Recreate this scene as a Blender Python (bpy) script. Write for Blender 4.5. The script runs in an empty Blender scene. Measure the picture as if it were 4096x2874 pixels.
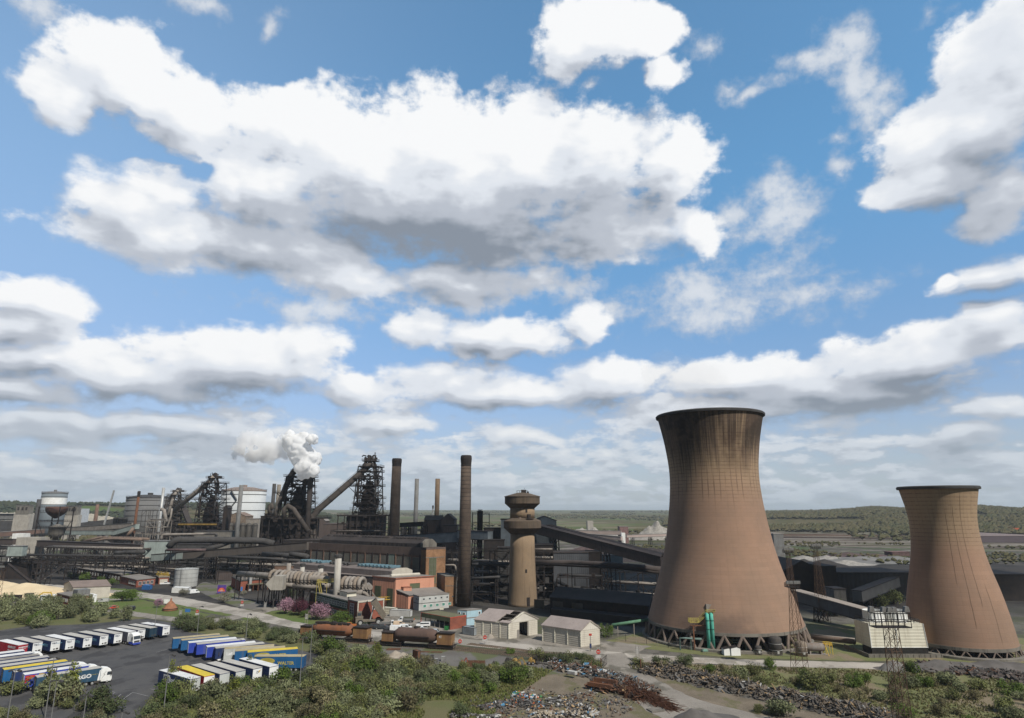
import bpy, bmesh, math, random
from mathutils import Vector, Matrix, noise as mn
R = math.radians
random.seed(7)
SC = bpy.context.scene
COL = SC.collection
# camera
H = 43.5                      # drone height above the yard
PITCH = R(13.35)
FPX = 2540.0                  # focal length in photo pixels (4096 wide)
cam_d = bpy.data.cameras.new("camera"); cam = bpy.data.objects.new("camera", cam_d); COL.objects.link(cam)
cam_d.sensor_width = 36.0; cam_d.lens = 36.0*FPX/4096.0
cam_d.clip_start = 0.5; cam_d.clip_end = 60000
cam.location = (0, 0, H); cam.rotation_euler = (math.pi/2+PITCH, 0, 0)
SC.camera = cam
SP, CP = math.sin(PITCH), math.cos(PITCH)
def ray(U, V):
    u = (U-2048)/FPX; w = (V-1437)/FPX
    return Vector((u, CP+w*SP, SP-w*CP))
def G(U, V, z=0.0):           # where the line of sight meets level z
    r = ray(U, V); return Vector((0, 0, H))+r*((z-H)/r.z)
def PY(U, V, Y):              # point at distance Y north of the camera
    r = ray(U, V); return Vector((0, 0, H))+r*(Y/r.y)
def HT(V, Y, U=2048):         # height above ground of picture row V at distance Y
    return PY(U, V, Y).z
# light
SC.view_settings.view_transform = 'Standard'; SC.view_settings.look = 'None'
SC.view_settings.exposure = 0.0; SC.view_settings.gamma = 1.0
SC.view_settings.use_curve_mapping = False
SUN_AZ = R(140); SUN_EL = R(46)         # azimuth from north (+Y) towards east (+X)
SD = Vector((math.sin(SUN_AZ)*math.cos(SUN_EL), math.cos(SUN_AZ)*math.cos(SUN_EL), math.sin(SUN_EL)))
sl = bpy.data.lights.new("sun", 'SUN'); sl.energy = 5.0; sl.angle = R(0.55); sl.color = (1.0, .945, .86)
sun = bpy.data.objects.new("sun", sl); COL.objects.link(sun); sun.rotation_euler = SD.to_track_quat('Z', 'Y').to_euler()
SC.cycles.volume_bounces = 14; SC.cycles.max_bounces = 14; SC.cycles.diffuse_bounces = 3; SC.cycles.glossy_bounces = 2; SC.cycles.transparent_max_bounces = 12
# sky
def N(nt, t, **kw):
    n = nt.nodes.new(t)
    for k, v in kw.items():
        if k == 'inp':
            for i, x in v.items(): n.inputs[i].default_value = x
        else: setattr(n, k, v)
    return n
def M(nt, op, a, b=None, c=None, clamp=False):
    n = nt.nodes.new('ShaderNodeMath'); n.operation = op; n.use_clamp = clamp
    for i, x in enumerate((a, b, c)):
        if x is None: continue
        if isinstance(x, (int, float)): n.inputs[i].default_value = x
        else: nt.links.new(x, n.inputs[i])
    return n.outputs[0]
def SS(nt, x, lo, hi, a=0.0, b=1.0):
    n = nt.nodes.new('ShaderNodeMapRange'); n.interpolation_type = 'SMOOTHSTEP'
    nt.links.new(x, n.inputs[0])
    for i, v in zip((1, 2, 3, 4), (lo, hi, a, b)): n.inputs[i].default_value = v
    return n.outputs[0]
def azel(U, V):
    r = ray(U, V).normalized(); return math.atan2(r.x, r.y), math.asin(r.z)
CLOUDS = [(300,170,165,118),(140,205,115,72),(430,240,130,112),(650,285,190,120),(600,420,190,120),(820,340,210,140),(980,300,200,140),
 (1150,350,220,150),(1350,325,180,135),(1500,370,142,100),(1540,330,70,70),(290,445,150,100),(400,540,270,82),(620,560,300,80),(500,430,80,70),(350,430,110,70),
 (1000,500,440,130),(1330,510,240,105),(1560,515,80,62),(1050,630,260,52),(760,620,220,62),
 (1330,60,150,100),(1450,80,100,60),(1265,120,62,68),(1500,165,70,42),
  (2180,290,190,165),(2235,130,180,130),(2070,330,170,105),(2250,480,130,62),(2100,400,170,80),(2290,90,150,130),(2260,430,120,100),(2020,430,110,50),
  (2250,620,160,58),(2120,640,60,30),
 (1100,755,240,52),(930,735,85,48),(1300,712,90,50),
 (70,665,150,58),(10,720,130,60),
 (560,815,250,90),(690,775,105,62),(280,850,290,62),(90,800,160,50),(60,880,180,40),
 (2050,800,250,78),(2220,750,160,64),(1330,845,170,64),(1000,855,160,52),(815,885,90,52),(1660,850,260,62),(1150,885,330,46),(1900,880,380,52),
 (2130,975,160,30),(1180,975,110,28),(1620,930,330,30),(880,960,130,28),(350,950,380,40),(60,955,220,46),(2230,915,110,34)]
THIN = [(1897,362,48,44),(1905,95,70,52),(1835,125,110,30),(1920,185,50,75),(1700,208,90,18),(1650,190,40,30),(1880,300,60,30),(1745,430,66,66),(1740,505,110,56),
 (1560,650,210,46),(1380,690,160,46),(1640,700,210,56),(1870,640,200,40),(1700,610,130,50),(620,60,30,40),(460,10,60,30),(60,10,90,36),(1960,240,60,70),(2100,30,60,40),(1590,100,40,40),(1660,480,50,60),(700,690,200,30),(1200,660,260,40),(1120,200,40,24)]
HOLES = [(435,392,56,28),(300,340,120,14),(640,150,60,40)]
def conv(c):
    U, V = c[0]*1.784, c[1]*1.784
    a, e = azel(U, V); a2, _ = azel(U+c[2]*1.784, V); _, e2 = azel(U, V-c[3]*1.784)
    return a, e, a2-a, e2-e
w = bpy.data.worlds.new("World"); SC.world = w; w.use_nodes = True
w.cycles.sampling_method = 'MANUAL'; w.cycles.sample_map_resolution = 512
nt = w.node_tree; nt.nodes.clear(); L = nt.links
g = bpy.data.node_groups.new("cloud_field", 'ShaderNodeTree')
g.interface.new_socket('P', in_out='INPUT', socket_type='NodeSocketVector')
g.interface.new_socket('D', in_out='OUTPUT', socket_type='NodeSocketFloat')
g.interface.new_socket('B', in_out='OUTPUT', socket_type='NodeSocketFloat')
g.interface.new_socket('T', in_out='OUTPUT', socket_type='NodeSocketFloat')
gi = g.nodes.new('NodeGroupInput'); go = g.nodes.new('NodeGroupOutput'); P = gi.outputs[0]
def noise3(tr, vec, scale, detail, rough, dist=0.0, sc=(1, 1, 1), off=(0, 0, 0)):
    mp = tr.nodes.new('ShaderNodeVectorMath'); mp.operation = 'MULTIPLY_ADD'
    tr.links.new(vec, mp.inputs[0]); mp.inputs[1].default_value = sc; mp.inputs[2].default_value = off
    n = tr.nodes.new('ShaderNodeTexNoise'); n.noise_dimensions = '2D' ; tr.links.new(mp.outputs[0], n.inputs['Vector'])
    n.inputs['Scale'].default_value = scale; n.inputs['Detail'].default_value = detail; n.inputs['Roughness'].default_value = rough; n.inputs['Distortion'].default_value = dist
    return n
wn = noise3(g, P, 7.0, 3.0, .55)
wv = g.nodes.new('ShaderNodeVectorMath'); wv.operation = 'MULTIPLY_ADD'; g.links.new(wn.outputs['Color'], wv.inputs[0])
wv.inputs[1].default_value = (.11, .06, 0)
pa = g.nodes.new('ShaderNodeVectorMath'); pa.operation = 'ADD'; g.links.new(P, pa.inputs[0]); pa.inputs[1].default_value = (-.055, -.03, 0)
g.links.new(pa.outputs[0], wv.inputs[2]); WP = wv.outputs[0]
def blobs(lst):
    prev = None
    for c in lst:
        a, e, ra, re = conv(c)
        v = g.nodes.new('ShaderNodeVectorMath'); v.operation = 'MULTIPLY_ADD'; g.links.new(WP, v.inputs[0])
        v.inputs[1].default_value = (1/ra, 1/re, 0); v.inputs[2].default_value = (-a/ra, -e/re, 0)
        l = g.nodes.new('ShaderNodeVectorMath'); l.operation = 'LENGTH'; g.links.new(v.outputs[0], l.inputs[0])
        prev = l.outputs['Value'] if prev is None else M(g, 'SMOOTH_MIN', prev, l.outputs['Value'], .25)
    return prev
lb = blobs(CLOUDS); lh = blobs(HOLES); lt = blobs(THIN)
d = M(g, 'MULTIPLY', M(g, 'SUBTRACT', 1.06, lb), 1.7)
d = M(g, 'MAXIMUM', d, -1.2)
d = M(g, 'SUBTRACT', d, M(g, 'MAXIMUM', M(g, 'SUBTRACT', 1.1, lh), 0.0))
sx = g.nodes.new('ShaderNodeSeparateXYZ'); g.links.new(P, sx.inputs[0])
el = M(g, 'ADD', M(g, 'MAXIMUM', sx.outputs[1], 0.0), .045)
cx = g.nodes.new('ShaderNodeCombineXYZ')
g.links.new(M(g, 'DIVIDE', sx.outputs[0], M(g, 'POWER', el, .95)), cx.inputs[0]); g.links.new(M(g, 'MULTIPLY', M(g, 'LOGARITHM', el, 2.718), 1.5), cx.inputs[1])
fa = noise3(g, P, 6.5, 8.0, .56, 0.0, (1, 2.3, 1), (3.1, 1.7, 0)); fb = noise3(g, P, 15.0, 7.0, .56, 0.0, (1, 3.1, 1), (1.1, 4.7, 0))
fw = SS(g, sx.outputs[1], .035, .17)
fnv = M(g, 'ADD', M(g, 'MULTIPLY', fa.outputs['Fac'], fw), M(g, 'MULTIPLY', fb.outputs['Fac'], M(g, 'SUBTRACT', 1.0, fw)))
fld = M(g, 'MULTIPLY', M(g, 'SUBTRACT', fnv, SS(g, sx.outputs[1], .0, .30, .33, .55)), 4.2)
far = SS(g, sx.outputs[1], .16, .36, 1.0, 0.0)
fld = M(g, 'ADD', fld, M(g, 'MULTIPLY', M(g, 'SUBTRACT', far, 1.0), 3.0))
d = M(g, 'MAXIMUM', d, fld); dB = d
n1 = noise3(g, P, 8.0, 3.5, .5, 0.1, (1, 1.35, 1))
n2 = noise3(g, P, 26.0, 4.0, .5, 0.0, (1, 2.2, 1))
m = M(g, 'MULTIPLY', M(g, 'SUBTRACT', n1.outputs['Fac'], .5), 1.6)
g.links.new(M(g, 'ADD', M(g, 'SUBTRACT', 1.0, lt), M(g, 'MULTIPLY', M(g, 'SUBTRACT', n1.outputs['Fac'], .5), 2.6)), go.inputs[2])
m2 = M(g, 'MULTIPLY', M(g, 'SUBTRACT', n2.outputs['Fac'], .5), .75)
d = M(g, 'ADD', M(g, 'ADD', d, m), m2)
g.links.new(d, go.inputs[0])
g.links.new(dB, go.inputs[1])
tc = nt.nodes.new('ShaderNodeTexCoord'); sp = nt.nodes.new('ShaderNodeSeparateXYZ'); L.new(tc.outputs['Generated'], sp.inputs[0])
az = M(nt, 'ARCTAN2', sp.outputs[0], sp.outputs[1]); elv = M(nt, 'ARCSINE', sp.outputs[2])
cb = nt.nodes.new('ShaderNodeCombineXYZ'); L.new(az, cb.inputs[0]); L.new(elv, cb.inputs[1])
def field(dx, dy):
    o = nt.nodes.new('ShaderNodeVectorMath'); o.operation = 'ADD'; L.new(cb.outputs[0], o.inputs[0]); 
    s = nt.nodes.new('ShaderNodeVectorMath'); s.operation = 'SCALE'; s.inputs[0].default_value = (dx, dy, 0)
    L.new(M(nt, 'ADD', M(nt, 'MAXIMUM', elv, 0.0), .05), s.inputs['Scale']); L.new(s.outputs[0], o.inputs[1])
    q = nt.nodes.new('ShaderNodeGroup'); q.node_tree = g; L.new(o.outputs[0], q.inputs[0]); return q
q0 = field(0, 0); s0 = q0.outputs[0]; t0 = q0.outputs[2]; d1 = field(.05, .08).outputs[0]; q2 = field(.03, .24); d2 = M(nt, 'ADD', M(nt, 'MULTIPLY', q2.outputs[1], .80), M(nt, 'MULTIPLY', q2.outputs[0], .20))
f1 = noise3(nt, cb.outputs[0], 34.0, 9.0, .62, 0.0, (1, 1.3, 1))
f2 = M(nt, 'SUBTRACT', f1.outputs['Fac'], .5)
d0 = M(nt, 'ADD', s0, M(nt, 'MULTIPLY', f2, .95))
shade = SS(nt, d2, -.4, 1.6, 1.0, .0)
alpha = SS(nt, M(nt, 'DIVIDE', M(nt, 'ADD', d0, .10), M(nt, 'MULTIPLY_ADD', shade, -.50, 1.15)), 0, 1)
tha = SS(nt, M(nt, 'ADD', t0, M(nt, 'MULTIPLY', f2, 2.2)), -.3, 1.2, 0, .88)                    # little cloud above: lit; much above: grey base
SHD = [(1000,535,560,125,.52),(1340,480,300,110,.40),(640,560,360,95,.36),(330,300,300,80,.28),(1100,645,360,60,.34),(230,510,160,70,.22),(1330,140,240,90,.22),(2270,60,200,170,.30),(2200,420,260,150,.28),(1560,680,340,80,.26),(1120,800,260,42,.34),(560,885,330,62,.38),(330,905,420,52,.36),(90,850,260,50,.26),(1950,885,520,58,.42),(1380,905,260,42,.32),(1050,915,240,34,.30),(1680,895,300,40,.34),(80,725,170,50,.32),(2200,660,240,46,.32),(700,345,220,60,.12),(2130,1005,200,26,.30),(1650,945,320,26,.28),(350,985,420,40,.28)]
sm = None
for c_ in SHD:
    a_, e_, ra, re_ = conv(c_[:4]); v = nt.nodes.new('ShaderNodeVectorMath'); v.operation = 'MULTIPLY_ADD'; L.new(cb.outputs[0], v.inputs[0]); v.inputs[1].default_value = (1/ra, 1/re_, 0); v.inputs[2].default_value = (-a_/ra, -e_/re_, 0)
    l_ = nt.nodes.new('ShaderNodeVectorMath'); l_.operation = 'LENGTH'; L.new(v.outputs[0], l_.inputs[0]); k_ = SS(nt, l_.outputs['Value'], .15, 1.25, c_[4], 0.0); sm = k_ if sm is None else M(nt, 'SMOOTH_MAX', sm, k_, .12)
relief = M(nt, 'MULTIPLY', M(nt, 'SUBTRACT', s0, d1), .24)
fine = M(nt, 'MULTIPLY', f2, SS(nt, s0, .1, 1.0, .26, .04))
b = M(nt, 'ADD', M(nt, 'MULTIPLY', shade, SS(nt, elv, .08, .30, .28, .26)), M(nt, 'ADD', M(nt, 'ADD', relief, fine), M(nt, 'SUBTRACT', SS(nt, elv, .08, .30, .56, .66), M(nt, 'SUBTRACT', sm, .06))))
b = M(nt, 'MULTIPLY', M(nt, 'MULTIPLY', b, SS(nt, d0, -.1, .6, .80, 1.0)), SS(nt, az, .30, .60, 1.0, .84))
b = M(nt, 'MAXIMUM', M(nt, 'MINIMUM', b, 1.0), .24)
cr = nt.nodes.new('ShaderNodeValToRGB'); L.new(b, cr.inputs[0])
r = cr.color_ramp; r.interpolation = 'EASE'; r.elements[0].position = .2; r.elements[0].color = (.24, .28, .34, 1)
r.elements[1].position = 1.0; r.elements[1].color = (.95, .96, .97, 1)
e_ = r.elements.new(.5); e_.color = (.50, .54, .61, 1)
e_ = r.elements.new(.75); e_.color = (.76, .80, .86, 1)
sky = nt.nodes.new('ShaderNodeTexSky'); sky.sky_type = 'NISHITA'; sky.sun_disc = False
sky.sun_elevation = SUN_EL; sky.sun_rotation = SUN_AZ; sky.air_density = 1.0; sky.dust_density = .6; sky.ozone_density = 2.0
skm = nt.nodes.new('ShaderNodeMix'); skm.data_type = 'RGBA'; skm.blend_type = 'MULTIPLY'; skm.inputs[0].default_value = 1.0
tint = nt.nodes.new('ShaderNodeMix'); tint.data_type = 'RGBA'; L.new(SS(nt, elv, .05, .55), tint.inputs[0]); tint.inputs[6].default_value = (1.0, 1.0, 1.2, 1); tint.inputs[7].default_value = (.76, 1.62, 1.85, 1)
L.new(sky.outputs[0], skm.inputs[6]); L.new(tint.outputs[2], skm.inputs[7])
cs = nt.nodes.new('ShaderNodeVectorMath'); cs.operation = 'SCALE'; cs.inputs['Scale'].default_value = 10.0; L.new(cr.outputs[0], cs.inputs[0])
mt = nt.nodes.new('ShaderNodeMix'); mt.data_type = 'RGBA'; L.new(tha, mt.inputs[0]); lf = nt.nodes.new('ShaderNodeMix'); lf.data_type = 'RGBA'; L.new(M(nt, 'MULTIPLY', SS(nt, az, -.75, .15, .42, 0.0), SS(nt, elv, .3, .8, 1.0, .5)), lf.inputs[0]); pal = nt.nodes.new('ShaderNodeMix'); pal.data_type = 'RGBA'; pal.inputs[0].default_value = .12; L.new(skm.outputs[2], pal.inputs[6]); pal.inputs[7].default_value = (5.2, 6.6, 7.8, 1); L.new(pal.outputs[2], lf.inputs[6]); lf.inputs[7].default_value = (4.4, 5.8, 8.2, 1)
L.new(lf.outputs[2], mt.inputs[6]); tc2 = nt.nodes.new('ShaderNodeMix'); tc2.data_type = 'RGBA'; L.new(SS(nt, M(nt, 'ADD', t0, f2), .0, 1.5), tc2.inputs[0]); tc2.inputs[6].default_value = (4.6, 5.3, 6.4, 1); tc2.inputs[7].default_value = (7.6, 7.9, 8.3, 1); L.new(tc2.outputs[2], mt.inputs[7])
mx = nt.nodes.new('ShaderNodeMix'); mx.data_type = 'RGBA'; L.new(alpha, mx.inputs[0]); L.new(mt.outputs[2], mx.inputs[6]); L.new(cs.outputs[0], mx.inputs[7])
hz = SS(nt, elv, .0, .20, .60, 0.0)
mh = nt.nodes.new('ShaderNodeMix'); mh.data_type = 'RGBA'; L.new(hz, mh.inputs[0]); L.new(mx.outputs[2], mh.inputs[6]); mh.inputs[7].default_value = (4.3, 5.1, 5.8, 1)
bg = nt.nodes.new('ShaderNodeBackground'); bg.inputs[1].default_value = .1
dk = M(nt, 'MULTIPLY', SS(nt, sp.outputs[1], -.25, .35, .22, 1.0), SS(nt, elv, .80, 1.15, 1.0, .40))
dv = nt.nodes.new('ShaderNodeVectorMath'); dv.operation = 'SCALE'; L.new(mh.outputs[2], dv.inputs[0]); L.new(dk, dv.inputs['Scale']); L.new(dv.outputs[0], bg.inputs[0])
wo = nt.nodes.new('ShaderNodeOutputWorld'); L.new(bg.outputs[0], wo.inputs[0])
# helpers
def q(x, y, z=0.0): return G(x*1.784, y*1.784, z)      # 2296 px wide picture coordinates
def V3(x, y=0, z=0): return Vector((x, y, z))
class MB:
    """collects shapes for ONE mesh object"""
    def __init__(s): s.v = []; s.f = []; s.m = []; s.cur = 0
    def add(s, vs, fs):
        o = len(s.v); s.v += [tuple(v) for v in vs]; s.f += [tuple(i+o for i in f) for f in fs]; s.m += [s.cur]*len(fs); return s
    def box(s, x0, x1, y0, y1, z0, z1, fr=None):
        vs = [V3(x, y, z) for z in (z0, z1) for y in (y0, y1) for x in (x0, x1)]
        if fr: vs = [fr(v) for v in vs]
        return s.add(vs, [(0,2,3,1),(4,5,7,6),(0,1,5,4),(2,6,7,3),(0,4,6,2),(1,3,7,5)])
    def bar(s, a, b, w=.2, h=None, up=V3(0, 0, 1)):
        a = Vector(a); b = Vector(b); h = h or w; d = b-a
        if d.length < 1e-6: return s
        d.normalize(); sd = d.cross(up)
        if sd.length < 1e-3: sd = d.cross(V3(1, 0, 0))
        sd.normalize(); u = sd.cross(d)
        sd *= w/2; u *= h/2
        vs = [a-sd-u, a+sd-u, a+sd+u, a-sd+u, b-sd-u, b+sd-u, b+sd+u, b-sd+u]
        return s.add(vs, [(0,3,2,1),(4,5,6,7),(0,1,5,4),(1,2,6,5),(2,3,7,6),(3,0,4,7)])
    def cyl(s, a, b, r0, r1=None, n=12, cap=True):
        a = Vector(a); b = Vector(b); r1 = r0 if r1 is None else r1
        d = (b-a).normalized(); sd = d.cross(V3(0, 0, 1))
        if sd.length < 1e-3: sd = V3(1, 0, 0)
        sd.normalize(); u = sd.cross(d)
        vs = []
        for c, r in ((a, r0), (b, r1)):
            for i in range(n):
                t = 2*math.pi*i/n; vs.append(c+(sd*math.cos(t)+u*math.sin(t))*r)
        fs = [(i, n+i, n+(i+1) % n, (i+1) % n) for i in range(n)]
        if cap: fs += [tuple(range(n)), tuple(range(2*n-1, n-1, -1))]
        return s.add(vs, fs)
    def tube(s, pts, r, n=10, cap=True):
        pts = [Vector(p) for p in pts]; rs = r if isinstance(r, (list, tuple)) else [r]*len(pts); o = len(s.v)
        vs = []; ref = None
        for i, p in enumerate(pts):
            d = (pts[min(i+1, len(pts)-1)]-pts[max(i-1, 0)]).normalized()
            if ref is None: ref = d.cross(V3(0, 0, 1)); ref = ref if ref.length > 1e-2 else V3(1, 0, 0)
            sd = (ref-d*ref.dot(d)); sd = sd.normalized() if sd.length > 1e-3 else d.orthogonal().normalized(); ref = sd; u = sd.cross(d)
            for k in range(n):
                t = 2*math.pi*k/n; vs.append(p+(sd*math.cos(t)+u*math.sin(t))*rs[i])
        fs = [(i*n+k, (i+1)*n+k, (i+1)*n+(k+1) % n, i*n+(k+1) % n) for i in range(len(pts)-1) for k in range(n)]
        if cap: fs += [tuple(range(n)), tuple(range(len(pts)*n-1, len(pts)*n-n-1, -1))]
        return s.add(vs, fs)
    def lathe(s, prof, c=(0, 0, 0), n=32, close=True):
        c = Vector(c); vs = []
        for r, z in prof:
            for k in range(n):
                t = 2*math.pi*k/n; vs.append(c+V3(r*math.cos(t), r*math.sin(t), z))
        m = len(prof)
        fs = [(i*n+k, i*n+(k+1) % n, (i+1)*n+(k+1) % n, (i+1)*n+k) for i in range(m-1) for k in range(n)]
        if close: fs += [tuple(range(n-1, -1, -1)), tuple(range((m-1)*n, m*n))]
        return s.add(vs, fs)
    def prism(s, poly, z0, z1):
        n = len(poly); vs = [V3(p[0], p[1], z0) for p in poly]+[V3(p[0], p[1], z1) for p in poly]
        a = sum(poly[i][0]*poly[(i+1) % n][1]-poly[(i+1) % n][0]*poly[i][1] for i in range(n))
        fs = [(i, (i+1) % n, n+(i+1) % n, n+i) for i in range(n)]+[tuple(range(n-1, -1, -1)), tuple(range(n, 2*n))]
        if a < 0: fs = [tuple(reversed(f)) for f in fs]
        return s.add(vs, fs)
    def extr(s, prof, y0, y1, fr=None):      # profile in x-z, extruded along y
        n = len(prof); vs = [V3(p[0], y0, p[1]) for p in prof]+[V3(p[0], y1, p[1]) for p in prof]
        if fr: vs = [fr(v) for v in vs]
        a = sum(prof[i][0]*prof[(i+1) % n][1]-prof[(i+1) % n][0]*prof[i][1] for i in range(n))
        fs = [(i, (i+1) % n, n+(i+1) % n, n+i) for i in range(n)]+[tuple(range(n-1, -1, -1)), tuple(range(n, 2*n))]
        if a > 0: fs = [tuple(reversed(f)) for f in fs]
        return s.add(vs, fs)
    def xf(s, fn): s.v = [tuple(fn(Vector(v))) for v in s.v]; return s
    def build(s, name, mats, parent=None, smooth=False, label=None):
        me = bpy.data.meshes.new(name); me.from_pydata(s.v, [], s.f)
        for m in (mats if isinstance(mats, (list, tuple)) else [mats]): me.materials.append(m)
        if any(s.m): me.polygons.foreach_set('material_index', s.m)
        if smooth: me.shade_smooth() if not isinstance(smooth, float) else me.shade_smooth()
        me.update(); o = bpy.data.objects.new(name, me); COL.objects.link(o)
        if parent: o.parent = parent
        if label: o['label'] = label
        return o
def tag(o, label=None, cat=None, group=None, kind=None):
    if label: o['label'] = label
    if cat: o['category'] = cat
    if group: o['group'] = group
    if kind: o['kind'] = kind
    return o
def thing(name, label, cat, loc=(0, 0, 0), rz=0.0, group=None):
    o = bpy.data.objects.new(name, None); COL.objects.link(o); o.location = loc; o.rotation_euler = (0, 0, rz); o.empty_display_size = .5
    return tag(o, label, cat, group)
def struct(o): o['kind'] = 'structure'; return o
def kids(o): return [c for c in KIDS.get(o, [])]
def copy_tree(o, loc=None, rz=None, label=None, scale=None, parent=None):
    c = o.copy(); COL.objects.link(c)
    if parent: c.parent = parent
    if loc is not None: c.location = loc
    if rz is not None: c.rotation_euler = (0, 0, rz)
    if label: c['label'] = label
    if scale: c.scale = scale if isinstance(scale, tuple) else (scale,)*3
    for ch in list(o.children): copy_tree(ch, parent=c)
    return c
def ang(a, b): return math.atan2(b[1]-a[1], b[0]-a[0])
def lerp(a, b, t): return a+(b-a)*t
# materials
MATS = {}
def mat(name, col, rough=.85, col2=None, scale=.5, amt=.5, metal=0.0, streak=0.0, streakcol=(.03, .027, .025), bump=0.0, ribs=0.0, ribdir=0, detail=6.0, fine=0.0, rnd=0.0, spec=.12, scl=(1, 1, 1), col3=None):
    """procedural surface: two tones mixed by noise, optional vertical run-off stains, ribs, fine grain, per-object variation"""
    if name in MATS: return MATS[name]
    m = bpy.data.materials.new(name); m.use_nodes = True; t = m.node_tree; b = t.nodes['Principled BSDF']; lk = t.links
    b.inputs['Roughness'].default_value = rough; b.inputs['Metallic'].default_value = metal; b.inputs['Specular IOR Level'].default_value = spec
    tc = t.nodes.new('ShaderNodeTexCoord'); P = tc.outputs['Object']
    def nz(sc, de, mul=(1, 1, 1)):
        mp = t.nodes.new('ShaderNodeVectorMath'); mp.operation = 'MULTIPLY'; lk.new(P, mp.inputs[0]); mp.inputs[1].default_value = mul
        n = t.nodes.new('ShaderNodeTexNoise'); lk.new(mp.outputs[0], n.inputs['Vector']); n.inputs['Scale'].default_value = sc; n.inputs['Detail'].default_value = de; n.inputs['Roughness'].default_value = .6
        return n.outputs['Fac']
    def mixc(f, a, c2, kind='MIX'):
        x = t.nodes.new('ShaderNodeMix'); x.data_type = 'RGBA'; x.blend_type = kind
        lk.new(f, x.inputs[0]) if not isinstance(f, float) else setattr(x.inputs[0], 'default_value', f)
        for i, k in ((6, a), (7, c2)):
            if isinstance(k, tuple): x.inputs[i].default_value = (*k[:3], 1)
            else: lk.new(k, x.inputs[i])
        return x.outputs[2]
    c2 = col2 or tuple(c*.6 for c in col)
    f = SS(t, nz(scale, detail, scl), .5-.28*amt-.05, .5+.28*amt+.05) if amt <= 1 else SS(t, nz(scale, detail, scl), .47, .53)
    C = mixc(f, tuple(col), tuple(c2))
    if col3: C = mixc(SS(t, nz(scale*.55, 7, (1.3, .8, 1)), .50, .57), C, tuple(col3))
    if streak > 0:
        s_ = SS(t, nz(1.0, 5.0, (1.1, 1.1, .07)), .50, .72, 0, streak); C = mixc(s_, C, tuple(streakcol))
    if fine > 0:
        f_ = SS(t, nz(6.0, 4.0), .3, .7, 1-fine, 1+fine)
        x = t.nodes.new('ShaderNodeVectorMath'); x.operation = 'SCALE'; lk.new(C, x.inputs[0]); lk.new(f_, x.inputs['Scale']); C = x.outputs[0]
    if rnd > 0:
        oi = t.nodes.new('ShaderNodeObjectInfo'); r_ = SS(t, oi.outputs['Random'], 0, 1, 1-rnd, 1+rnd)
        x = t.nodes.new('ShaderNodeVectorMath'); x.operation = 'SCALE'; lk.new(C, x.inputs[0]); lk.new(r_, x.inputs['Scale']); C = x.outputs[0]
    lk.new(C, b.inputs['Base Color'])
    H_ = None
    if ribs > 0:
        sx = t.nodes.new('ShaderNodeSeparateXYZ'); lk.new(P, sx.inputs[0])
        src = sx.outputs[2] if ribdir == 2 else (M(t, 'ADD', sx.outputs[0], sx.outputs[1]) if ribdir == 3 else sx.outputs[ribdir])
        H_ = M(t, 'PINGPONG', src, ribs/2)
    if bump > 0:
        bn = nz(3.0, 5.0); H_ = bn if H_ is None else M(t, 'ADD', M(t, 'MULTIPLY', bn, bump), H_)
    if H_ is not None:
        bp = t.nodes.new('ShaderNodeBump'); bp.inputs['Strength'].default_value = .6; bp.inputs['Distance'].default_value = .2 if ribs else bump; lk.new(H_, bp.inputs['Height']); lk.new(bp.outputs[0], b.inputs['Normal'])
    MATS[name] = m; return m
asphalt = mat('asphalt', (.066, .066, .070), .9, (.095, .092, .090), .16, .9, fine=.2, col3=(.054, .053, .055))
dust = mat('dusty_road', (.42, .385, .34), .95, (.30, .275, .245), .12, .9, fine=.14, col3=(.24, .22, .19))
dust2 = mat('gravel', (.28, .255, .225), .95, (.19, .172, .15), .12, .9, fine=.2, col3=(.13, .12, .10))
yard = mat('yard_grey', (.16, .15, .14), .95, (.11, .103, .095), .10, .8, fine=.2, col3=(.10, .11, .055))
coal = mat('coal_ground', (.030, .028, .028), .95, (.055, .05, .047), .04, .8, fine=.2)
grass = mat('grass', (.085, .135, .030), .95, (.12, .125, .055), .10, .9, fine=.22)
grassd = mat('rough_grass', (.125, .145, .055), .95, (.165, .155, .085), .09, .9, fine=.3, col3=(.19, .155, .105))
scrubg = mat('scrub_ground', (.10, .115, .045), .95, (.14, .125, .07), .08, .9, fine=.3)
mud = mat('muddy_ground', (.20, .165, .125), .95, (.12, .10, .075), .16, .95, fine=.35, col3=(.125, .115, .065))
concrete = mat('concrete', (.40, .375, .33), .9, (.28, .26, .23), .25, .8, streak=.35, fine=.08)
conc_d = mat('dirty_concrete', (.21, .195, .17), .9, (.13, .12, .105), .2, .8, streak=.5, fine=.1)
black = mat('sooty_steel', (.022, .021, .022), .8, (.045, .036, .032), .3, .9, streak=.2, fine=.2)
blackr = mat('rusty_black_steel', (.045, .034, .030), .85, (.02, .02, .021), .35, .9, streak=.2, streakcol=(.10, .05, .03), fine=.2)
dsteel = mat('dark_grey_steel', (.075, .074, .075), .8, (.045, .042, .04), .25, .9, streak=.35, fine=.15)
gsteel = mat('grey_steel', (.19, .195, .195), .7, (.13, .125, .118), .3, .8, streak=.35, streakcol=(.06, .045, .035), fine=.1)
psteel = mat('pale_dusty_pipe', (.30, .275, .245), .8, (.19, .165, .145), .35, .9, streak=.3, streakcol=(.08, .06, .045), fine=.1)
rust = mat('rust', (.19, .085, .045), .9, (.10, .055, .04), .5, .9, streak=.3, fine=.15)
rustpipe = mat('brown_dusty_pipe', (.22, .155, .12), .85, (.15, .12, .10), .3, .8, fine=.12)
brownclad = mat('brown_cladding', (.105, .082, .074), .85, (.075, .062, .058), .15, .8, streak=.3, fine=.1, ribs=1.2, ribdir=3)
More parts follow.
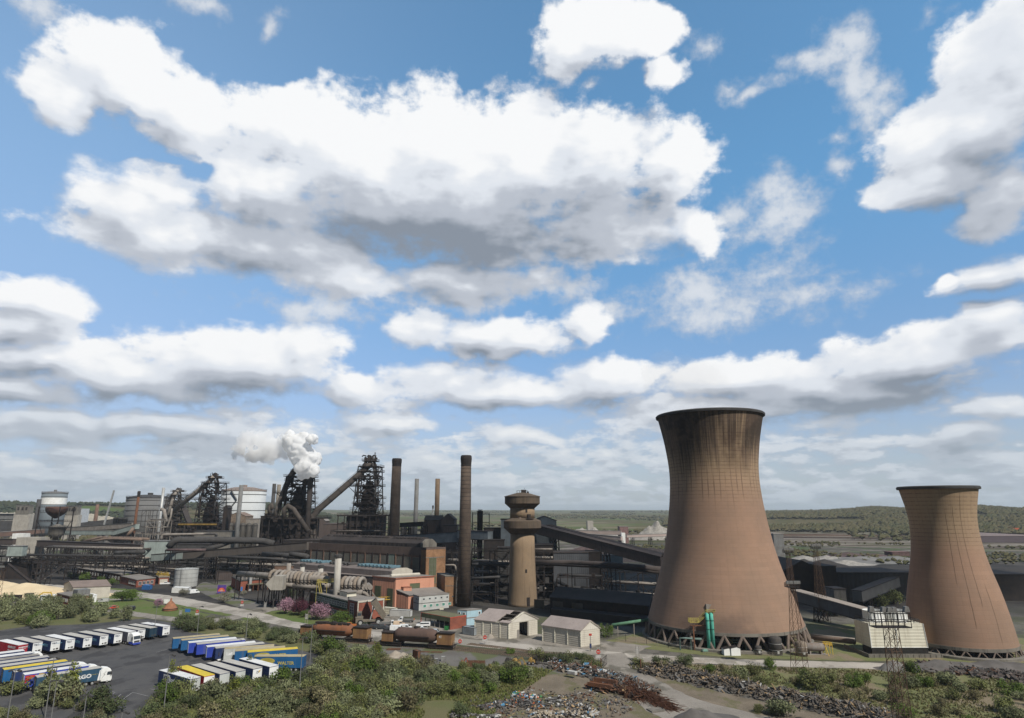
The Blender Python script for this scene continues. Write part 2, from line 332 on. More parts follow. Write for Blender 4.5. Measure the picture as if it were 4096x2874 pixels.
blackroof = mat('sooty_roof', (.040, .036, .036), .85, (.065, .055, .052), .1, .8, streak=.2, fine=.15)
greyroof = mat('grey_felt_roof', (.24, .22, .20), .9, (.17, .155, .145), .15, .8, fine=.12)
greenclad = mat('grey_green_cladding', (.30, .35, .33), .8, (.22, .25, .24), .3, .8, streak=.35, streakcol=(.07, .07, .06), ribs=.8, ribdir=3)
bluegrey = mat('blue_grey_cladding', (.22, .25, .27), .8, (.15, .17, .185), .25, .8, streak=.3, streakcol=(.06, .06, .06), ribs=.8, ribdir=3)
white_p = mat('white_paint', (.78, .79, .78), .55, (.66, .66, .63), .4, .5, streak=.12, streakcol=(.3, .27, .22))
white_w = mat('weathered_white_cladding', (.52, .49, .42), .8, (.42, .39, .335), .4, .8, streak=.22, streakcol=(.22, .19, .15), ribs=.6, ribdir=2)
cream = mat('cream_cladding', (.62, .60, .50), .8, (.54, .51, .42), .4, .8, streak=.3, streakcol=(.25, .2, .13), ribs=.9, ribdir=2)
silver = mat('silver_metal', (.46, .47, .47), .5, (.35, .35, .34), .4, .7, metal=.35, streak=.3, streakcol=(.16, .13, .1))
glass = mat('dark_glass', (.035, .045, .055), .15, (.05, .06, .07), .4, .5, spec=.6)
yellow = mat('yellow_paint', (.62, .42, .05), .6, (.45, .29, .06), 1.5, .7)
red_p = mat('red_paint', (.50, .05, .035), .6, (.38, .05, .035), .8, .6)
blue_p = mat('blue_paint', (.04, .16, .40), .6, (.04, .12, .30), .8, .6)
tyre = mat('tyre_rubber', (.022, .022, .022), .9, (.035, .033, .03), 2.0, .6)
chassis = mat('dark_chassis', (.045, .045, .045), .8, (.075, .065, .055), 1.2, .7)
orange = mat('salmon_cladding', (.56, .285, .195), .85, (.49, .24, .165), .2, .7, streak=.22, streakcol=(.25, .11, .07), ribs=1.0, ribdir=3)
timber = mat('old_timber', (.24, .18, .12), .9, (.13, .10, .075), .8, .8)
sandm = mat('pale_sand', (.66, .54, .36), .95, (.54, .43, .28), .15, .8, fine=.10)
bpipe = mat('turquoise_pipe', (.10, .42, .33), .6, (.09, .33, .27), .6, .7, streak=.15)
greendirty = mat('dull_green_panel', (.115, .13, .075), .8, (.08, .09, .055), .5, .8, streak=.2)
ofgreen = mat('dark_green_panel', (.04, .065, .04), .8, (.03, .05, .035), .5, .8)
soil = mat('spoil', (.30, .27, .235), .95, (.20, .175, .15), .25, .9, fine=.25)
def brick(name, c1, c2, mortar, sc=1.0, soot=0.0, grid=None):
    if name in MATS: return MATS[name]
    m = bpy.data.materials.new(name); m.use_nodes = True; t = m.node_tree; b = t.nodes['Principled BSDF']; lk = t.links
    b.inputs['Roughness'].default_value = .92; b.inputs['Specular IOR Level'].default_value = .2
    tc = t.nodes.new('ShaderNodeTexCoord'); sx = t.nodes.new('ShaderNodeSeparateXYZ'); lk.new(tc.outputs['Object'], sx.inputs[0])
    cb_ = t.nodes.new('ShaderNodeCombineXYZ'); lk.new(M(t, 'ADD', sx.outputs[0], sx.outputs[1]), cb_.inputs[0]); lk.new(sx.outputs[2], cb_.inputs[1])
    br = t.nodes.new('ShaderNodeTexBrick'); lk.new(cb_.outputs[0], br.inputs['Vector']); br.inputs['Color1'].default_value = (*c1, 1); br.inputs['Color2'].default_value = (*c2, 1); br.inputs['Mortar'].default_value = (*mortar, 1)
    br.inputs['Scale'].default_value = sc; br.inputs['Mortar Size'].default_value = .012; br.inputs['Brick Width'].default_value = .9; br.inputs['Row Height'].default_value = .3
    n = t.nodes.new('ShaderNodeTexNoise'); lk.new(tc.outputs['Object'], n.inputs['Vector']); n.inputs['Scale'].default_value = .25; n.inputs['Detail'].default_value = 7
    x = t.nodes.new('ShaderNodeVectorMath'); x.operation = 'SCALE'; lk.new(br.outputs[0], x.inputs[0]); lk.new(SS(t, n.outputs['Fac'], .3, .7, .72, 1.12), x.inputs['Scale'])
    lk.new(x.outputs[0], b.inputs['Base Color']); MATS[name] = m; return m
redbrick = brick('red_brick', (.27, .085, .055), (.22, .075, .05), (.16, .10, .08))
orbrick = brick('orange_brick', (.31, .175, .095), (.24, .135, .075), (.16, .10, .07))
brownbrick = brick('brown_brick', (.19, .115, .08), (.15, .095, .07), (.09, .07, .06))
darkbrick = brick('dark_red_brick', (.085, .036, .028), (.065, .03, .025), (.05, .03, .026))
# ground
def sheet(name, pts, z, m, jag=1.0):
    b = MB(); p0 = [Vector((p[0], p[1], z)) for p in pts]; ps = []
    for i, a in enumerate(p0):                      # ragged natural edge
        c = p0[(i+1) % len(p0)]; n = max(1, int((c-a).length/1.6)); s = V3(-(c-a).y, (c-a).x).normalized()
        for k in range(n): q_ = a.lerp(c, k/n); ps.append(q_+s*(1.1*jag*mn.noise(q_*.22)+.8*jag*mn.noise(q_*.9)))
    a = sum(ps[i].x*ps[(i+1) % len(ps)].y-ps[(i+1) % len(ps)].x*ps[i].y for i in range(len(ps)))
    if a < 0: ps.reverse()
    b.add(ps, [tuple(range(len(ps)))]); o = b.build(name, m); bm = bmesh.new(); bm.from_mesh(o.data); bmesh.ops.triangulate(bm, faces=bm.faces); bm.to_mesh(o.data); bm.free()
    return struct(o)
def ribbon(name, pts, w, z, m, jag=.35):
    """a track along pixel points; ragged edges"""
    P_ = [q(*p) for p in pts]; fine = []
    for i in range(len(P_)-1):
        p0 = P_[max(i-1, 0)]; p1 = P_[i]; p2 = P_[i+1]; p3 = P_[min(i+2, len(P_)-1)]
        n = max(2, int((p2-p1).length/2.5))
        for k in range(n):
            t = k/n; fine.append(.5*((2*p1)+(p2-p0)*t+(2*p0-5*p1+4*p2-p3)*t*t+(3*p1-p0-3*p2+p3)*t**3))
    fine.append(P_[-1]); ws = w if isinstance(w, (list, tuple)) else [w]*len(pts)
    b = MB(); vs = []; n = len(fine)
    for i, p in enumerate(fine):
        d = (fine[min(i+1, n-1)]-fine[max(i-1, 0)]).normalized(); s = V3(-d.y, d.x)
        f = i/(n-1)*(len(ws)-1); k = min(int(f), len(ws)-2); ww = ws[k]+(ws[k+1]-ws[k])*(f-k)
        vs += [V3(p.x, p.y, z)+s*(ww/2+random.uniform(-jag, jag)), V3(p.x, p.y, z)-s*(ww/2+random.uniform(-jag, jag))]
    b.add(vs, [(2*i, 2*i+1, 2*i+3, 2*i+2) for i in range(n-1)]); return struct(b.build(name, m))
def hillz(x, y):
    """far relief: low plain, then wooded ridges that rise to about the drone's height"""
    r = math.hypot(x, y)
    if r < 900: return 0.0
    t = min(1, (r-900)/1500.0)
    az_ = math.degrees(math.atan2(x, y))
    base = -2*t
    ridge = 0
    L_ = max(0, min(1, (-14-az_)/5)); rr = max(0, min(1, (r-1500)/700)); ridge += L_*rr*rr*(3-2*rr)*(56+7*mn.noise(V3(az_*.25, 3, 0))) 
    R_ = max(0, min(1, (az_-14)/3)); hgt = 30+13*max(0, min(1, (az_-25)/4))+8*mn.noise(V3(az_*.3, 9, 0)); rr = max(0, min(1, (r-1150)/1100)); ridge += R_*rr*rr*(3-2*rr)*hgt*min(1.35, 1+max(0, (r-2200)/9000))
    C_ = 1-max(L_, R_); rr = max(0, min(1, (r-2500)/5000)); ridge += C_*rr*(34+10*mn.noise(V3(x*.0004, y*.0004, 2)))
    return base+ridge+4*t*mn.noise(V3(x*.0015, y*.0015, 0))
b = MB(); vs = []; rings = [0, 60, 120, 200, 300, 450, 650, 899]; na = 96
b = MB(); b.lathe([(r_, 0.0) for r_ in rings[1:]], (0, 0, 0), na, False); b.add([V3(60*math.cos(2*math.pi*k/na), 60*math.sin(2*math.pi*k/na), 0) for k in range(na)], [tuple(range(na))])
def groundmat():
    m = bpy.data.materials.new('yard_ground'); m.use_nodes = True; t = m.node_tree; bs = t.nodes['Principled BSDF']; lk = t.links; bs.inputs['Roughness'].default_value = .95; bs.inputs['Specular IOR Level'].default_value = .1
    tc = t.nodes.new('ShaderNodeTexCoord'); P = tc.outputs['Object']
    def nz(sc, de=7):
        n = t.nodes.new('ShaderNodeTexNoise'); lk.new(P, n.inputs['Vector']); n.inputs['Scale'].default_value = sc; n.inputs['Detail'].default_value = de; n.inputs['Roughness'].default_value = .62; return n.outputs['Fac']
    def mixc(f, a, c):
        x = t.nodes.new('ShaderNodeMix'); x.data_type = 'RGBA'; lk.new(f, x.inputs[0])
        for i, k in ((6, a), (7, c)):
            if isinstance(k, tuple): x.inputs[i].default_value = (*k, 1)
            else: lk.new(k, x.inputs[i])
        return x.outputs[2]
    C = mixc(SS(t, nz(.03), .42, .58), (.13, .12, .105), (.085, .09, .05)); C = mixc(SS(t, nz(.2), .45, .65), C, (.075, .07, .062))
    sx = t.nodes.new('ShaderNodeSeparateXYZ'); lk.new(P, sx.inputs[0])
    yy = M(t, 'ADD', sx.outputs[1], M(t, 'MULTIPLY', nz(.02), 60.0))
    D = mixc(SS(t, nz(.05), .4, .62), (.032, .030, .030), (.060, .055, .050))
    C = mixc(SS(t, yy, 300, 345), C, D); E = mixc(SS(t, nz(.02), .44, .56), (.088, .078, .068), (.06, .064, .038)); E = mixc(SS(t, nz(.035, 9), .52, .60), E, (.19, .17, .15)); E = mixc(SS(t, nz(.022, 9), .53, .58), E, (.065, .085, .035)); C = mixc(SS(t, yy, 560, 640), C, E)
    f_ = SS(t, nz(2.2, 3), .3, .7, .8, 1.2); x = t.nodes.new('ShaderNodeVectorMath'); x.operation = 'SCALE'; lk.new(C, x.inputs[0]); lk.new(f_, x.inputs['Scale']); lk.new(x.outputs[0], bs.inputs['Base Color']); return m
struct(b.build('ground', groundmat()))
b = MB(); vs = []; rs = []; r_ = 898.0
while r_ < 26000: rs.append(r_); r_ *= 1.055
A0, A1, NA = R(-62), R(62), 220
for r_ in rs:
    for k in range(NA+1):
        a = A0+(A1-A0)*k/NA; x, y = r_*math.sin(a), r_*math.cos(a); vs.append((x, y, hillz(x, y)-(0.02 if r_ < 899 else 0)))
b.add(vs, [(i*(NA+1)+k, i*(NA+1)+k+1, (i+1)*(NA+1)+k+1, (i+1)*(NA+1)+k) for i in range(len(rs)-1) for k in range(NA)])
def farmat():
    m = bpy.data.materials.new('far_country'); m.use_nodes = True; t = m.node_tree; bs = t.nodes['Principled BSDF']; lk = t.links; bs.inputs['Roughness'].default_value = 1; bs.inputs['Specular IOR Level'].default_value = 0
    tc = t.nodes.new('ShaderNodeTexCoord'); P = tc.outputs['Object']
    def nz(sc, de=6, mul=(1, 1, 1)):
        mp = t.nodes.new('ShaderNodeVectorMath'); mp.operation = 'MULTIPLY'; lk.new(P, mp.inputs[0]); mp.inputs[1].default_value = mul
        n = t.nodes.new('ShaderNodeTexNoise'); lk.new(mp.outputs[0], n.inputs['Vector']); n.inputs['Scale'].default_value = sc; n.inputs['Detail'].default_value = de; n.inputs['Roughness'].default_value = .6; return n.outputs['Fac']
    def mixc(f, a, c):
        x = t.nodes.new('ShaderNodeMix'); x.data_type = 'RGBA'; lk.new(f, x.inputs[0])
        for i, k in ((6, a), (7, c)):
            if isinstance(k, tuple): x.inputs[i].default_value = (*k, 1)
            else: lk.new(k, x.inputs[i])
        return x.outputs[2]
    sx = t.nodes.new('ShaderNodeSeparateXYZ'); lk.new(P, sx.inputs[0])
    yy = M(t, 'ADD', sx.outputs[1], M(t, 'MULTIPLY', nz(.004), 500.0))
    vo = t.nodes.new('ShaderNodeTexVoronoi'); lk.new(P, vo.inputs['Vector']); vo.inputs['Scale'].default_value = .0028
    fields = mixc(SS(t, nz(.0030, 3), .48, .54), (.085, .10, .045), (.085, .12, .04))
    fields = mixc(SS(t, nz(.0016, 5, (1, 2.2, 1)), .52, .55), fields, (.19, .165, .115))
    wood = mixc(SS(t, nz(.03), .35, .65), (.075, .078, .038), (.12, .098, .06))
    C = mixc(SS(t, nz(.0022, 7, (.8, 1.8, 1)), .47, .54), wood, fields)
    scr = mixc(SS(t, nz(.012, 8, (.6, 2.0, 1)), .42, .56), (.095, .078, .066), (.20, .18, .155)); scr = mixc(SS(t, nz(.006, 6, (.6, 2.5, 1)), .50, .60), scr, (.07, .075, .04))
    C = mixc(SS(t, yy, 1350, 1850), scr, C)
    lk.new(C, bs.inputs['Base Color']); return m
struct(b.build('far_terrain', farmat()))
# yard surfaces, laid one above the other
def qs(l): return [q(*p) for p in l]
sheet('truck_park_asphalt', qs([(-140,1440),(60,1405),(200,1400),(330,1388),(390,1398),(420,1418),(560,1432),(720,1470),(706,1512),(560,1530),(420,1548),(345,1568),(318,1590),(312,1640),(300,1700),(150,1700),(60,1600),(-60,1570),(-160,1540)]), .03, asphalt, .25)
sheet('scrub_floor', qs([(318,1592),(345,1568),(420,1548),(560,1530),(706,1512),(722,1470),(560,1432),(420,1418),(395,1395),(560,1402),(700,1428),(800,1450),(1000,1478),(1180,1490),(1240,1500),(1180,1540),(1120,1580),(1080,1640),(1050,1720),(320,1720)]), .025, scrubg)
sheet('left_verge', qs([(-140,1700),(-160,1540),(-60,1570),(60,1600),(150,1700)]), .028, grassd)
sheet('willow_bank', qs([(-200,1440),(-160,1375),(0,1360),(120,1352),(250,1362),(330,1386),(200,1400),(60,1405)]), .026, scrubg)
sheet('gravel_yard', qs([(690,1405),(780,1392),(870,1385),(1000,1395),(1060,1410),(1300,1430),(1460,1450),(1400,1475),(1180,1462),(1010,1440),(860,1440),(740,1425)]), .035, dust2)
sheet('grass_lawn', qs([(250,1330),(330,1348),(470,1378),(440,1392),(300,1378),(200,1362),(215,1342)]), .04, grass)
sheet('grass_verge', qs([(215,1318),(300,1322),(400,1348),(520,1368),(620,1385),(560,1392),(440,1370),(330,1345),(200,1330)]), .038, grass)
sheet('grass_bank', qs([(560,1373),(640,1368),(720,1385),(800,1392),(860,1400),(800,1412),(700,1402),(610,1390)]), .045, grass)
sheet('siding_ground', qs([(690,1432),(860,1444),(1010,1456),(1180,1480),(1330,1490),(1320,1512),(1230,1512),(1100,1500),(960,1490),(820,1470),(720,1450)]), .036, yard)
sheet('scrap_yard_ground', qs([(1240,1500),(1330,1495),(1420,1500),(1640,1560),(1900,1611),(2100,1700),(1050,1720),(1080,1640),(1120,1580),(1180,1540)]), .032, mud)
sheet('rough_slope', qs([(1400,1488),(1600,1492),(1900,1500),(2400,1515),(2500,1700),(2100,1700),(1900,1600),(1640,1540),(1440,1510)]), .034, grassd)
sheet('tower_verge', qs([(1340,1440),(1500,1462),(1650,1476),(1900,1482),(2400,1490),(2400,1440),(1900,1400),(1500,1405)]), .033, grassd)
ribbon('main_road', [(60,1310),(200,1322),(330,1335),(440,1355),(560,1378),(640,1398),(760,1415),(900,1428),(1040,1440),(1180,1453),(1340,1466),(1500,1478),(1700,1487),(1900,1492),(2100,1498),(2420,1508)], [10,10,9,9,12,13,11,9,8,9,10,9,8,8,8,8], .06, dust)
ribbon('side_road', [(560,1376),(480,1392),(380,1388),(270,1372),(170,1356)], [10,9,7,6,6], .055, dust2)
ribbon('works_road', [(560,1376),(610,1365),(700,1362),(800,1372),(900,1385)], [12,10,8,7,6], .052, dust2)
ribbon('office_road', [(600,1372),(540,1352),(500,1335),(478,1318),(490,1305)], [14,11,14,18,18], .050, yard)
ribbon('scrap_track', [(1345,1468),(1370,1482),(1400,1505),(1440,1535),(1490,1570),(1560,1600),(1700,1640)], [16,12,10,12,15,19,20], .062, dust2)
ribbon('depot_road', [(60,1345),(150,1342),(250,1345),(330,1340)], 6, .048, dust2)
b = MB()
def mark(x0, y0, x1, y1, wd=.14):
    a, c = q(x0, y0), q(x1, y1); a.z = c.z = .045; b.bar(a, c, wd, .006)
s1 = .32528/1.784; cq = lambda x, y: (x*s1, 1317.3+y*s1)
for p in [((970,1385),(1320,1325)),((990,1300),(1270,1255)),((1270,1255),(1415,1295)),((1415,1295),(1290,1375)),((1320,1325),(1255,1370)),((1490,1315),(1435,1360)),((1630,1293),(1560,1345)),((1560,1345),(1490,1400)),((1490,1400),(1468,1440)),((1468,1440),(1480,1475)),((1480,1475),(1525,1508)),((1630,1293),(1820,1340)),((1840,1250),(1990,1280)),((1920,800),(2060,765))]:
    mark(*cq(*p[0]), *cq(*p[1]))
struct(b.build('parking_markings', mat('worn_white_line', (.42, .42, .41), .9, (.12, .12, .12), 1.2, .9)))
# cooling towers
def towermat(name, soot, Ht, rim_r, seed):
    """poured concrete shell: lift rings, vertical ribs, run-off streaks and soot from the rim"""
    m = bpy.data.materials.new(name); m.use_nodes = True; t = m.node_tree; bs = t.nodes['Principled BSDF']; lk = t.links; bs.inputs['Roughness'].default_value = .9; bs.inputs['Specular IOR Level'].default_value = .15
    tc = t.nodes.new('ShaderNodeTexCoord'); P = tc.outputs['Object']; sx = t.nodes.new('ShaderNodeSeparateXYZ'); lk.new(P, sx.inputs[0])
    A = M(t, 'ARCTAN2', sx.outputs[1], sx.outputs[0]); z = sx.outputs[2]
    def comb(a, b_, c=0.0):
        n = t.nodes.new('ShaderNodeCombineXYZ')
        for i, v in enumerate((a, b_, c)):
            if isinstance(v, float): n.inputs[i].default_value = v
            else: lk.new(v, n.inputs[i])
        return n.outputs[0]
    def nz(vec, sc, de=6, ro=.6):
        n = t.nodes.new('ShaderNodeTexNoise'); lk.new(vec, n.inputs['Vector']); n.inputs['Scale'].default_value = sc; n.inputs['Detail'].default_value = de; n.inputs['Roughness'].default_value = ro; return n.outputs['Fac']
    def mixc(f, a, c):
        x = t.nodes.new('ShaderNodeMix'); x.data_type = 'RGBA'; lk.new(f, x.inputs[0]) if not isinstance(f, float) else setattr(x.inputs[0], 'default_value', f)
        for i, k in ((6, a), (7, c)):
            if isinstance(k, tuple): x.inputs[i].default_value = (*k, 1)
            else: lk.new(k, x.inputs[i])
        return x.outputs[2]
    big = nz(P, .05, 4); C = mixc(SS(t, big, .35, .65), (.285, .182, .128), (.240, .162, .117))
    lift = M(t, 'FLOOR', M(t, 'DIVIDE', z, 1.25)); panel = M(t, 'FLOOR', M(t, 'MULTIPLY', A, 9.0))
    wn_ = t.nodes.new('ShaderNodeTexWhiteNoise'); wn_.noise_dimensions = '2D'; lk.new(comb(lift, panel), wn_.inputs['Vector'])
    wl = t.nodes.new('ShaderNodeTexWhiteNoise'); wl.noise_dimensions = '1D'; lk.new(lift, wl.inputs['W'])
    sc_ = t.nodes.new('ShaderNodeVectorMath'); sc_.operation = 'SCALE'; lk.new(C, sc_.inputs[0])
    lk.new(M(t, 'ADD', SS(t, wn_.outputs[0], 0, 1, .975, 1.015), SS(t, wl.outputs[0], 0, 1, -.025, .02)), sc_.inputs['Scale']); C = sc_.outputs[0]
    C = mixc(SS(t, z, Ht*.55, Ht*.80, 0, .60), C, (.36, .27, .165))      # upper lifts weathered yellower
    ring = SS(t, M(t, 'ABSOLUTE', M(t, 'SUBTRACT', M(t, 'FRACT', M(t, 'ADD', M(t, 'DIVIDE', z, 1.25), M(t, 'MULTIPLY', nz(comb(A, lift), 6.0, 2), .12))), .5)), .36, .47)
    rib = SS(t, M(t, 'ABSOLUTE', M(t, 'SUBTRACT', M(t, 'FRACT', M(t, 'MULTIPLY', A, 8.0)), .5)), .36, .46)
    upper = SS(t, M(t, 'ADD', z, M(t, 'MULTIPLY', nz(comb(M(t, 'MULTIPLY', A, 3.0), 0.0), 1.2, 3), -10.0)), Ht*.46, Ht*.62, .0, 1.0)
    broken = SS(t, nz(comb(M(t, 'MULTIPLY', A, 22.0), M(t, 'MULTIPLY', z, .09)), 1.0, 3), .40, .60)
    C = mixc(M(t, 'MULTIPLY', M(t, 'MULTIPLY', ring, SS(t, nz(comb(M(t, 'MULTIPLY', A, 5.0), M(t, 'MULTIPLY', z, .5)), 1.3, 4), .35, .62, .25, 1.0)), SS(t, upper, 0, 1, .10, .80)), C, (.14, .085, .06))
    C = mixc(M(t, 'MULTIPLY', M(t, 'MULTIPLY', rib, broken), SS(t, upper, 0, 1, .10, .78 if soot > .5 else .25)), C, (.11, .07, .05))
    st = nz(comb(M(t, 'MULTIPLY', A, 26.0), M(t, 'MULTIPLY', z, .035), float(seed)), 1.0, 5, .55)
    st2 = nz(comb(M(t, 'MULTIPLY', A, 2.2), M(t, 'MULTIPLY', z, .02), float(seed+4)), 1.0, 3, .5)
    fade = SS(t, z, Ht*(.60 if soot > .5 else .72), Ht, 0, 1)
    k = M(t, 'ADD', M(t, 'MULTIPLY', st, .62), M(t, 'MULTIPLY', st2, .55))
    smask = SS(t, M(t, 'ADD', k, M(t, 'MULTIPLY', fade, .34 if soot > .5 else .05)), .64, .92, 0, soot)
    C = mixc(M(t, 'MULTIPLY', smask, SS(t, fade, 0, .35)), C, (.040, .030, .024))
    side = SS(t, M(t, 'ADD', M(t, 'COSINE', M(t, 'SUBTRACT', A, math.radians(215))), M(t, 'MULTIPLY', nz(P, .12, 5), .5)), .95, 1.30)
    C = mixc(M(t, 'MULTIPLY', M(t, 'MULTIPLY', side, SS(t, z, Ht*.62, Ht*.95)), .95 if soot > .5 else 0.0), C, (.022, .018, .017))
    patch = SS(t, M(t, 'ADD', M(t, 'COSINE', M(t, 'SUBTRACT', A, math.radians(278))), M(t, 'MULTIPLY', nz(P, .2, 6), .30)), 1.05, 1.22)
    C = mixc(M(t, 'MULTIPLY', M(t, 'MULTIPLY', patch, M(t, 'MULTIPLY', SS(t, z, Ht*.68, Ht*.82), SS(t, z, Ht*.86, Ht*.96, 1, 0))), .75 if soot > .5 else 0.0), C, (.05, .03, .022))
    lowp = M(t, 'MULTIPLY', SS(t, M(t, 'ADD', M(t, 'COSINE', M(t, 'SUBTRACT', A, math.radians(246))), M(t, 'MULTIPLY', nz(P, .18, 6), .35)), 1.0, 1.17), SS(t, M(t, 'ADD', z, M(t, 'MULTIPLY', nz(P, .22, 5), 8.0)), 10, 17, 1, 0))
    C = mixc(M(t, 'MULTIPLY', lowp, .72 if soot > .5 else 0.0), C, (.095, .072, .062))
    if soot < .5:
        for a0, z0, z1 in ((255, 8, 46), (268, 14, 50), (243, 20, 44), (281, 4, 22)):
            dd = M(t, 'ABSOLUTE', M(t, 'ADD', M(t, 'SUBTRACT', M(t, 'ABSOLUTE', A), math.radians(360-a0)), M(t, 'MULTIPLY', M(t, 'SUBTRACT', nz(comb(z, 0.0, float(a0)), .22, 5), .5), .05)))
            C = mixc(M(t, 'MULTIPLY', SS(t, dd, .004, .013, .75, 0), M(t, 'MULTIPLY', SS(t, z, z0, z0+2), SS(t, z, z1-3, z1, 1, 0))), C, (.075, .05, .035))
    C = mixc(SS(t, nz(P, .09, 8), .48, .62, 0, .22), C, (.20, .135, .10)); C = mixc(SS(t, nz(P, .7, 6), .5, .8, 0, .25), C, (.22, .155, .12))
    lk.new(C, bs.inputs['Base Color'])
    bp = t.nodes.new('ShaderNodeBump'); bp.inputs['Strength'].default_value = .3; bp.inputs['Distance'].default_value = .03; lk.new(M(t, 'SUBTRACT', 0.0, ring), bp.inputs['Height']); lk.new(bp.outputs[0], bs.inputs['Normal'])
    return m
def pw(prof, z):
    for (z0, r0), (z1, r1) in zip(prof, prof[1:]):
        if z <= z1: t_ = (z-z0)/(z1-z0); return r0+(r1-r0)*t_
    return prof[-1][1]
def smooth_prof(keys, n=44):
    zs = [k[0] for k in keys]; out = []
    for i in range(n+1):
        z = zs[0]+(zs[-1]-zs[0])*i/n; h_ = (zs[-1]-zs[0])/n*2.2
        out.append((sum(pw(keys, min(max(z+dz, zs[0]-9), zs[-1]+9)) if zs[0] <= z+dz <= zs[-1] else (keys[0][1]+(keys[1][1]-keys[0][1])/(keys[1][0]-keys[0][0])*(z+dz-zs[0]) if z+dz < zs[0] else keys[-1][1]+(keys[-1][1]-keys[-2][1])/(keys[-1][0]-keys[-2][0])*(z+dz-zs[-1])) for dz in (-h_, -h_/2, 0, h_/2, h_))/5, z))
    return out
def cooling_tower(label, c, keys, Rb, nleg, m, legr=.38, rot=0.0):
    t = thing('cooling_tower', label, 'cooling tower', c); Ht = keys[-1][0]; pr = smooth_prof(keys)
    b = MB(); b.lathe(pr, n=128, close=False); b.lathe([(r-.35, z) for r, z in reversed(pr)], n=128, close=False)
    b.build('shell', m, t, True)
    b = MB(); rt = pr[-1][0]; b.lathe([(rt-.6, Ht-.5), (rt+.55, Ht-.5), (rt+.65, Ht+.15), (rt+.3, Ht+.5), (rt-.5, Ht+.5), (rt-.6, Ht-.5)], n=128, close=False); b.build('rim', dsteel, t)
    z0 = keys[0][0]; r0 = pr[0][0]
    b = MB(); b.lathe([(r0-.5, z0-.6), (r0+.12, z0-.6), (r0+.12, z0+.35), (r0-.5, z0+.35), (r0-.5, z0-.6)], n=128, close=False); b.build('ring_beam', conc_d, t)
    for k in range(nleg):
        a = rot+2*math.pi*k/nleg; da = 2*math.pi/nleg*.46
        tp = V3(math.cos(a)*(r0-.15), math.sin(a)*(r0-.15), z0-.5); b = MB()
        for s in (-1, 1):
            b.cyl(tp, (math.cos(a+s*da)*Rb, math.sin(a+s*da)*Rb, 0), legr*.9, legr, 8)
        b.build('leg', conc_leg, t)
    b = MB(); b.lathe([(Rb+.9, 0), (Rb+.9, .7), (Rb+.4, .9), (Rb-.2, .9), (Rb-.2, 0)], n=96, close=False); b.build('basin_kerb', conc_d, t)
    b = MB()
    for k in range(nleg*2):
        a = 2*math.pi*k/(nleg*2)+.05; rr = r0*.8; b.cyl((rr*math.cos(a), rr*math.sin(a), 0), (rr*math.cos(a), rr*math.sin(a), z0+2), .22, None, 6)
    for r_ in (.35, .6): 
        for k in range(14):
            a = 2*math.pi*k/14; b.cyl((r0*r_*math.cos(a), r0*r_*math.sin(a), 0), (r0*r_*math.cos(a), r0*r_*math.sin(a), z0+2), .25, None, 6)
    b.lathe([(0.1, z0+2.0), (r0*.93, z0+1.2), (r0*.93, z0+1.7), (0.1, z0+2.4)], n=64, close=False)
    b.build('packing_deck', black, t)
    return t
conc_leg = mat('stained_concrete_leg', (.20, .155, .125), .9, (.12, .10, .09), .5, .9, streak=.4)
CT1 = V3(75.1, 240.4); CT2 = V3(143.1, 217.9)
T1 = cooling_tower('larger brown cooling tower with a sooty blackened rim, steaming faintly', CT1, [(5.2, 26.4), (19.1, 22.0), (28, 19.4), (37.7, 17.6), (48, 16.2), (57, 15.75), (66, 16.8), (72, 17.9), (78.0, 19.3)], 27.7, 30, towermat('sooty_shell', .95, 78, 19, 1.0), .50)
T2 = cooling_tower('smaller brown cooling tower with long vertical cracks at the right edge', CT2, [(2.9, 15.1), (10, 14.2), (17.9, 12.85), (26, 10.9), (32, 9.9), (38, 9.45), (43, 9.8), (50.6, 11.4)], 15.9, 24, towermat('cracked_shell', .30, 50.6, 11, 5.0), .22)
# water tower
def conc_tower_mat():
    return mat('tan_tower_render', (.265, .19, .122), .9, (.20, .148, .10), .12, .8, streak=.45, streakcol=(.12, .085, .06), fine=.06)
tan = conc_tower_mat(); tand = mat('sooty_tan_drum', (.13, .098, .072), .9, (.08, .064, .05), .2, .9, streak=.55, fine=.08)
t = thing('water_tower', 'tan concrete water tower with two dark drum collars behind the open-roofed shed', 'water tower', (5.0, 316, 0))
MB().lathe([(7.1, 0), (6.75, 1), (6.5, 8), (6.15, 16), (5.85, 26), (5.75, 32.5)], n=48).build('shaft', tan, t, True)
MB().lathe([(5.8, 32.2), (8.8, 34.9), (9.05, 35.0), (9.05, 38.2), (8.7, 38.4), (6.1, 39.6)], n=48).build('lower_drum', tand, t)
MB().lathe([(5.95, 39.3), (5.95, 44.3)], n=48).build('neck', tan, t, True)
MB().lathe([(6.0, 44.2), (8.35, 46.3), (8.5, 46.4), (8.5, 49.4), (8.75, 49.5), (8.75, 49.8), (3, 51.4), (.3, 51.7)], n=48).build('upper_drum', tand, t)
b = MB()
b.box(-.6, 1.9, -1, 1, 51.3, 52.9); b.box(2.2, 3.2, -1, 1, 50.9, 52.1)
for k in range(12):
    a = 2*math.pi*k/12; p = V3(2.8*math.cos(a), 2.8*math.sin(a), 51.3); b.bar(p, p+V3(0, 0, 1.2), .1)
    a2 = 2*math.pi*(k+1)/12; p2 = V3(2.8*math.cos(a2), 2.8*math.sin(a2), 52.5); b.bar(p+V3(0, 0, 1.2), p2, .08)
b.cyl((1, 0, 52.8), (1, 0, 54), .06); b.build('roof_gear', black, t)
def on_shaft(a, r, z, w_, h_):
    fr = Matrix.Rotation(a, 4, 'Z'); b = MB(); b.box(r-.2, r+.08, -w_/2, w_/2, z, z+h_, lambda v: fr @ v); return b
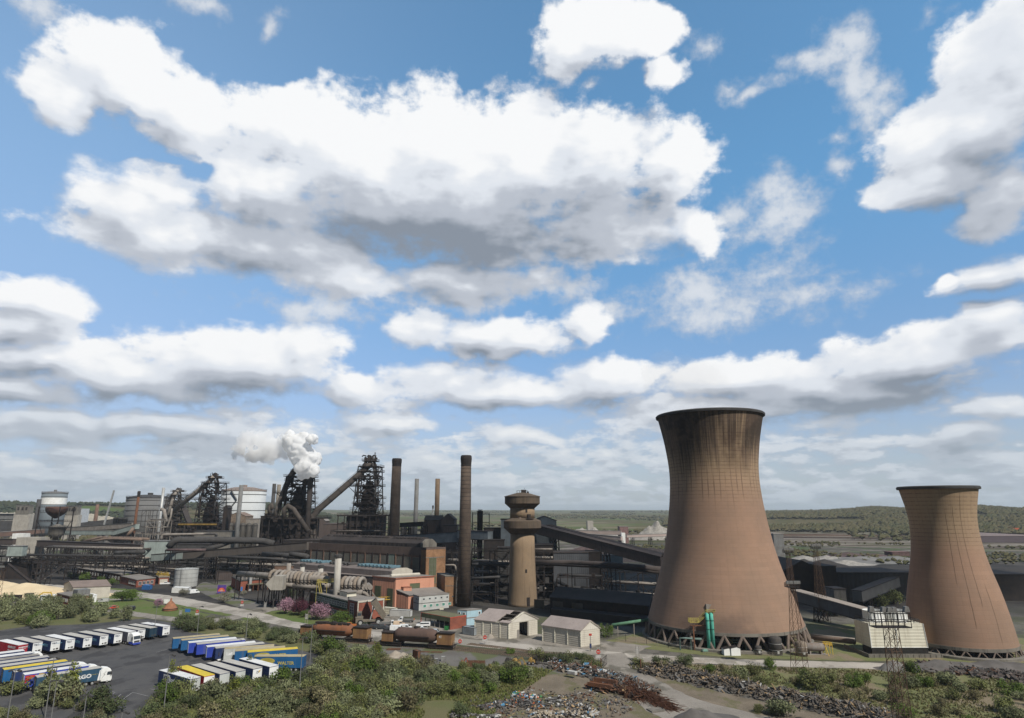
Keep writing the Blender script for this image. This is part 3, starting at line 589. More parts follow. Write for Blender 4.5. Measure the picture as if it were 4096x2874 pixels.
on_shaft(R(-72), 5.97, 42.2, .9, 1.5).build('window', black, t); on_shaft(R(-75), 6.28, 15, .8, 1.5).build('window', black, t)
b = on_shaft(R(-68), 6.9, 0, 1.4, 4.2); b.build('door', black, t)
b = MB(); fr = Matrix.Rotation(R(-62), 4, 'Z'); b.box(5.8, 8.2, -1.8, 1.8, 39.2, 39.45, lambda v: fr @ v); b.box(5.8, 7.0, -.7, .7, 39.4, 41.4, lambda v: fr @ v)
for y_ in (-1.8, -.6, .6, 1.8): b.bar(fr @ V3(8.2, y_, 39.3), fr @ V3(8.2, y_, 40.6), .1)
b.bar(fr @ V3(8.2, -1.8, 40.6), fr @ V3(8.2, 1.8, 40.6), .1); b.build('balcony', black, t)
# chimneys
def chimney(label, U, V, Y, rb, rt, m, cap=True, bands=0, capm=None, n=24, z0=0):
    p = PY(U, V, Y); t = thing('chimney', label, 'chimney', (p.x, p.y, z0)); Ht = p.z-z0
    b = MB(); b.lathe([(rb, 0), (rb*.5+rt*.5, Ht*.5), (rt, Ht)], n=n); b.build('stack', m, t, True)
    if cap:
        b = MB(); b.lathe([(rt+.02, Ht-5.2), (rt+.10, Ht-5), (rt+.10, Ht-4.4), (rt+.05, Ht-4.3), (rt+.22, Ht-2.6), (rt+.32, Ht-1.4), (rt+.22, Ht-.4), (rt-.1, Ht+.2), (rt-.5, Ht+.2), (rt-.6, Ht-2)], n=n, close=False); b.build('cap', capm or black, t)
    if bands:
        b = MB(); z = 4
        while z < Ht-6:
            r_ = pw([(0, rb), (Ht*.5, rb*.5+rt*.5), (Ht, rt)], z); b.lathe([(r_+.0, z), (r_+.06, z), (r_+.06, z+.14), (r_+.0, z+.14)], n=n, close=False); z += bands
        b.build('bands', black, t)
    return t
chm = brick('sooty_chimney_brick', (.105, .078, .060), (.075, .058, .047), (.05, .04, .035)); 
chimney('tall tapering brick chimney with iron bands, nearest of the chimneys', 1865, 1824, 312, 3.12, 2.45, chm, True, 1.9, black)
MB_t = None
chimney('tall tapering brick chimney behind the brick hall roof', 1588, 1836, 430, 3.75, 3.0, chm, True, 0, black)
chimney('slim straight rusty steel chimney, left one of the slim pair', 1668, 1916, 520, 1.75, 1.7, gsteel, False)
chimney('slim straight rusty steel chimney, right one of the slim pair', 1751, 1916, 520, 1.9, 1.9, mat('rusty_tan_stack', (.20, .15, .10), .85, (.12, .08, .055), .3, .9, streak=.6), False)
chimney('slim grey steel stack in front of the white gas holder', 966, 1941, 560, 1.9, 1.75, gsteel, False)
chimney('dark straight stack beside the steaming furnace, left of two', 1098, 1936, 520, 1.5, 1.45, dsteel, False)
chimney('pale straight stack beside the steaming furnace, right of two', 1117, 1939, 530, 1.65, 1.6, mat('pale_stack', (.26, .235, .20), .85, (.17, .15, .13), .3, .8, streak=.4), False)
chimney('far dark brick chimney between concrete bunkers at the left', 158, 1998, 900, 3.6, 2.7, dsteel, False)
chimney('far brown chimney in front of the wooded ridge', 391, 2018, 1000, 3.2, 2.3, brownbrick, False)
chimney('thin rusty-orange stack before the grey gas holder', 557, 1966, 600, 1.3, 1.1, rust, True, 0, blackr)
chimney('shiny pale steel stack beside the leftmost furnace', 655, 1952, 620, 1.4, 1.35, silver, False)
chimney('thick black stack under the steam plume', 1244, 1905, 462, 1.95, 1.8, black, True, 0, black)
chimney('far dark brick chimney stub at the left edge', 40, 2095, 1000, 3, 2.5, dsteel, False)
chimney('far slender mast-like stack on the plain', 1732, 2023, 1100, 1.6, 1.2, gsteel, True)
# gas holders
def gasholder(label, U0, U1, Vt, Vd, Y, m, roofm, stair=False, rings=7, crown=12):
    a, c = PY(U0, Vt, Y), PY(U1, Vt, Y); r_ = (c-a).length/2; cx_ = (a+c)/2; t = thing('gas_holder', label, 'gas holder', (cx_.x, cx_.y, 0)); Ht = a.z
    MB().lathe([(r_, 0), (r_, Ht)], n=72).build('shell', m, t, True)
    zc = PY(U0, Vd, Y).z
    b = MB(); b.lathe([(r_+.4, Ht-.4), (r_+.4, Ht+.8), (r_*.8, Ht+(zc-Ht)*.45), (r_*.45, Ht+(zc-Ht)*.85), (.5, zc)], n=72); b.cyl((0, 0, zc-1), (0, 0, zc+2.2), r_*.12); b.build('roof', roofm, t)
    b = MB()
    for k in range(rings):
        z = Ht*(k+.5)/rings; b.lathe([(r_, z), (r_+.35, z), (r_+.35, z+.5), (r_, z+.5)], n=72, close=False)
    b.build('bands', dsteel, t)
    b = MB()
    for k in range(36):
        aa = 2*math.pi*k/36; p = V3(math.cos(aa)*(r_+.3), math.sin(aa)*(r_+.3), Ht+.8); b.bar(p, p+V3(0, 0, 1.4), .2); aa2 = 2*math.pi*(k+1)/36; b.bar(p+V3(0, 0, 1.4), V3(math.cos(aa2)*(r_+.3), math.sin(aa2)*(r_+.3), Ht+2.2), .18)
    b.build('railing', dsteel, t)
    if stair:
        b = MB(); zz = Ht; a_ = R(-100); s_ = 1
        for k in range(5):
            a2 = a_+s_*R(17); z2 = zz-Ht*.17; pr_ = [V3(math.cos(lerp(a_, a2, i/5))*(r_+1.2), math.sin(lerp(a_, a2, i/5))*(r_+1.2), lerp(zz, z2, i/5)) for i in range(6)]
            for i in range(5): b.bar(pr_[i], pr_[i+1], 1.4, .5); b.bar(pr_[i]+V3(0, 0, 1.6), pr_[i+1]+V3(0, 0, 1.6), .25)
            a_, zz, s_ = a2, z2, -s_
        b.build('stair', dsteel, t)
    return t
ghw = mat('white_holder_paint', (.50, .52, .53), .7, (.42, .44, .45), .05, .6, streak=.25, streakcol=(.25, .24, .22)); ghg = mat('grey_holder_paint', (.15, .15, .15), .8, (.12, .12, .118), .05, .6, streak=.2)
gasholder('big pale round gas holder with zigzag stair and brown domed roof', 893, 1061, 1965, 1948, 800, ghw, mat('brown_dome', (.26, .21, .18), .9, (.22, .18, .16), .05, .6), True)
gasholder('big dark grey round gas holder behind the leftmost furnace', 518, 682, 1993, 1979, 860, ghg, dsteel, False, 9)
gasholder('blue-grey round holder with broad white band behind the rust-bellied hopper', 177, 264, 1974, 1966, 980, mat('bluegrey_holder', (.17, .20, .22), .8, (.14, .16, .175), .05, .6), gsteel, False, 6)
b = MB(); a = PY(177, 1974, 980); c = PY(264, 1974, 980); r_ = (c-a).length/2+.25; gh = [o for o in COL.objects if o.name.startswith('gas_holder')][-1]
b.lathe([(r_, HT(2020, 980)), (r_, HT(1992, 980))], n=72, close=False); b.build('white_band', white_p, gh, True)
# picture tiles used for reading positions
def tile(ox, oy, s): return lambda x, y: (ox+x*s, oy+y*s)
L1, L2, L3 = tile(0, 2350, .32528), tile(600, 2350, .32528), tile(1200, 2350, .32528)
L4, L5, L6 = tile(1800, 2350, .34843), tile(2500, 2350, .34843), tile(3200, 2350, .39024)
K1, K2, K3 = tile(0, 1800, .37234), tile(600, 1800, .37234), tile(1200, 1800, .37234)
K4, K5, K6 = tile(1800, 1800, .43457), tile(2500, 1600, .49659), tile(3200, 1800, .43453)
# buildings
class Bld:
    """box-like building read from three picture corners (A near, B along the right-hand wall, C along the left-hand wall)"""
    def __init__(s, name, label, A, B, C, h, walls, roof=None, cat='building', hp=0.0, overhang=.3, skew=True, gable=None, w=None, l=None, parapet=0, base=0.0, group=None):
        if not isinstance(A, Vector):
            A, B, C = G(*A, hp), G(*B, hp), G(*C, hp)
        for p in (A, B, C): p.z = 0
        s.w = w or (B-A).length; d = (B-A).normalized(); n = V3(-d.y, d.x); s.l = l or (C-A).dot(n)
        s.k = max(-.6, min(.6, (C-A).dot(d)/s.l)) if skew and not (w or l) else 0.0
        s.h = h; s.t = thing(name, label, cat, (A.x, A.y, base), math.atan2(d.y, d.x), group); s.flip = 1
        b = MB(); 
        if gable is None:
            b.box(0, s.w, 0, s.l, 0, h)
        elif gable[0] == 'A':      # gable end is the AB wall; ridge runs along l
            b.extr([(0, 0), (s.w, 0), (s.w, h), (s.w/2, h+gable[1]-.05), (0, h)], 0, s.l)
        else:
            b.extr([(0, 0), (s.l, 0), (s.l, h), (s.l/2, h+gable[1]-.05), (0, h)], 0, s.w, lambda v: V3(v.y, v.x, v.z))
        s.S(b).build('wall', walls, s.t)
        if roof:
            b = MB(); o = overhang
            if gable is None:
                b.box(-o, s.w+o, -o, s.l+o, h, h+.35)
                if parapet: b.box(-o, s.w+o, -o, -o+.3, h+.35, h+.35+parapet); b.box(-o, -o+.3, -o+.3, s.l+o, h+.35, h+.35+parapet)
            else:
                g_ = gable[1]; ww = s.w if gable[0] == 'A' else s.l; ll = s.l if gable[0] == 'A' else s.w; k = g_/(ww/2)
                pr = [(-o, h-o*k+.02), (ww/2, h+g_+.02), (ww+o, h-o*k+.02), (ww+o, h-o*k+.25), (ww/2, h+g_+.28), (-o, h-o*k+.25)]
                b.extr(pr, -o, ll+o, None if gable[0] == 'A' else (lambda v: V3(v.y, v.x, v.z)))
            s.S(b).build('roof', roof, s.t)
    def S(s, b):
        for i, v in enumerate(b.v): b.v[i] = (v[0]+s.k*v[1], v[1], v[2])
        return b
    def patch(s, name, m, wall, u0, u1, z0, z1, out=.06, n=1, gap=0, fm=None, bars=(1, 1), indiv=True):
        """flat features on wall 'A' (AB) or 'C' (AC); u in metres along the wall; n repeats"""
        L_ = s.w if wall == 'A' else s.l
        for k in range(n):
            a0 = u0+k*gap; a1 = u1+k*gap; b = MB()
            f = (lambda v: v) if wall == 'A' else (lambda v: V3(v.y, v.x, v.z))
            b.box(a0, a1, -out, .02, z0, z1, f); o = s.S(b).build(name, m, s.t)
            if fm:
                b = MB(); t_ = .10
                for x0, x1, y0, y1 in ((a0-t_, a1+t_, z0-t_, z0), (a0-t_, a1+t_, z1, z1+t_), (a0-t_, a0, z0, z1), (a1, a1+t_, z0, z1)): b.box(x0, x1, -out-.05, .02, y0, y1, f)
                for i in range(1, bars[0]+1): x_ = a0+(a1-a0)*i/(bars[0]+1); b.box(x_-.045, x_+.045, -out-.045, -out-.005, z0, z1, f)
                for i in range(1, bars[1]+1): z_ = z0+(z1-z0)*i/(bars[1]+1); b.box(a0, a1, -out-.04, -out-.005, z_-.04, z_+.04, f)
                s.S(b).build('frame', fm, o)
        return s
    def add(s, name, m, fn): b = MB(); fn(b); return s.S(b).build(name, m, s.t)
# brick hall with tall panelled windows
h = Bld('brick_hall', 'long dark brick hall with tall ribbed window bays and an orange lit gable', K3(1300, 1062), K3(1560, 1052), K3(105, 1005), 24, brownbrick, None, hp=24)
h.add('gable_wall', orbrick, lambda b: (b.box(0, h.w, -.25, 0, 0, 24.05), b.box(0, .9, -.32, -.25, 0, 24.1), b.box(h.w-.8, h.w, -.32, -.25, 0, 24.1)))
for z_ in (6.6, 19.2): h.add('string_course', conc_d, lambda b: b.box(.9, h.w-.8, -.33, -.25, z_, z_+.35))
h.patch('window', greendirty, 'A', h.w*.33, h.w*.61, 6.9, 19.2, .40, fm=gsteel, bars=(3, 3))
nb = 15; step = (h.l-2)/nb
for k in range(nb):
    x0 = 1.2+k*step; 
    h.patch('window', mat('light_ribbed_panel', (.20, .25, .20), .8, (.15, .19, .155), .3, .8, ribs=.7, ribdir=3) if k == 3 else mat('grimy_ribbed_window', (.10, .105, .085), .7, (.07, .072, .06), .3, .8, ribs=.7, ribdir=3), 'C', x0, x0+step*.70, 7.5 if k != 3 else 5.5, 19.5 if k != 3 else 20.5, .10, fm=gsteel if k == 3 else psteel, bars=(4, 1))
for k in range(nb+1): x0 = .6+k*step-.4; h.patch('pilaster', brownbrick if k % 2 else black, 'C', x0-.25, x0+.35, 0, 21, .35)
h.add('parapet', mat('sooty_brick_band', (.135, .098, .082), .9, (.10, .075, .065), .2, .8, streak=.3), lambda b: (b.box(-.3, 0, -.3, h.l+.3, 20.5, 24.5), b.box(-.3, h.w, -.34, -.25, 23.4, 24.4)))
h.add('roof', blackroof, lambda b: (b.box(.01, h.w-.2, 0.01, h.l, 24.0, 24.35), b.extr([(h.w*.22, 24.3), (h.w*.22, 26.2), (h.w*.40, 28.4), (h.w*.66, 28.4), (h.w*.84, 26.2), (h.w*.84, 24.3)], 4, h.l-4)))
h.add('roof_end', conc_d, lambda b: b.extr([(h.w*.22, 24.4), (h.w*.22, 26.3), (h.w*.40, 28.5), (h.w*.66, 28.5), (h.w*.84, 26.3), (h.w*.84, 24.4)], 3.2, 3.98))
for k in range(28):
    y_ = 6+k*(h.l-12)/28
    if k % 9 != 8: h.add('roof_fan', blackroof, lambda b: (b.box(h.w*.42, h.w*.66, y_, y_+2.2, 28.4, 29.1), b.extr([(h.w*.38, 28.7), (h.w*.5, 29.4), (h.w*.70, 28.7), (h.w*.70, 28.5), (h.w*.38, 28.5)], y_+.2, y_+2.0)))
for k in range(9): y_ = h.l*.15+k*3.2; h.add('louvre', black, lambda b: b.box(h.w*.21, h.w*.23, y_, y_+1.4, 24.6, 26))
HALL = h
an = Bld('brick_annex', 'orange brick annex stepping out beside the brick hall gable', K3(1560, 1362), K3(1675, 1362), K3(1470, 1330), 13, orbrick, conc_d, hp=13, overhang=.1)
an.add('string_course', conc_d, lambda b: b.box(0, an.w, -.08, 0, 8.7, 9.0)); an.patch('window', greendirty, 'A', 1, 2, 3, 6, .1)
# lower hall with vents on its roof, parallel to the brick hall and nearer
dA = Vector((math.cos(h.t.rotation_euler.z), math.sin(h.t.rotation_euler.z), 0)); nA = (V3(-dA.y, dA.x)+dA*h.k)
A_ = G(*K3(930, 1335), 12.5); lh = Bld('turbine_hall', 'low sooty hall with a row of blue and grey roof vents beside the brick hall', A_, A_+dA*16, A_+nA*76, 10.5, brownclad, mat('pale_dusty_roof', (.24, .205, .19), .9, (.17, .145, .135), .2, .8), overhang=.2)
lh.add('monitor', mat('dusty_monitor_roof', (.19, .165, .155), .9, (.13, .11, .105), .15, .9, ribs=1.0, ribdir=1), lambda b: b.extr([(3, 10.85), (3, 13.6), (6, 14.8), (11, 14.8), (14, 13.6), (14, 10.85)], .6, 75))
lh.add('monitor_end', white_w, lambda b: b.extr([(2.9, 10.9), (2.9, 13.7), (6, 14.95), (11, 14.95), (14.1, 13.7), (14.1, 10.9)], -.1, .58))
vb = mat('blue_vent', (.10, .19, .24), .7, (.08, .12, .14), .8, .7)
for k in range(26):
    if k in (9, 10, 13, 17, 18, 21): continue
    y_ = 4+k*2.7; lh.add('roof_vent', vb if k not in (11, 12, 14, 15, 16) else dsteel, lambda b: (b.box(5.5, 10.5, y_, y_+1.7, 14.8, 15.3), b.cyl((4.9, y_+.85, 15.3), (11.1, y_+.85, 15.3), .65, None, 8)))
for k in range(8): lh.patch('window', dsteel, 'C', 4+k*9, 9+k*9, 2, 8, .1)
# salmon clad plant house with lean-to
sb = Bld('salmon_plant_house', 'salmon pink clad plant house with green side doors and a grey flat roof', K3(1030, 1385), K3(1443, 1360), K3(785, 1362), 12.5, orange, greyroof, hp=12.5)
sb.patch('vent_grille', greendirty, 'A', sb.w*.36, sb.w*.62, 7.6, 10, .1, fm=orange, bars=(0, 0)); sb.patch('door', greendirty, 'C', sb.l*.10, sb.l*.34, 0, 8, .1); sb.patch('door', greendirty, 'C', sb.l*.62, sb.l*.88, 0, 8.6, .1)
ft = mat('sooty_salmon_flashing', (.30, .12, .08), .8, (.2, .09, .06), .5, .7)
sb.add('flashing', ft, lambda b: (b.box(-.34, sb.w+.34, -.36, -.31, 12.4, 12.9), b.box(-.36, -.31, -.3, sb.l+.3, 12.4, 12.9)))
sb.add('lean_to_wall', orange, lambda b: (b.box(0.5, sb.w-.2, -7.5, -.02, 0, 5.6),))
sb.add('lean_to_roof', greyroof, lambda b: b.extr([(-8, 5.7), (-.05, 7.4), (-.05, 7.7), (-8, 6.0)], .3, sb.w+.6, lambda v: V3(v.y, v.x, v.z)))
sb.add('duct', white_w, lambda b: b.cyl((2, 6, 13.3), (sb.w-3, 6, 13.3), .7, None, 10))
st_ = Bld('salmon_stair_block', 'small salmon stair block with yellow gantry left of the grey cabins', L3(1265, 250), L3(1365, 245), L3(1195, 232), 8.5, orange, ft, overhang=.1)
st_.patch('window', glass, 'A', st_.w*.3, st_.w*.65, 1.0, 2.4, .08, fm=white_p, bars=(0, 0))
b = MB()
for y_ in (0, 1.0): b.bar((-1, st_.l-1+y_, 3.2), (-17, st_.l-1+y_, 3.2), .25); b.bar((-1, st_.l-1+y_, 4.3), (-17, st_.l-1+y_, 4.3), .1)
for k in range(9): b.bar((-1-k*2, st_.l-1, 3.2), (-1-k*2, st_.l-1, 4.3), .1); b.bar((-1-k*2, st_.l, 3.2), (-1-k*2, st_.l, 4.3), .1)
b.build('gantry', yellow, st_.t)
# grey cabins in two tiers
gc = Bld('portable_cabins', 'two-storey block of grey portable cabins with small green windows', L3(1460, 290), L3(1830, 252), L3(1388, 268), 5.9, mat('pale_grey_cabin', (.46, .47, .455), .7, (.38, .385, .37), .3, .7, streak=.15), greyroof, overhang=.15)
gc.add('mid_gap', black, lambda b: (b.box(-.05, gc.w+.05, -.05, 0, 2.85, 3.05), b.box(-.05, 0, 0, gc.l, 2.85, 3.05)))
for k in range(6): gc.patch('window', glass, 'A', 2+k*3.0, 2.8+k*3.0, 4.4, 5.0, .06)
gm = mat('green_tinted_window', (.10, .26, .20), .3, (.07, .18, .15), .8, .5)
for k in range(5): gc.patch('window', gm, 'A', 2.2+k*3.2, 3.6+k*3.2, 1.2, 2.3, .06, fm=white_p, bars=(0, 0))
for k in range(2): gc.patch('window', glass, 'C', .7+k*1.8, 1.5+k*1.8, 4.2, 5.0, .06)
# offices: green panelled long block with brick end
of = Bld('office_end_block', 'red brick office end block with tall white-framed stair window and white coping', L3(715, 185), L3(1030, 150), L3(590, 155), 7.9, redbrick, greyroof, hp=7.9, overhang=.12)
of.patch('window', glass, 'C', of.l*.38, of.l*.74, 1.8, 6.9, .08, fm=white_p, bars=(1, 4)); of.patch('window', glass, 'A', of.w*.56, of.w*.72, 4.6, 6.8, .08, fm=white_p, bars=(1, 1))
of.add('coping', white_w, lambda b: (b.box(-.2, of.w+.2, -.22, -.12, 7.7, 8.4), b.box(-.2, .25, -.12, -.02, 0, 7.7), b.box(of.w-.3, of.w+.2, -.12, -.02, 0, 7.7)))
a0 = of.t.matrix_basis if False else None
cO, sO = math.cos(of.t.rotation_euler.z), math.sin(of.t.rotation_euler.z); dO = V3(cO, sO); nO = V3(-sO, cO)+dO*of.k
CC = of.t.location+nO*of.l+dO*.5; Lf = (G(*L2(1795, 75), 7.3)-CC); ln = abs(Lf.dot(V3(-sO, cO)))
og = Bld('green_office_block', 'long office block with dark green upper panels, white windows and flat grey roof', CC, CC+dO*(of.w-.6), CC+nO*ln, 7.3, redbrick, greyroof, overhang=.25)
og.add('panel_band', ofgreen, lambda b: b.box(-.12, -.005, .2, og.l*.88, 3.6, 7.25)); og.add('end_panel', darkbrick, lambda b: b.box(-.10, -.005, og.l*.885, og.l-.2, 3.6, 7.25))
nw = 13
for k in range(nw):
    u_ = 1.4+k*(og.l*.86-1.5)/nw; og.patch('window', glass, 'C', u_, u_+1.7, 4.6, 6.4, .17, fm=white_p, bars=(1, 1))
for k in range(nw): u_ = 1.4+k*(og.l*.86-1.5)/nw; og.patch('window', glass, 'C', u_, u_+1.7, 1.0, 2.6, .05, fm=white_p, bars=(1, 0))
og.add('penthouse', cream, lambda b: (b.box(4, 8.5, og.l*.26, og.l*.44, 7.66, 9.4),)); og.add('penthouse_roof', greyroof, lambda b: b.box(3.7, 8.8, og.l*.24, og.l*.46, 9.4, 9.65))
og.add('plant_box', gsteel, lambda b: (b.box(4, 7, og.l*.6, og.l*.74, 7.66, 8.6), b.box(2, 3, og.l*.1, og.l*.13, 7.66, 8.4)))
og.add('plinth', white_w, lambda b: b.box(-.3, -.26, 0, og.l, 7.2, 7.62))
# fabric-roofed sheds
def fshed(label, A, B, C, h, g_, open_door, hole, group=None):
    s = Bld('gabled_shed', label, A, B, C, h, white_w, None, hp=h)
    s_ = s; w_, l_ = s.w, s.l; rm = mat('pinkish_grey_sheet_roof', (.34, .29, .27), .9, (.28, .24, .225), .2, .7, streak=.15)
    old = [c for c in s.t.children if c.name.startswith('wall')][0]; bpy.data.objects.remove(old)
    b = MB(); k = g_/(w_/2)
    if open_door:
        d0, d1, dh = w_*.36, w_*.66, h*.95
        b.box(0, d0, 0, .25, 0, h); b.box(d1, w_, 0, .25, 0, h); b.box(d0, d1, 0, .25, dh, h)
    else: b.box(0, w_, 0, .25, 0, h)
    b.box(0, .25, .25, l_, 0, h); b.box(w_-.25, w_, .25, l_, 0, h); b.box(.25, w_-.25, l_-.25, l_, 0, h)
    s.S(b).build('wall', white_w, s.t)
    b = MB(); b.extr([(0, h+.005), (w_, h+.005), (w_/2, h+g_)], -.04, .3); b.extr([(0, h+.005), (w_, h+.005), (w_/2, h+g_)], l_-.3, l_); s.S(b).build('gable', mat('pale_gable_sheet', (.56, .53, .475), .85, (.47, .44, .39), .3, .7, ribs=.8, ribdir=0), s.t)
    nb = 3
    for i in range(nb+1 if hole else nb):
        n_ = nb+1 if hole else nb; y0, y1 = -.35 if i == 0 else l_*i/n_+.03, l_*(i+1)/n_-.03 if i < n_-1 else l_+.3
        b = MB()
        for sg in ((0,), (1,)):
            L_ = [(-.3, h-.3*k+.05), (w_/2, h+g_+.05), (w_/2, h+g_+.25), (-.3, h-.3*k+.25)]
            if sg[0]: L_ = [(w_-x, z) for x, z in L_]
            if hole and i == 0 and sg[0] == 0: 
                b.extr([(x, z) for x, z in [(-.3, h-.3*k+.05), (.9, h+.9*k+.05), (.9, h+.9*k+.25), (-.3, h-.3*k+.25)]], y0, y1); continue
            if hole and i == 1 and sg[0] == 0:
                b.extr(L_, lerp(y0, y1, .45), y1); b.extr([(w_*.34, h+w_*.34*k+.05), (w_/2, h+g_+.05), (w_/2, h+g_+.25), (w_*.34, h+w_*.34*k+.25)], lerp(y0, y1, .1), lerp(y0, y1, .46)); continue
            b.extr(L_, y0, y1)
        s.S(b).build('roof_sheet', rm, s.t)
    b = MB()
    for i in range(int(l_/4.5)+1):
        y = min(.6+i*4.5, l_-.6)
        b.bar((.3, y, h), (w_/2, y, h+g_-.1), .22); b.bar((w_-.3, y, h), (w_/2, y, h+g_-.1), .22); b.bar((.3, y, h), (w_-.3, y, h), .16); b.bar((.35, y, 0), (.35, y, h), .25); b.bar((w_-.35, y, 0), (w_-.35, y, h), .25)
    for u_ in (.2, .35, .5, .65, .8): z_ = h+g_*(1-abs(u_-.5)*2); b.bar((w_*u_, .3, z_), (w_*u_, l_-.3, z_), .16)
    s.S(b).build('frame', psteel, s.t)
    b = MB(); n_ = nb+1 if hole else nb
    for i in range(n_+1): y = min(l_*i/n_, l_-.1); b.bar((-.06, y, 0), (-.06, y, h), .22)
    b.bar((-.12, -.1, h-.05), (-.12, l_, h-.05), .2); b.bar((-.1, -.1, h), (w_/2, -.15, h+g_), .25); b.bar((w_+.1, -.1, h), (w_/2, -.15, h+g_), .25)
    s.S(b).build('trim', cream, s.t)
    if open_door:
        b = MB(); b.box(w_*.28, w_*.35, -.08, 0, 0, 2.6); b.box(w_*.665, w_*.68, -.05, .05, 0, h*.95); s.S(b).build('door', greyroof, s.t)
        b = MB()
        for _ in range(14): x, y, z = random.uniform(w_*.3, w_*.72), random.uniform(2, 8), random.uniform(0, 1.6); b.box(x, x+random.uniform(.5, 2), y, y+random.uniform(.5, 2), 0 if z < .8 else z, z+.8)
        tag(s.S(b).build('stored_machinery', black, s.t), kind='stuff')
    return s
s1_ = fshed('pale corrugated shed with a hole in its pinkish roof and open doorway', L4(675, 412), L4(1003, 365), L4(285, 371), 5.2, 3.0, True, True)
s2_ = fshed('pale corrugated shed with an unbroken pinkish roof, nearer the cooling tower', L4(1500, 497), L4(1718, 470), L4(1060, 434), 5.1, 2.6, False, False)
# blue cabins, container, shelter
bc_m = mat('light_blue_cabin', (.36, .52, .60), .7, (.31, .44, .50), .4, .7, streak=.25, streakcol=(.2, .22, .22))
for i, (zb, lb_) in enumerate(((0, 'lower light blue cabin of the stacked pair by the pale shed'), (2.75, 'upper light blue cabin of the stacked pair by the pale shed'))):
    bc = Bld('site_cabin', lb_, L4(193, 442), L4(362, 425), L4(75, 432), 2.6, bc_m, greyroof, 'cabin', overhang=.05, base=zb)
    bc.patch('window', glass, 'A', bc.w*.78, bc.w*.90, 1.1, 2.0, .06, fm=white_p, bars=(0, 0)); bc.patch('window', glass, 'C', bc.l*.2, bc.l*.4, 1.0, 1.9, .06, fm=white_p, bars=(0, 0)); bc.patch('window', glass, 'C', bc.l*.7, bc.l*.9, 1.0, 1.9, .06, fm=white_p, bars=(0, 0))
def container(label, A, B, C, m, h=2.6, base=0.0, group=None, **kw):
    c = Bld('shipping_container', label, A, B, C, h, m, None, 'container', base=base, group=group, **kw)
    c.add('frame', dsteel, lambda b: [b.box(x-.06, x+.06, y-.06, y+.06, 0, h+.03) for x in (0, c.w) for y in (0, c.l)]+[b.box(0, c.w, y-.06, y+.06, z-.06, z+.06) for y in (0, c.l) for z in (.1, h)]+[b.box(x-.06, x+.06, 0, c.l, z-.06, z+.06) for x in (0, c.w) for z in (.1, h)])
    c.add('ribs', m, lambda b: [b.box(-.07, 0, .3+k*.45, .5+k*.45, .15, h-.1) for k in range(int(c.l/.45)-1)]); return c
cgrey = mat('grey_container', (.24, .27, .29), .7, (.18, .19, .20), .5, .7, streak=.3)
container('grey corrugated container in front of the pale holed shed', L4(272, 560), L4(335, 545), L4(138, 540), cgrey)
container('pale corrugated container behind the tipper truck and grey cabins', L3(1350, 370), L3(1400, 350), L3(1165, 335), mat('pale_container', (.50, .50, .48), .7, (.40, .40, .39), .4, .7), w=2.6)
container('cream container left of the pale container by the brick office', L3(1150, 340), L3(1215, 325), L3(1040, 318), cream, w=2.6)
container('blue skip-like container by the low brick offices', K1(1600, 1510), K1(1635, 1498), K1(1535, 1500), blue_p, h=2.4)
container('white container lying beside the road at the left', K2(405, 1545), K2(440, 1530), K2(228, 1540), white_p, h=2.8)
container('rust brown container among the scrap by the yard', L3(1445, 885), L3(1480, 875), L3(1385, 868), rust, h=2.2)
sh = G(*L3(1840, 525)); sB = G(*L3(1985, 492)); sC = G(*L3(1487, 455)); t = thing('parking_shelter', 'open-fronted parking shelter with green fascia and red edging', 'shelter', (sh.x, sh.y, 0), ang(sh, sC)); Ls = (sC-sh).length
b = MB(); b.box(0, Ls, -.1, 0, 2.7, 4.2); b.build('fascia', greendirty, t)
b = MB(); b.box(-.1, Ls, -.16, -.1, 4.15, 4.35); b.box(Ls, Ls+.2, -.16, 0, .0, 4.3); b.box(-.2, 0, -.15, 7.9, 4.15, 4.35) if False else None; b.box(-.25, 0, -8, 0, 4.1, 4.3); b.build('edging', red_p, t)
for k in range(6): b = MB(); b.box(.3+k*Ls/6, .5+k*Ls/6, -.3, -.1, 0, 2.7); b.build('post', psteel, t)
b = MB(); b.box(-.22, -.02, -8, 0, 0, 4.1); b.build('end_wall', redbrick, t)
b = MB(); b.box(0, Ls, -8, -7.8, 0, 3.6); b.build('back_wall', black, t); b = MB(); b.box(0, Ls, -8, -.12, 4.2, 4.3); b.build('roof', mat('mossy_roof', (.11, .12, .06), .9, (.17, .15, .11), .4, .9), t)
# left side works buildings
dp = Bld('gabled_shed', 'white gabled depot shed with brown roof beside the sand heap', L1(880, 150), L1(1342, 128), L1(768, 105), 5.6, white_w, mat('brown_shed_roof', (.22, .175, .155), .9, (.17, .135, .12), .2, .7), gable=('C', 2.2))
dp.patch('door', gsteel, 'C', dp.l*.38, dp.l*.66, 0, 3.6, .08)
Bld('site_cabin', 'white flat-topped cabin in the upper tier before the depot shed', L1(1110, 108), L1(1190, 100), L1(1000, 85), 3.1, white_p, white_p, 'cabin', base=3.0, overhang=.1)
Bld('site_cabin', 'white cabin on the ground before the depot shed', L1(1125, 190), L1(1182, 182), L1(1020, 165), 3.1, white_p, white_p, 'cabin', overhang=.1)
rb = Bld('brick_workshop', 'low red brick workshop with flat roof between the sand heap and depot', L1(878, 232), L1(1125, 200), L1(688, 180), 3.8, redbrick, greyroof)
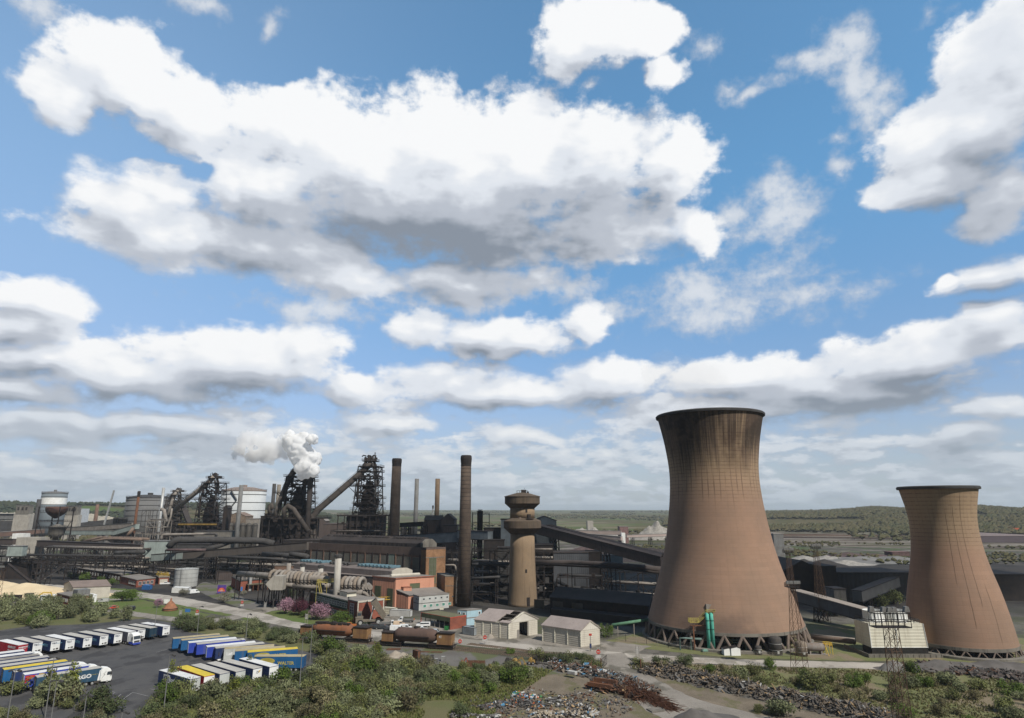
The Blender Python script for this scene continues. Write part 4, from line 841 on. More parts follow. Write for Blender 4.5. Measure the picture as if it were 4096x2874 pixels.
rb.patch('window', glass, 'C', rb.l*.3, rb.l*.42, 1.2, 2.6, .08, fm=white_p); rb.patch('window', glass, 'C', rb.l*.5, rb.l*.62, 1.2, 2.6, .08, fm=white_p); rb.patch('door', black, 'C', rb.l*.76, rb.l*.92, 0, 2.9, .08); rb.add('roof_unit', gsteel, lambda b: b.box(3, 9, 3, 9, 4.15, 6.4))
wc = Bld('site_cabin', 'long white office cabin with dark windows beside the yellow digger', L1(500, 195), L1(685, 178), L1(478, 185), 3.0, white_p, white_p, 'cabin', overhang=.1, l=3)
for k in range(3): wc.patch('window', glass, 'A', wc.w*(.28+.24*k), wc.w*(.42+.24*k), 1, 2.2, .07)
lo = Bld('low_office', 'long low brown brick office with white windows behind the hedge', K1(1290, 1420), K1(1300+180, 1395), K1(825, 1340), 4.2, darkbrick, greyroof, l=None)
for k in range(15): lo.patch('window', glass, 'C', 2+k*lo.l/15.5, 3.6+k*lo.l/15.5, 1.3, 2.9, .08, fm=white_p, bars=(1, 0))
lo2 = Bld('low_office', 'low red brick office with bright white windows near the blue container', K1(1460, 1480), K1(1662, 1455), K1(1290, 1435), 4.0, redbrick, greyroof)
for k in range(4): lo2.patch('window', glass, 'C', 2+k*3, 4+k*3, 1.2, 2.9, .08, fm=white_p, bars=(1, 0)); lo2.patch('window', glass, 'A', 1.5+k*2.6, 3.2+k*2.6, 1.2, 2.9, .08, fm=white_p, bars=(1, 0))
gg = Bld('garage', 'small brick garage with white shutter beneath yellow railings', K1(1700, 1445), K1(1808, 1440), K1(1665, 1425), 3.8, redbrick, greyroof)
gg.patch('shutter', white_w, 'A', .6, gg.w-.6, 0, 2.8, .08)
def rails(b, x0, x1, y0, y1, z, n=6, h_=1.1):
    for x_, y_, x2, y2 in ((x0, y0, x1, y0), (x1, y0, x1, y1), (x1, y1, x0, y1), (x0, y1, x0, y0)):
        b.bar((x_, y_, z+h_), (x2, y2, z+h_), .12); b.bar((x_, y_, z+h_/2), (x2, y2, z+h_/2), .1)
        for k in range(n): b.bar((lerp(x_, x2, k/n), lerp(y_, y2, k/n), z), (lerp(x_, x2, k/n), lerp(y_, y2, k/n), z+h_), .1)
gg.add('railing', yellow, lambda b: (rails(b, 0, gg.w, 0, gg.l, 4.1), rails(b, .4, gg.w-.4, .4, gg.l-.4, 5.2)))
def tank(label, uv, r_, hh, m, roofm=None, cone=.8, name='storage_tank'):
    p = G(*uv); t = thing(name, label, 'tank', (p.x, p.y, 0)); b = MB(); b.lathe([(r_, 0), (r_, hh)], n=40); b.build('shell', m, t, False)
    b = MB(); b.lathe([(r_+.15, hh), (r_+.15, hh+.15), (.4, hh+cone)], n=40); b.build('roof', roofm or m, t)
    b = MB()
    for k in range(1, 4): b.lathe([(r_, hh*k/4), (r_+.06, hh*k/4), (r_+.06, hh*k/4+.1), (r_, hh*k/4+.1)], n=40, close=False)
    for dx in (-.3, .3): b.bar((dx, -r_-.25, 0), (dx, -r_-.25, hh+1), .08)
    for k in range(int(hh/.6)): b.bar((-.3, -r_-.25, k*.6), (.3, -r_-.25, k*.6), .06)
    for k in range(20):
        a = 2*math.pi*k/20; a2 = 2*math.pi*(k+1)/20; b.bar((r_*math.cos(a), r_*math.sin(a), hh), (r_*math.cos(a), r_*math.sin(a), hh+1.1), .06); b.bar((r_*math.cos(a), r_*math.sin(a), hh+1.1), (r_*math.cos(a2), r_*math.sin(a2), hh+1.1), .06)
    b.build('fittings', gsteel, t); return t
tank('pale grey cylindrical tank with ladder beside the works road', K2(378, 1465), 6.3, 9.6, mat('pale_tank', (.40, .41, .40), .7, (.33, .335, .325), .2, .7, streak=.15))
cb2 = Bld('brick_control_house', 'red brick control house with long rusty canopy under the cooler pipes', K2(955, 1520), K2(1190, 1500), K2(870, 1470), 5.2, redbrick, dsteel)
cb2.add('canopy', mat('mossy_canopy', (.15, .14, .09), .9, (.1, .08, .06), .5, .8), lambda b: b.box(cb2.w*.3, cb2.w*1.5, -5, -.4, 3.3, 3.6))
cb2.add('canopy_posts', rust, lambda b: [b.box(cb2.w*.32+k*2.7, cb2.w*.32+k*2.7+.3, -4.8, -4.5, 0, 3.3) for k in range(6)])
cb2.patch('door', blue_p, 'A', .8, 1.9, 0, 2.2, .08); cb2.add('roof_gear', psteel, lambda b: (rails(b, .5, cb2.w-.5, .5, cb2.l-.5, 5.5, 5), [b.cyl((2+k*2.2, 3, 5.5), (2+k*2.2, 3, 7.2), .35, None, 8) for k in range(5)]))
cb2.add('vent_stack', silver, lambda b: b.cyl((cb2.w*.45, -2, 0), (cb2.w*.45, -2, 10), .9, .8, 14))
ls = Bld('long_coal_shed', 'long black low shed with lean roof behind the pale fabric sheds', G(*L4(2290, 420)), G(*L4(2290, 420))+V3(9, 30), G(*L4(1150, 300)), 6.5, blackr, blackroof, gable=('A', 2.6))
for k in range(3): ls.patch('panel', mat('drab_panel', (.12, .10, .075), .85, (.08, .065, .05), .5, .8), 'C', 28+k*9, 33+k*9, 1.5, 5.2, .1)
ls.add('side_bench', blackroof, lambda b: b.box(-7, -.02, 0, ls.l*.95, 0, 3.0))
# conveyors, pipes, racks
def gallery(label, p0, p1, w_, h_, m, roofm, step=18, legm=None, name='conveyor_gallery', roof_over=.3, legs=True, zfoot=0.0, win=False, lw=.45, pitch=0.0):
    """p0, p1: world points on the top edge"""
    p0, p1 = Vector(p0), Vector(p1); d = p1-p0; hd = V3(d.x, d.y, 0); L_ = hd.length; t = thing(name, label, 'conveyor', (p0.x, p0.y, 0), ang(p0, p1))
    z0, z1 = p0.z, p1.z; f = lambda v: V3(v.x, v.y, v.z+z0+(z1-z0)*v.x/L_)
    MB().box(0, L_, -w_/2, w_/2, -h_, 0, f).build('casing', m, t)
    b = MB(); b.extr([(-w_/2-roof_over, .0), (0, pitch+.05), (w_/2+roof_over, .0), (w_/2+roof_over, .28), (0, pitch+.33), (-w_/2-roof_over, .28)], 0, L_, lambda v: f(V3(v.y, v.x, v.z))); b.build('roof', roofm, t)
    b = MB()
    for s in (-1, 1): b.box(0, L_, s*(w_/2+.02)-.12, s*(w_/2+.02)+.12, -h_-.25, -h_+.15, f)
    b.build('girder', legm or dsteel, t)
    n = max(1, int(L_/step))
    for k in range(n+1):
        if not legs: break
        x = min(max(step*.3+k*(L_-step*.3)/n, .5), L_-.5); z = z0+(z1-z0)*x/L_-h_-.2
        if z < zfoot+2: continue
        b = MB(); sp = w_/2+z*.06
        for s in (-1, 1): 
            for dx in (-1.2, 1.2): b.bar((x+dx*.7, s*w_/2, z), (x+dx, s*sp, zfoot), lw)
        nz_ = max(1, int((z-zfoot)/6))
        for i in range(nz_):
            za, zb_ = z+(zfoot-z)*i/nz_, z+(zfoot-z)*(i+1)/nz_; ya, yb = w_/2+(sp-w_/2)*i/nz_, w_/2+(sp-w_/2)*(i+1)/nz_
            for dx in (-1, 1): b.bar((x+dx, -ya, za), (x+dx, yb, zb_), lw*.55); b.bar((x+dx, ya, za), (x+dx, -yb, zb_), lw*.55); b.bar((x+dx, -yb, zb_), (x+dx, yb, zb_), lw*.6)
        b.build('trestle', legm or black, t)
    return t
def pg(label, u0, v0, y0, u1, v1, y1, w_, h_, m, rm, **kw): return gallery(label, PY(u0, v0, y0), PY(u1, v1, y1), w_, h_, m, rm, **kw)
k1 = lambda x, y: K1(x, y); 
def kg(label, T, a, ya, c, yc, w_, h_, m, rm, **kw): return pg(label, *T(*a), ya, *T(*c), yc, w_, h_, m, rm, **kw)
kg('dark gallery rising right from the green transfer tower to the brick hall', K2, (50, 1125), 447, (1715, 992), 400, 5, 4.4, mat('brown_gallery', (.125, .108, .096), .85, (.095, .083, .075), .15, .8, streak=.25, ribs=1.0, ribdir=0), blackroof, step=34)
kg('short pale green gallery section joining the green transfer tower', K2, (48, 1129), 445.6, (385, 1103), 436.5, 5.3, 4.0, greenclad, blackroof, legs=False, roof_over=.1)
kg('black conveyor gallery crossing the left yard into the green transfer tower', K1, (435, 975), 505, (1548, 1020), 455, 5, 4.5, brownclad, blackroof, step=26)
kg('black conveyor gallery running off the left edge behind the concrete bunker', K1, (-120, 957), 520, (180, 962), 510, 5, 4.0, brownclad, blackroof, step=20)
kg('sunlit grey gallery rising right past the rusty stack', K1, (690, 838), 640, (1440, 788), 600, 4.5, 4.2, psteel, gsteel, step=40, legm=dsteel)
kg('rust-edged gallery descending to the left edge of the plant', K1, (-120, 895), 600, (470, 853), 640, 4.5, 4, mat('rusty_gallery', (.16, .10, .08), .85, (.10, .075, .065), .2, .8, streak=.3), greyroof, step=30)
kg('green-grey level gallery below the sunlit grey one', K1, (690, 868), 620, (1240, 868), 600, 4, 3.8, greenclad, greyroof, step=40)
kg('green-grey gallery climbing steeply to the rusty stack', K1, (1235, 872), 600, (1480, 800), 590, 4, 4.2, greenclad, greyroof, step=40, legs=False)
kg('far pale gallery on stilts at the left edge', K1, (-60, 712), 1050, (150, 712), 1050, 6, 5, gsteel, psteel, step=25)
kg('far long gallery before the wooded ridge', K1, (840, 790), 1000, (1225, 745), 1000, 6, 6, dsteel, gsteel, step=40)
kg('blue-grey gallery passing behind the two nearest brick chimneys', K3, (740, 942), 420, (1725, 883), 385, 5, 5.6, bluegrey, blackroof, step=40)
kg('blue-grey gallery end piece right of the nearest chimney', K4, (90, 745), 384, (372, 752), 372, 5, 4.4, bluegrey, blackroof, step=40)
kg('black lattice gallery with gabled head house behind the slim stacks', K3, (1095, 790), 470, (1345, 775), 455, 4, 2.6, black, blackroof, step=20)
kg('long brown double gallery sloping down to the right behind the water tower', K4, (812, 692), 372, (1960, 985), 322, 5, 4.6, brownclad, mat('brown_gallery_roof', (.125, .10, .092), .9, (.09, .075, .07), .15, .8), step=38, pitch=.6)
kg('brown roofed twin gallery just above the long brown gallery', K4, (865, 682), 382, (1960, 965), 332, 4, 2.0, brownclad, mat('brown_gallery_roof', (.1, .1, .1)), legs=False, pitch=.5)
kg('pale roofed gallery sloping right from the big tower towards the fan cooler', K6, (-40, 1292), 283, (640, 1478), 250, 4.4, 4.0, mat('grey_gallery_side', (.12, .125, .13), .85, (.09, .09, .092), .2, .8, streak=.3), mat('pale_gallery_roof', (.30, .26, .225), .9, (.24, .21, .185), .3, .8), step=40)
kg('grey inclined gallery rising to the right towards the smaller cooling tower', K6, (520, 1300), 300, (1000, 1120), 345, 4.2, 4.4, mat('mid_grey_gallery', (.15, .145, .14), .85, (.11, .105, .10), .2, .8), blackroof, step=30)
kg('pink-grey far conveyor left of the big cooling tower', K4, (1130, 742), 900, (1580, 746), 880, 5, 5, mat('pink_grey_gallery', (.40, .32, .29), .9, (.32, .26, .24), .1, .7), greyroof, step=30)
kg('pale far conveyor slanting down below the pink-grey one', K4, (1180, 765), 860, (1580, 800), 820, 4.5, 4.5, mat('pink_grey_gallery', (.4, .32, .29)), greyroof, step=30)
kg('far conveyor running right behind the big cooling tower', K4, (1620, 785), 830, (2000, 772), 850, 4.5, 3, mat('pink_grey_gallery', (.4, .32, .29)), greyroof, step=30)
kg('long rusty far pipe bridge crossing behind both cooling towers', K6, (-200, 778), 1120, (2100, 800), 1060, 4, 2.4, rustpipe, rust, step=30)
kg('far brown conveyor just below the rusty far pipe bridge', K6, (-200, 800), 1000, (980, 812), 980, 3, 1.6, brownclad, rustpipe, step=30)
def house(name, label, T, a, c, Y, ztop=None, base=0.0, depth=10, m=black, rm=None, gable=0.0, rz=0.0, cat='building', bottom=None):
    """box facing the camera: top-left a and top-right c corners in tile T, at distance Y"""
    p0, p1 = PY(*T(*a), Y), PY(*T(*c), Y); L_ = abs(p1.x-p0.x); h_ = max(p0.z, p1.z); t = thing(name, label, cat, (p0.x, Y, base), rz)
    if bottom is not None: base = PY(*T(a[0], bottom), Y).z; t.location.z = 0; zb_ = base
    else: zb_ = 0
    b = MB(); 
    if gable > 0: b.extr([(0, zb_), (L_, zb_), (L_, h_), (L_/2, h_+gable), (0, h_)], 0, depth)
    elif gable < 0: b.extr([(0, zb_), (depth, zb_), (depth, h_), (depth/2, h_-gable), (0, h_)], 0, L_, lambda v: V3(v.y, v.x, v.z))
    else: b.box(0, L_, 0, depth, zb_, h_)
    b.build('wall', m, t)
    if rm:
        b = MB()
        if gable > 0: b.extr([(-.4, h_), (L_/2, h_+gable+.05), (L_+.4, h_), (L_+.4, h_+.3), (L_/2, h_+gable+.35), (-.4, h_+.3)], -.3, depth+.3)
        elif gable < 0: b.extr([(-.4, h_), (depth/2, h_-gable+.05), (depth+.4, h_), (depth+.4, h_+.3), (depth/2, h_-gable+.35), (-.4, h_+.3)], -.3, L_+.3, lambda v: V3(v.y, v.x, v.z))
        else: b.box(-.3, L_+.3, -.3, depth+.3, h_, h_+.4)
        b.build('roof', rm, t)
    if bottom is not None:
        b = MB(); nx = max(2, int(L_/5)+1)
        for i in range(nx):
            for y_ in (.5, depth-.5):
                x = .4+(L_-.8)*i/(nx-1); b.bar((x, y_, 0), (x, y_, zb_), .5)
                if i: x0 = .4+(L_-.8)*(i-1)/(nx-1); b.bar((x0, y_, 0), (x, y_, zb_*.5), .25); b.bar((x, y_, zb_*.5), (x0, y_, zb_), .25); b.bar((x0, y_, zb_*.5), (x, y_, zb_*.5), .3)
        b.build('frame', black, t)
    return t
house('transfer_tower', 'pale green clad transfer tower on tall black legs', K1, (1552, 985), (1790, 985), 446, depth=9, m=greenclad, rm=gsteel, rz=R(6), bottom=1190, cat='tower')
house('concrete_bunker', 'plain concrete bunker block with stair at the left', K1, (180, 942), (432, 942), 505, depth=12, m=concrete, rz=R(4), cat='bunker')
for lb_, a, c, Yb in (('left tall concrete bunker tower with small dark windows', (150, 690), (325, 690), 880), ('right tall concrete bunker tower behind the hopper', (700, 700), (840, 700), 880)):
    t = house('bunker_tower', lb_, K1, a, c, Yb, depth=8, m=concrete, cat='tower'); L_ = abs(PY(*K1(*c), Yb).x-PY(*K1(*a), Yb).x); zt = PY(*K1(*a), Yb).z
    b = MB(); b.box(2, L_-2, -.5, 7.5, zt, zt+11); b.build('head_house', conc_d, t); b = MB(); b.box(1.5, L_+1.5 if False else L_-1.5, -1, 8, zt+11, zt+12); b.build('head_roof', gsteel, t)
    for k in range(3): b = MB(); b.box(4+k*(L_-8)/2.6, 6.5+k*(L_-8)/2.6, -.7, -.4, zt+5, zt+9); b.build('window', black, t)
pc = PY(*K1(600, 700), 560); t = thing('ore_hopper', 'rust-brown round-bellied hopper on a tall black frame', 'hopper', (pc.x, 560, 0)); rr = (PY(*K1(703, 640), 560).x-PY(*K1(497, 640), 560).x)/2
zt = PY(*K1(600, 612), 560).z; zb_ = PY(*K1(600, 720), 560).z
b = MB(); b.lathe([(.8, zb_-1.5), (rr*.35, zb_), (rr*.72, lerp(zb_, zt, .25)), (rr*.95, lerp(zb_, zt, .55)), (rr, lerp(zb_, zt, .8)), (rr, zt), (rr-.5, zt)], n=36); b.build('bowl', mat('rust_brown_hopper', (.12, .065, .05), .85, (.07, .045, .038), .3, .9, streak=.4), t, True)
b = MB()
for z in (zb_-4, zb_-9, zb_-15, zt-1, (zt+zb_)/2):
    rails(b, -rr-1, rr+1, -rr-1, rr+1, z, 8, 1.3); b.box(-rr-1, rr+1, -rr-1, rr+1, z-.25, z) if z < zb_ else None
for sx_ in (-1, 1):
    for sy in (-1, 1): b.bar((sx_*(rr+.6), sy*(rr+.6), 0), (sx_*(rr+.6), sy*(rr+.6), zt), .7)
    b.bar((-rr, sx_*rr, 0), (rr, sx_*rr, zb_-4), .35); b.bar((rr, sx_*rr, 0), (-rr, sx_*rr, zb_-4), .35)
b.build('frame', black, t)
def silo(label, T, xc, y0, y1, hw, Y, m, cone=True, name='silo', cat='tank', leg=False, dome=False, n=24):
    p = PY(*T(xc, y0), Y); r_ = (PY(*T(xc+hw, y0), Y).x-PY(*T(xc-hw, y0), Y).x)/2; zb_ = max(0, PY(*T(xc, y1), Y).z) if leg else 0; t = thing(name, label, cat, (p.x, Y, 0))
    pr = [(r_, zb_), (r_, p.z)]
    if dome: pr += [(r_*math.cos(R(a)), p.z+r_*.9*math.sin(R(a))) for a in (20, 40, 60, 80)]
    elif cone: pr += [(r_+.2, p.z), (r_*.2, p.z+r_*.35)]
    if leg: pr = [(r_*.2, zb_-r_*.9)]+pr
    MB().lathe(pr, n=n).build('shell', m, t, True)
    b = MB(); b.lathe([(r_, p.z-.3), (r_+.35, p.z-.3), (r_+.35, p.z+.1), (r_, p.z+.1)], n=n, close=False); rails(b, -r_*.7, r_*.7, -r_*.7, r_*.7, p.z+.2, 5, 1.2)
    if leg:
        for a in range(8): aa = R(45*a+10); b.bar((r_*.9*math.cos(aa), r_*.9*math.sin(aa), 0), (r_*.9*math.cos(aa), r_*.9*math.sin(aa), zb_), .4); b.bar((r_*.9*math.cos(aa), r_*.9*math.sin(aa), 0), (r_*.9*math.cos(aa+.785), r_*.9*math.sin(aa+.785), zb_*.6), .25)
    b.build('fittings', dsteel, t); return t
silo('grey conical-topped silo on black legs under the hopper', K1, 618, 828, 900, 76, 520, conc_d, leg=True)
for k, x in enumerate((1245, 1300, 1345)): silo('weathered far silo in the group left of the grey gas holder', K1, x, 735+k*4, 830, 24, 820, dsteel, name='silo')['group'] = 'three weathered far silos'
def pipe(label, pts, r, m=psteel, n=12, legs=0, name='pipeline', flange=6, legm=None):
    p0 = Vector(pts[0]); t = thing(name, label, 'pipe', (p0.x, p0.y, 0)); P_ = [Vector(p)-V3(p0.x, p0.y) for p in pts]
    F = [P_[0]]
    for a, b_, c in zip(P_, P_[1:], P_[2:]):
        k = min(r*2.2, (b_-a).length*.45, (c-b_).length*.45); u_, v_ = b_+(a-b_).normalized()*k, b_+(c-b_).normalized()*k
        F += [u_, (u_+b_*2+v_)/4*1.0, v_]
    F.append(P_[-1]); MB().tube(F, r, n).build('pipe', m, t, True)
    if flange:
        for a, c in zip(P_, P_[1:]):
            L_ = (c-a).length; d = (c-a).normalized()
            for k in range(1, int(L_/(r*flange))): q_ = a+d*k*r*flange; b = MB(); b.cyl(q_-d*.18, q_+d*.18, r*1.10, None, n); b.build('flange', legm or dsteel, t)
    if legs:
        for a, c in zip(P_, P_[1:]):
            L_ = (c-a).length
            for k in range(int(L_/legs)+1):
                q_ = a+(c-a)*(k*legs/L_) if L_ else a
                if q_.z-r > 1.5: b = MB(); b.bar((q_.x-r*.8, q_.y, 0), (q_.x-r*.8, q_.y, q_.z-r*.6), .35); b.bar((q_.x+r*.8, q_.y, 0), (q_.x+r*.8, q_.y, q_.z-r*.6), .35); b.bar((q_.x-r, q_.y, q_.z-r), (q_.x+r, q_.y, q_.z-r), .35); b.build('support', legm or black, t)
    return t
def tp(T, l, m, r, label, **kw): return pipe(label, [PY(*T(x, y), Y) for x, y, Y in l], r, m, **kw)
tp(K2, [(200, 1050, 430), (265, 968, 430), (700, 968, 440), (1215, 978, 455), (1330, 1010, 455)], dsteel, 2.15, 'very thick dark gas main running left to right behind the dark gallery', legs=45)
tp(K2, [(560, 1075, 440), (720, 1040, 440), (900, 975, 450), (1100, 968, 460)], dsteel, 1.55, 'thick dark gas main branching up to the right', legs=0)
tp(K2, [(120, 968, 520), (130, 912, 520), (710, 903, 520), (715, 930, 520)], psteel, .95, 'pale pipe bridge bending down at both ends above the thick main', legs=60, flange=0)
tp(K2, [(180, 1076, 425), (600, 1076, 425)], mat('mauve_pipe', (.14, .10, .10), .85), .8, 'reddish pipe below the thick dark main', flange=0)
tp(K2, [(1215, 1120, 400), (1700, 1150, 385)], dsteel, 1.4, 'dark main running under the gallery towards the brick hall', legs=30)
tp(K2, [(740, 1150, 400), (1210, 1165, 395), (1700, 1200, 380)], dsteel, .8, 'thin dark pipe run under the gallery', flange=0, legs=22)
tp(K1, [(900, 985, 560), (1060, 945, 560), (1420, 950, 540), (1590, 962, 520)], rustpipe, 1.15, 'brown dusty pipe running right below the galleries, back one', legs=0)
tp(K1, [(985, 985, 540), (1120, 960, 540), (1240, 958, 535), (1540, 965, 525)], rustpipe, 1.0, 'brown dusty pipe running right below the galleries, front one', flange=0)
tp(K1, [(1350, 945, 560), (1435, 840, 560)], rustpipe, 1.3, 'short brown pipe slanting up beside the rusty stack')
tp(K1, [(-60, 1045, 520), (170, 1045, 520)], conc_d, .9, 'pale pipe along the left edge', flange=0)
tp(K1, [(1230, 1110, 440), (1330, 1105, 440), (1545, 1098, 430)], dsteel, 1.3, 'dark flanged pipe ending at the green transfer tower', flange=4)
tp(K3, [(-110, 1118, 385), (70, 1140, 385)], dsteel, 1.3, 'dark main ending at the brick hall corner')
tp(K3, [(1555, 1240, 350), (1670, 1238, 350), (1672, 1300, 350)], psteel, .5, 'pale small pipe right of the brick hall', flange=0)
tp(K4, [(200, 1055, 330), (540, 1050, 330)], dsteel, .8, 'dark level pipe between chimney and water tower', legs=20, flange=0)
tp(K4, [(780, 1038, 322), (1100, 1040, 318), (1500, 1062, 300), (1960, 1105, 285)], mat('dusky_pipe', (.085, .07, .065), .85, (.06, .052, .05), .3, .8), 1.3, 'long dark pipe sloping gently right from the water tower', legs=26)
tp(K4, [(780, 1052, 320), (1500, 1085, 298), (1960, 1135, 283)], black, .5, 'thin pipe below the long dark pipe', flange=0)
tp(K4, [(200, 1185, 320), (535, 1165, 320)], dsteel, .6, 'lower dark pipe between chimney and water tower', flange=0, legs=12)
tp(K2, [(955, 1330, 335), (1320, 1356, 318), (1900, 1388, 300)], psteel, 1.35, 'fat pale pipe feeding the ranks of looped cooler tubes', legs=20)
# ranks of looped cooler tubes (each rank a thing)
def cooler(label, T, x0, x1, ytop, ybot, Y, n, r=.8, spread=4.6):
    p0, p1 = PY(*T(x0, ytop), Y), PY(*T(x1, ytop), Y-3); zt, zb_ = p0.z, PY(*T(x0, ybot), Y).z; t = thing('cooler_rank', label, 'heat exchanger', (p0.x, p0.y, 0), ang(p0, p1)); L_ = (V3(p1.x, p1.y)-V3(p0.x, p0.y)).length
    for k in range(n):
        x = r+(L_-2*r)*k/max(1, n-1); yf, yb = -spread/2, spread/2+1; rad = (spread+1)/2
        arc = [V3(x, (yf+yb)/2-rad*math.cos(R(a)), zt-rad*.8+rad*.8*math.sin(R(a))) for a in range(0, 181, 30)]
        MB().tube([V3(x, yf, zb_)]+arc+[V3(x, yb, zb_)], r, 10).build('loop', psteel if k % 3 else mat('warm_dusty_pipe', (.27, .225, .18), .8, (.17, .14, .115), .35, .9, streak=.3), t, True)
    b = MB(); b.cyl((-1, -spread/2, zb_), (L_+1, -spread/2, zb_), r*1.35, None, 12); b.cyl((-1, spread/2+1, zb_), (L_+1, spread/2+1, zb_), r*1.35, None, 12); b.build('header', psteel, t, True)
    b = MB()
    for k in range(int(L_/4)+2):
        x = k*4
        for y_ in (-spread/2-1, spread/2+2): b.bar((x, y_, 0), (x, y_, zb_-1), .35)
        b.bar((x, -spread/2-1, zb_-1.4), (x, spread/2+2, zb_-1.4), .35)
    for z in (zb_-1.4, (zb_+zt)/2): b.bar((0, -spread/2-1.2, z), (L_+2, -spread/2-1.2, z), .25)
    for k in range(int(L_/4)+1): b.bar((k*4, -spread/2-1, 0), (k*4+4, -spread/2-1, zb_-1.4), .18)
    b.build('frame', black, t); return t
cooler('rank of looped cooler tubes, leftmost group of three', K2, 1310, 1455, 1300, 1420, 316, 3)
cooler('rank of looped cooler tubes, second group from the left', K2, 1455, 1610, 1312, 1440, 312, 4)
cooler('long rank of seven looped cooler tubes with open front bend', K2, 1605, 1880, 1325, 1460, 308, 7)
cooler('rank of looped cooler tubes in front of the salmon building', K3, 462, 680, 1375, 1515, 300, 5, .85)
tp(K3, [(555, 1420, 296), (545, 1500, 296), (580, 1540, 296), (700, 1535, 296), (735, 1580, 296)], psteel, .7, 'pale pipe looping down beside the office roof', flange=3)
tp(K3, [(330, 1440, 312), (480, 1445, 304), (650, 1480, 300)], psteel, .9, 'pale feeder pipe between cooler ranks', legs=8)
for k, x in enumerate((690, 725, 756)): p = PY(*K3(x, 1478), 297); b = MB(); b.cyl((0, 0, p.z), (-3, 9, p.z), 1.1, None, 14); b.bar((0, .5, 0), (0, .5, p.z-1), .3); b.bar((-2.6, 8, 0), (-2.6, 8, p.z-1), .3); o = b.build('pressure_vessel', psteel); o.location = (p.x, p.y, 0); tag(o, 'horizontal pale vessel with round end beside the salmon building', 'vessel', 'round-ended vessels in a row beside the salmon building')
def hood(T, x, y, Y, s):
    p = PY(*T(x, y), Y); t = thing('duct_hood', 'pale boxy duct hood at the end of the cooler tubes', 'duct', (p.x, p.y, 0)); z = p.z
    MB().extr([(-s, z-s*.2), (-s*.2, z-s), (s*1.4, z-s), (s*1.4, z+s*.9), (0, z+s*.9)], -s, s).build('casing', concrete, t); b = MB(); b.bar((0, 0, 0), (0, 0, z), .4); b.bar((s, 0, 0), (s, 0, z), .4); b.build('legs', dsteel, t)
hood(K2, 1345, 1420, 306, 3.2)
def pstack(label, T, x, y0, Y, r_, m=silver, cap=True):
    p = PY(*T(x, y0), Y); t = thing('vent_stack', label, 'stack', (p.x, Y, 0)); MB().lathe([(r_*1.03, 0), (r_, p.z)], n=20).build('pipe', m, t, True)
    if cap: b = MB(); b.lathe([(r_, p.z-1.1), (r_+.35, p.z-1.1), (r_+.35, p.z-.1), (r_*.9, p.z+.1)], n=20); b.build('collar', dsteel, t)
    return t
palestk = mat('pale_concrete_stack', (.44, .42, .38), .85, (.34, .32, .29), .25, .8, streak=.35, streakcol=(.14, .12, .10))
pstack('thick pale vent stack rising in front of the brick hall, tallest of the vent stacks', K3, 415, 1128, 292, 1.4, palestk)
pstack('pale vent stack among the cooler tubes, middle one', K3, 227, 1238, 308, 1.1, palestk)
pstack('pale vent stack among the cooler tubes, left of the middle one', K3, 31, 1222, 316, 1.0, palestk)
pstack('dusty short vent stack at the left end of the cooler tubes', K2, 1494, 1220, 318, 1.0, psteel, False)
t = thing('yellow_platform', 'yellow railed access platform and stair between the cooler tubes', 'platform', PY(*K3(305, 1420), 298)*1); t.location.z = 0; zz = PY(*K3(305, 1420), 298).z
b = MB(); 
for z in (zz,): b.box(-4.5, 5, -2, 2, z-.15, z); rails(b, -4.5, 5, -2, 2, z, 6)
b.bar((-4, -2, zz), (-1, -2, 1), .3); b.bar((-3.2, -2, zz), (-.2, -2, 1), .3); [b.bar((x, y, 0), (x, y, zz), .15) for x in (-4.5, 0, 5) for y in (-2, 2)]
b.build('frame', mat('dull_yellow_rail', (.42, .36, .10), .8, (.28, .22, .08), 1, .8), t)
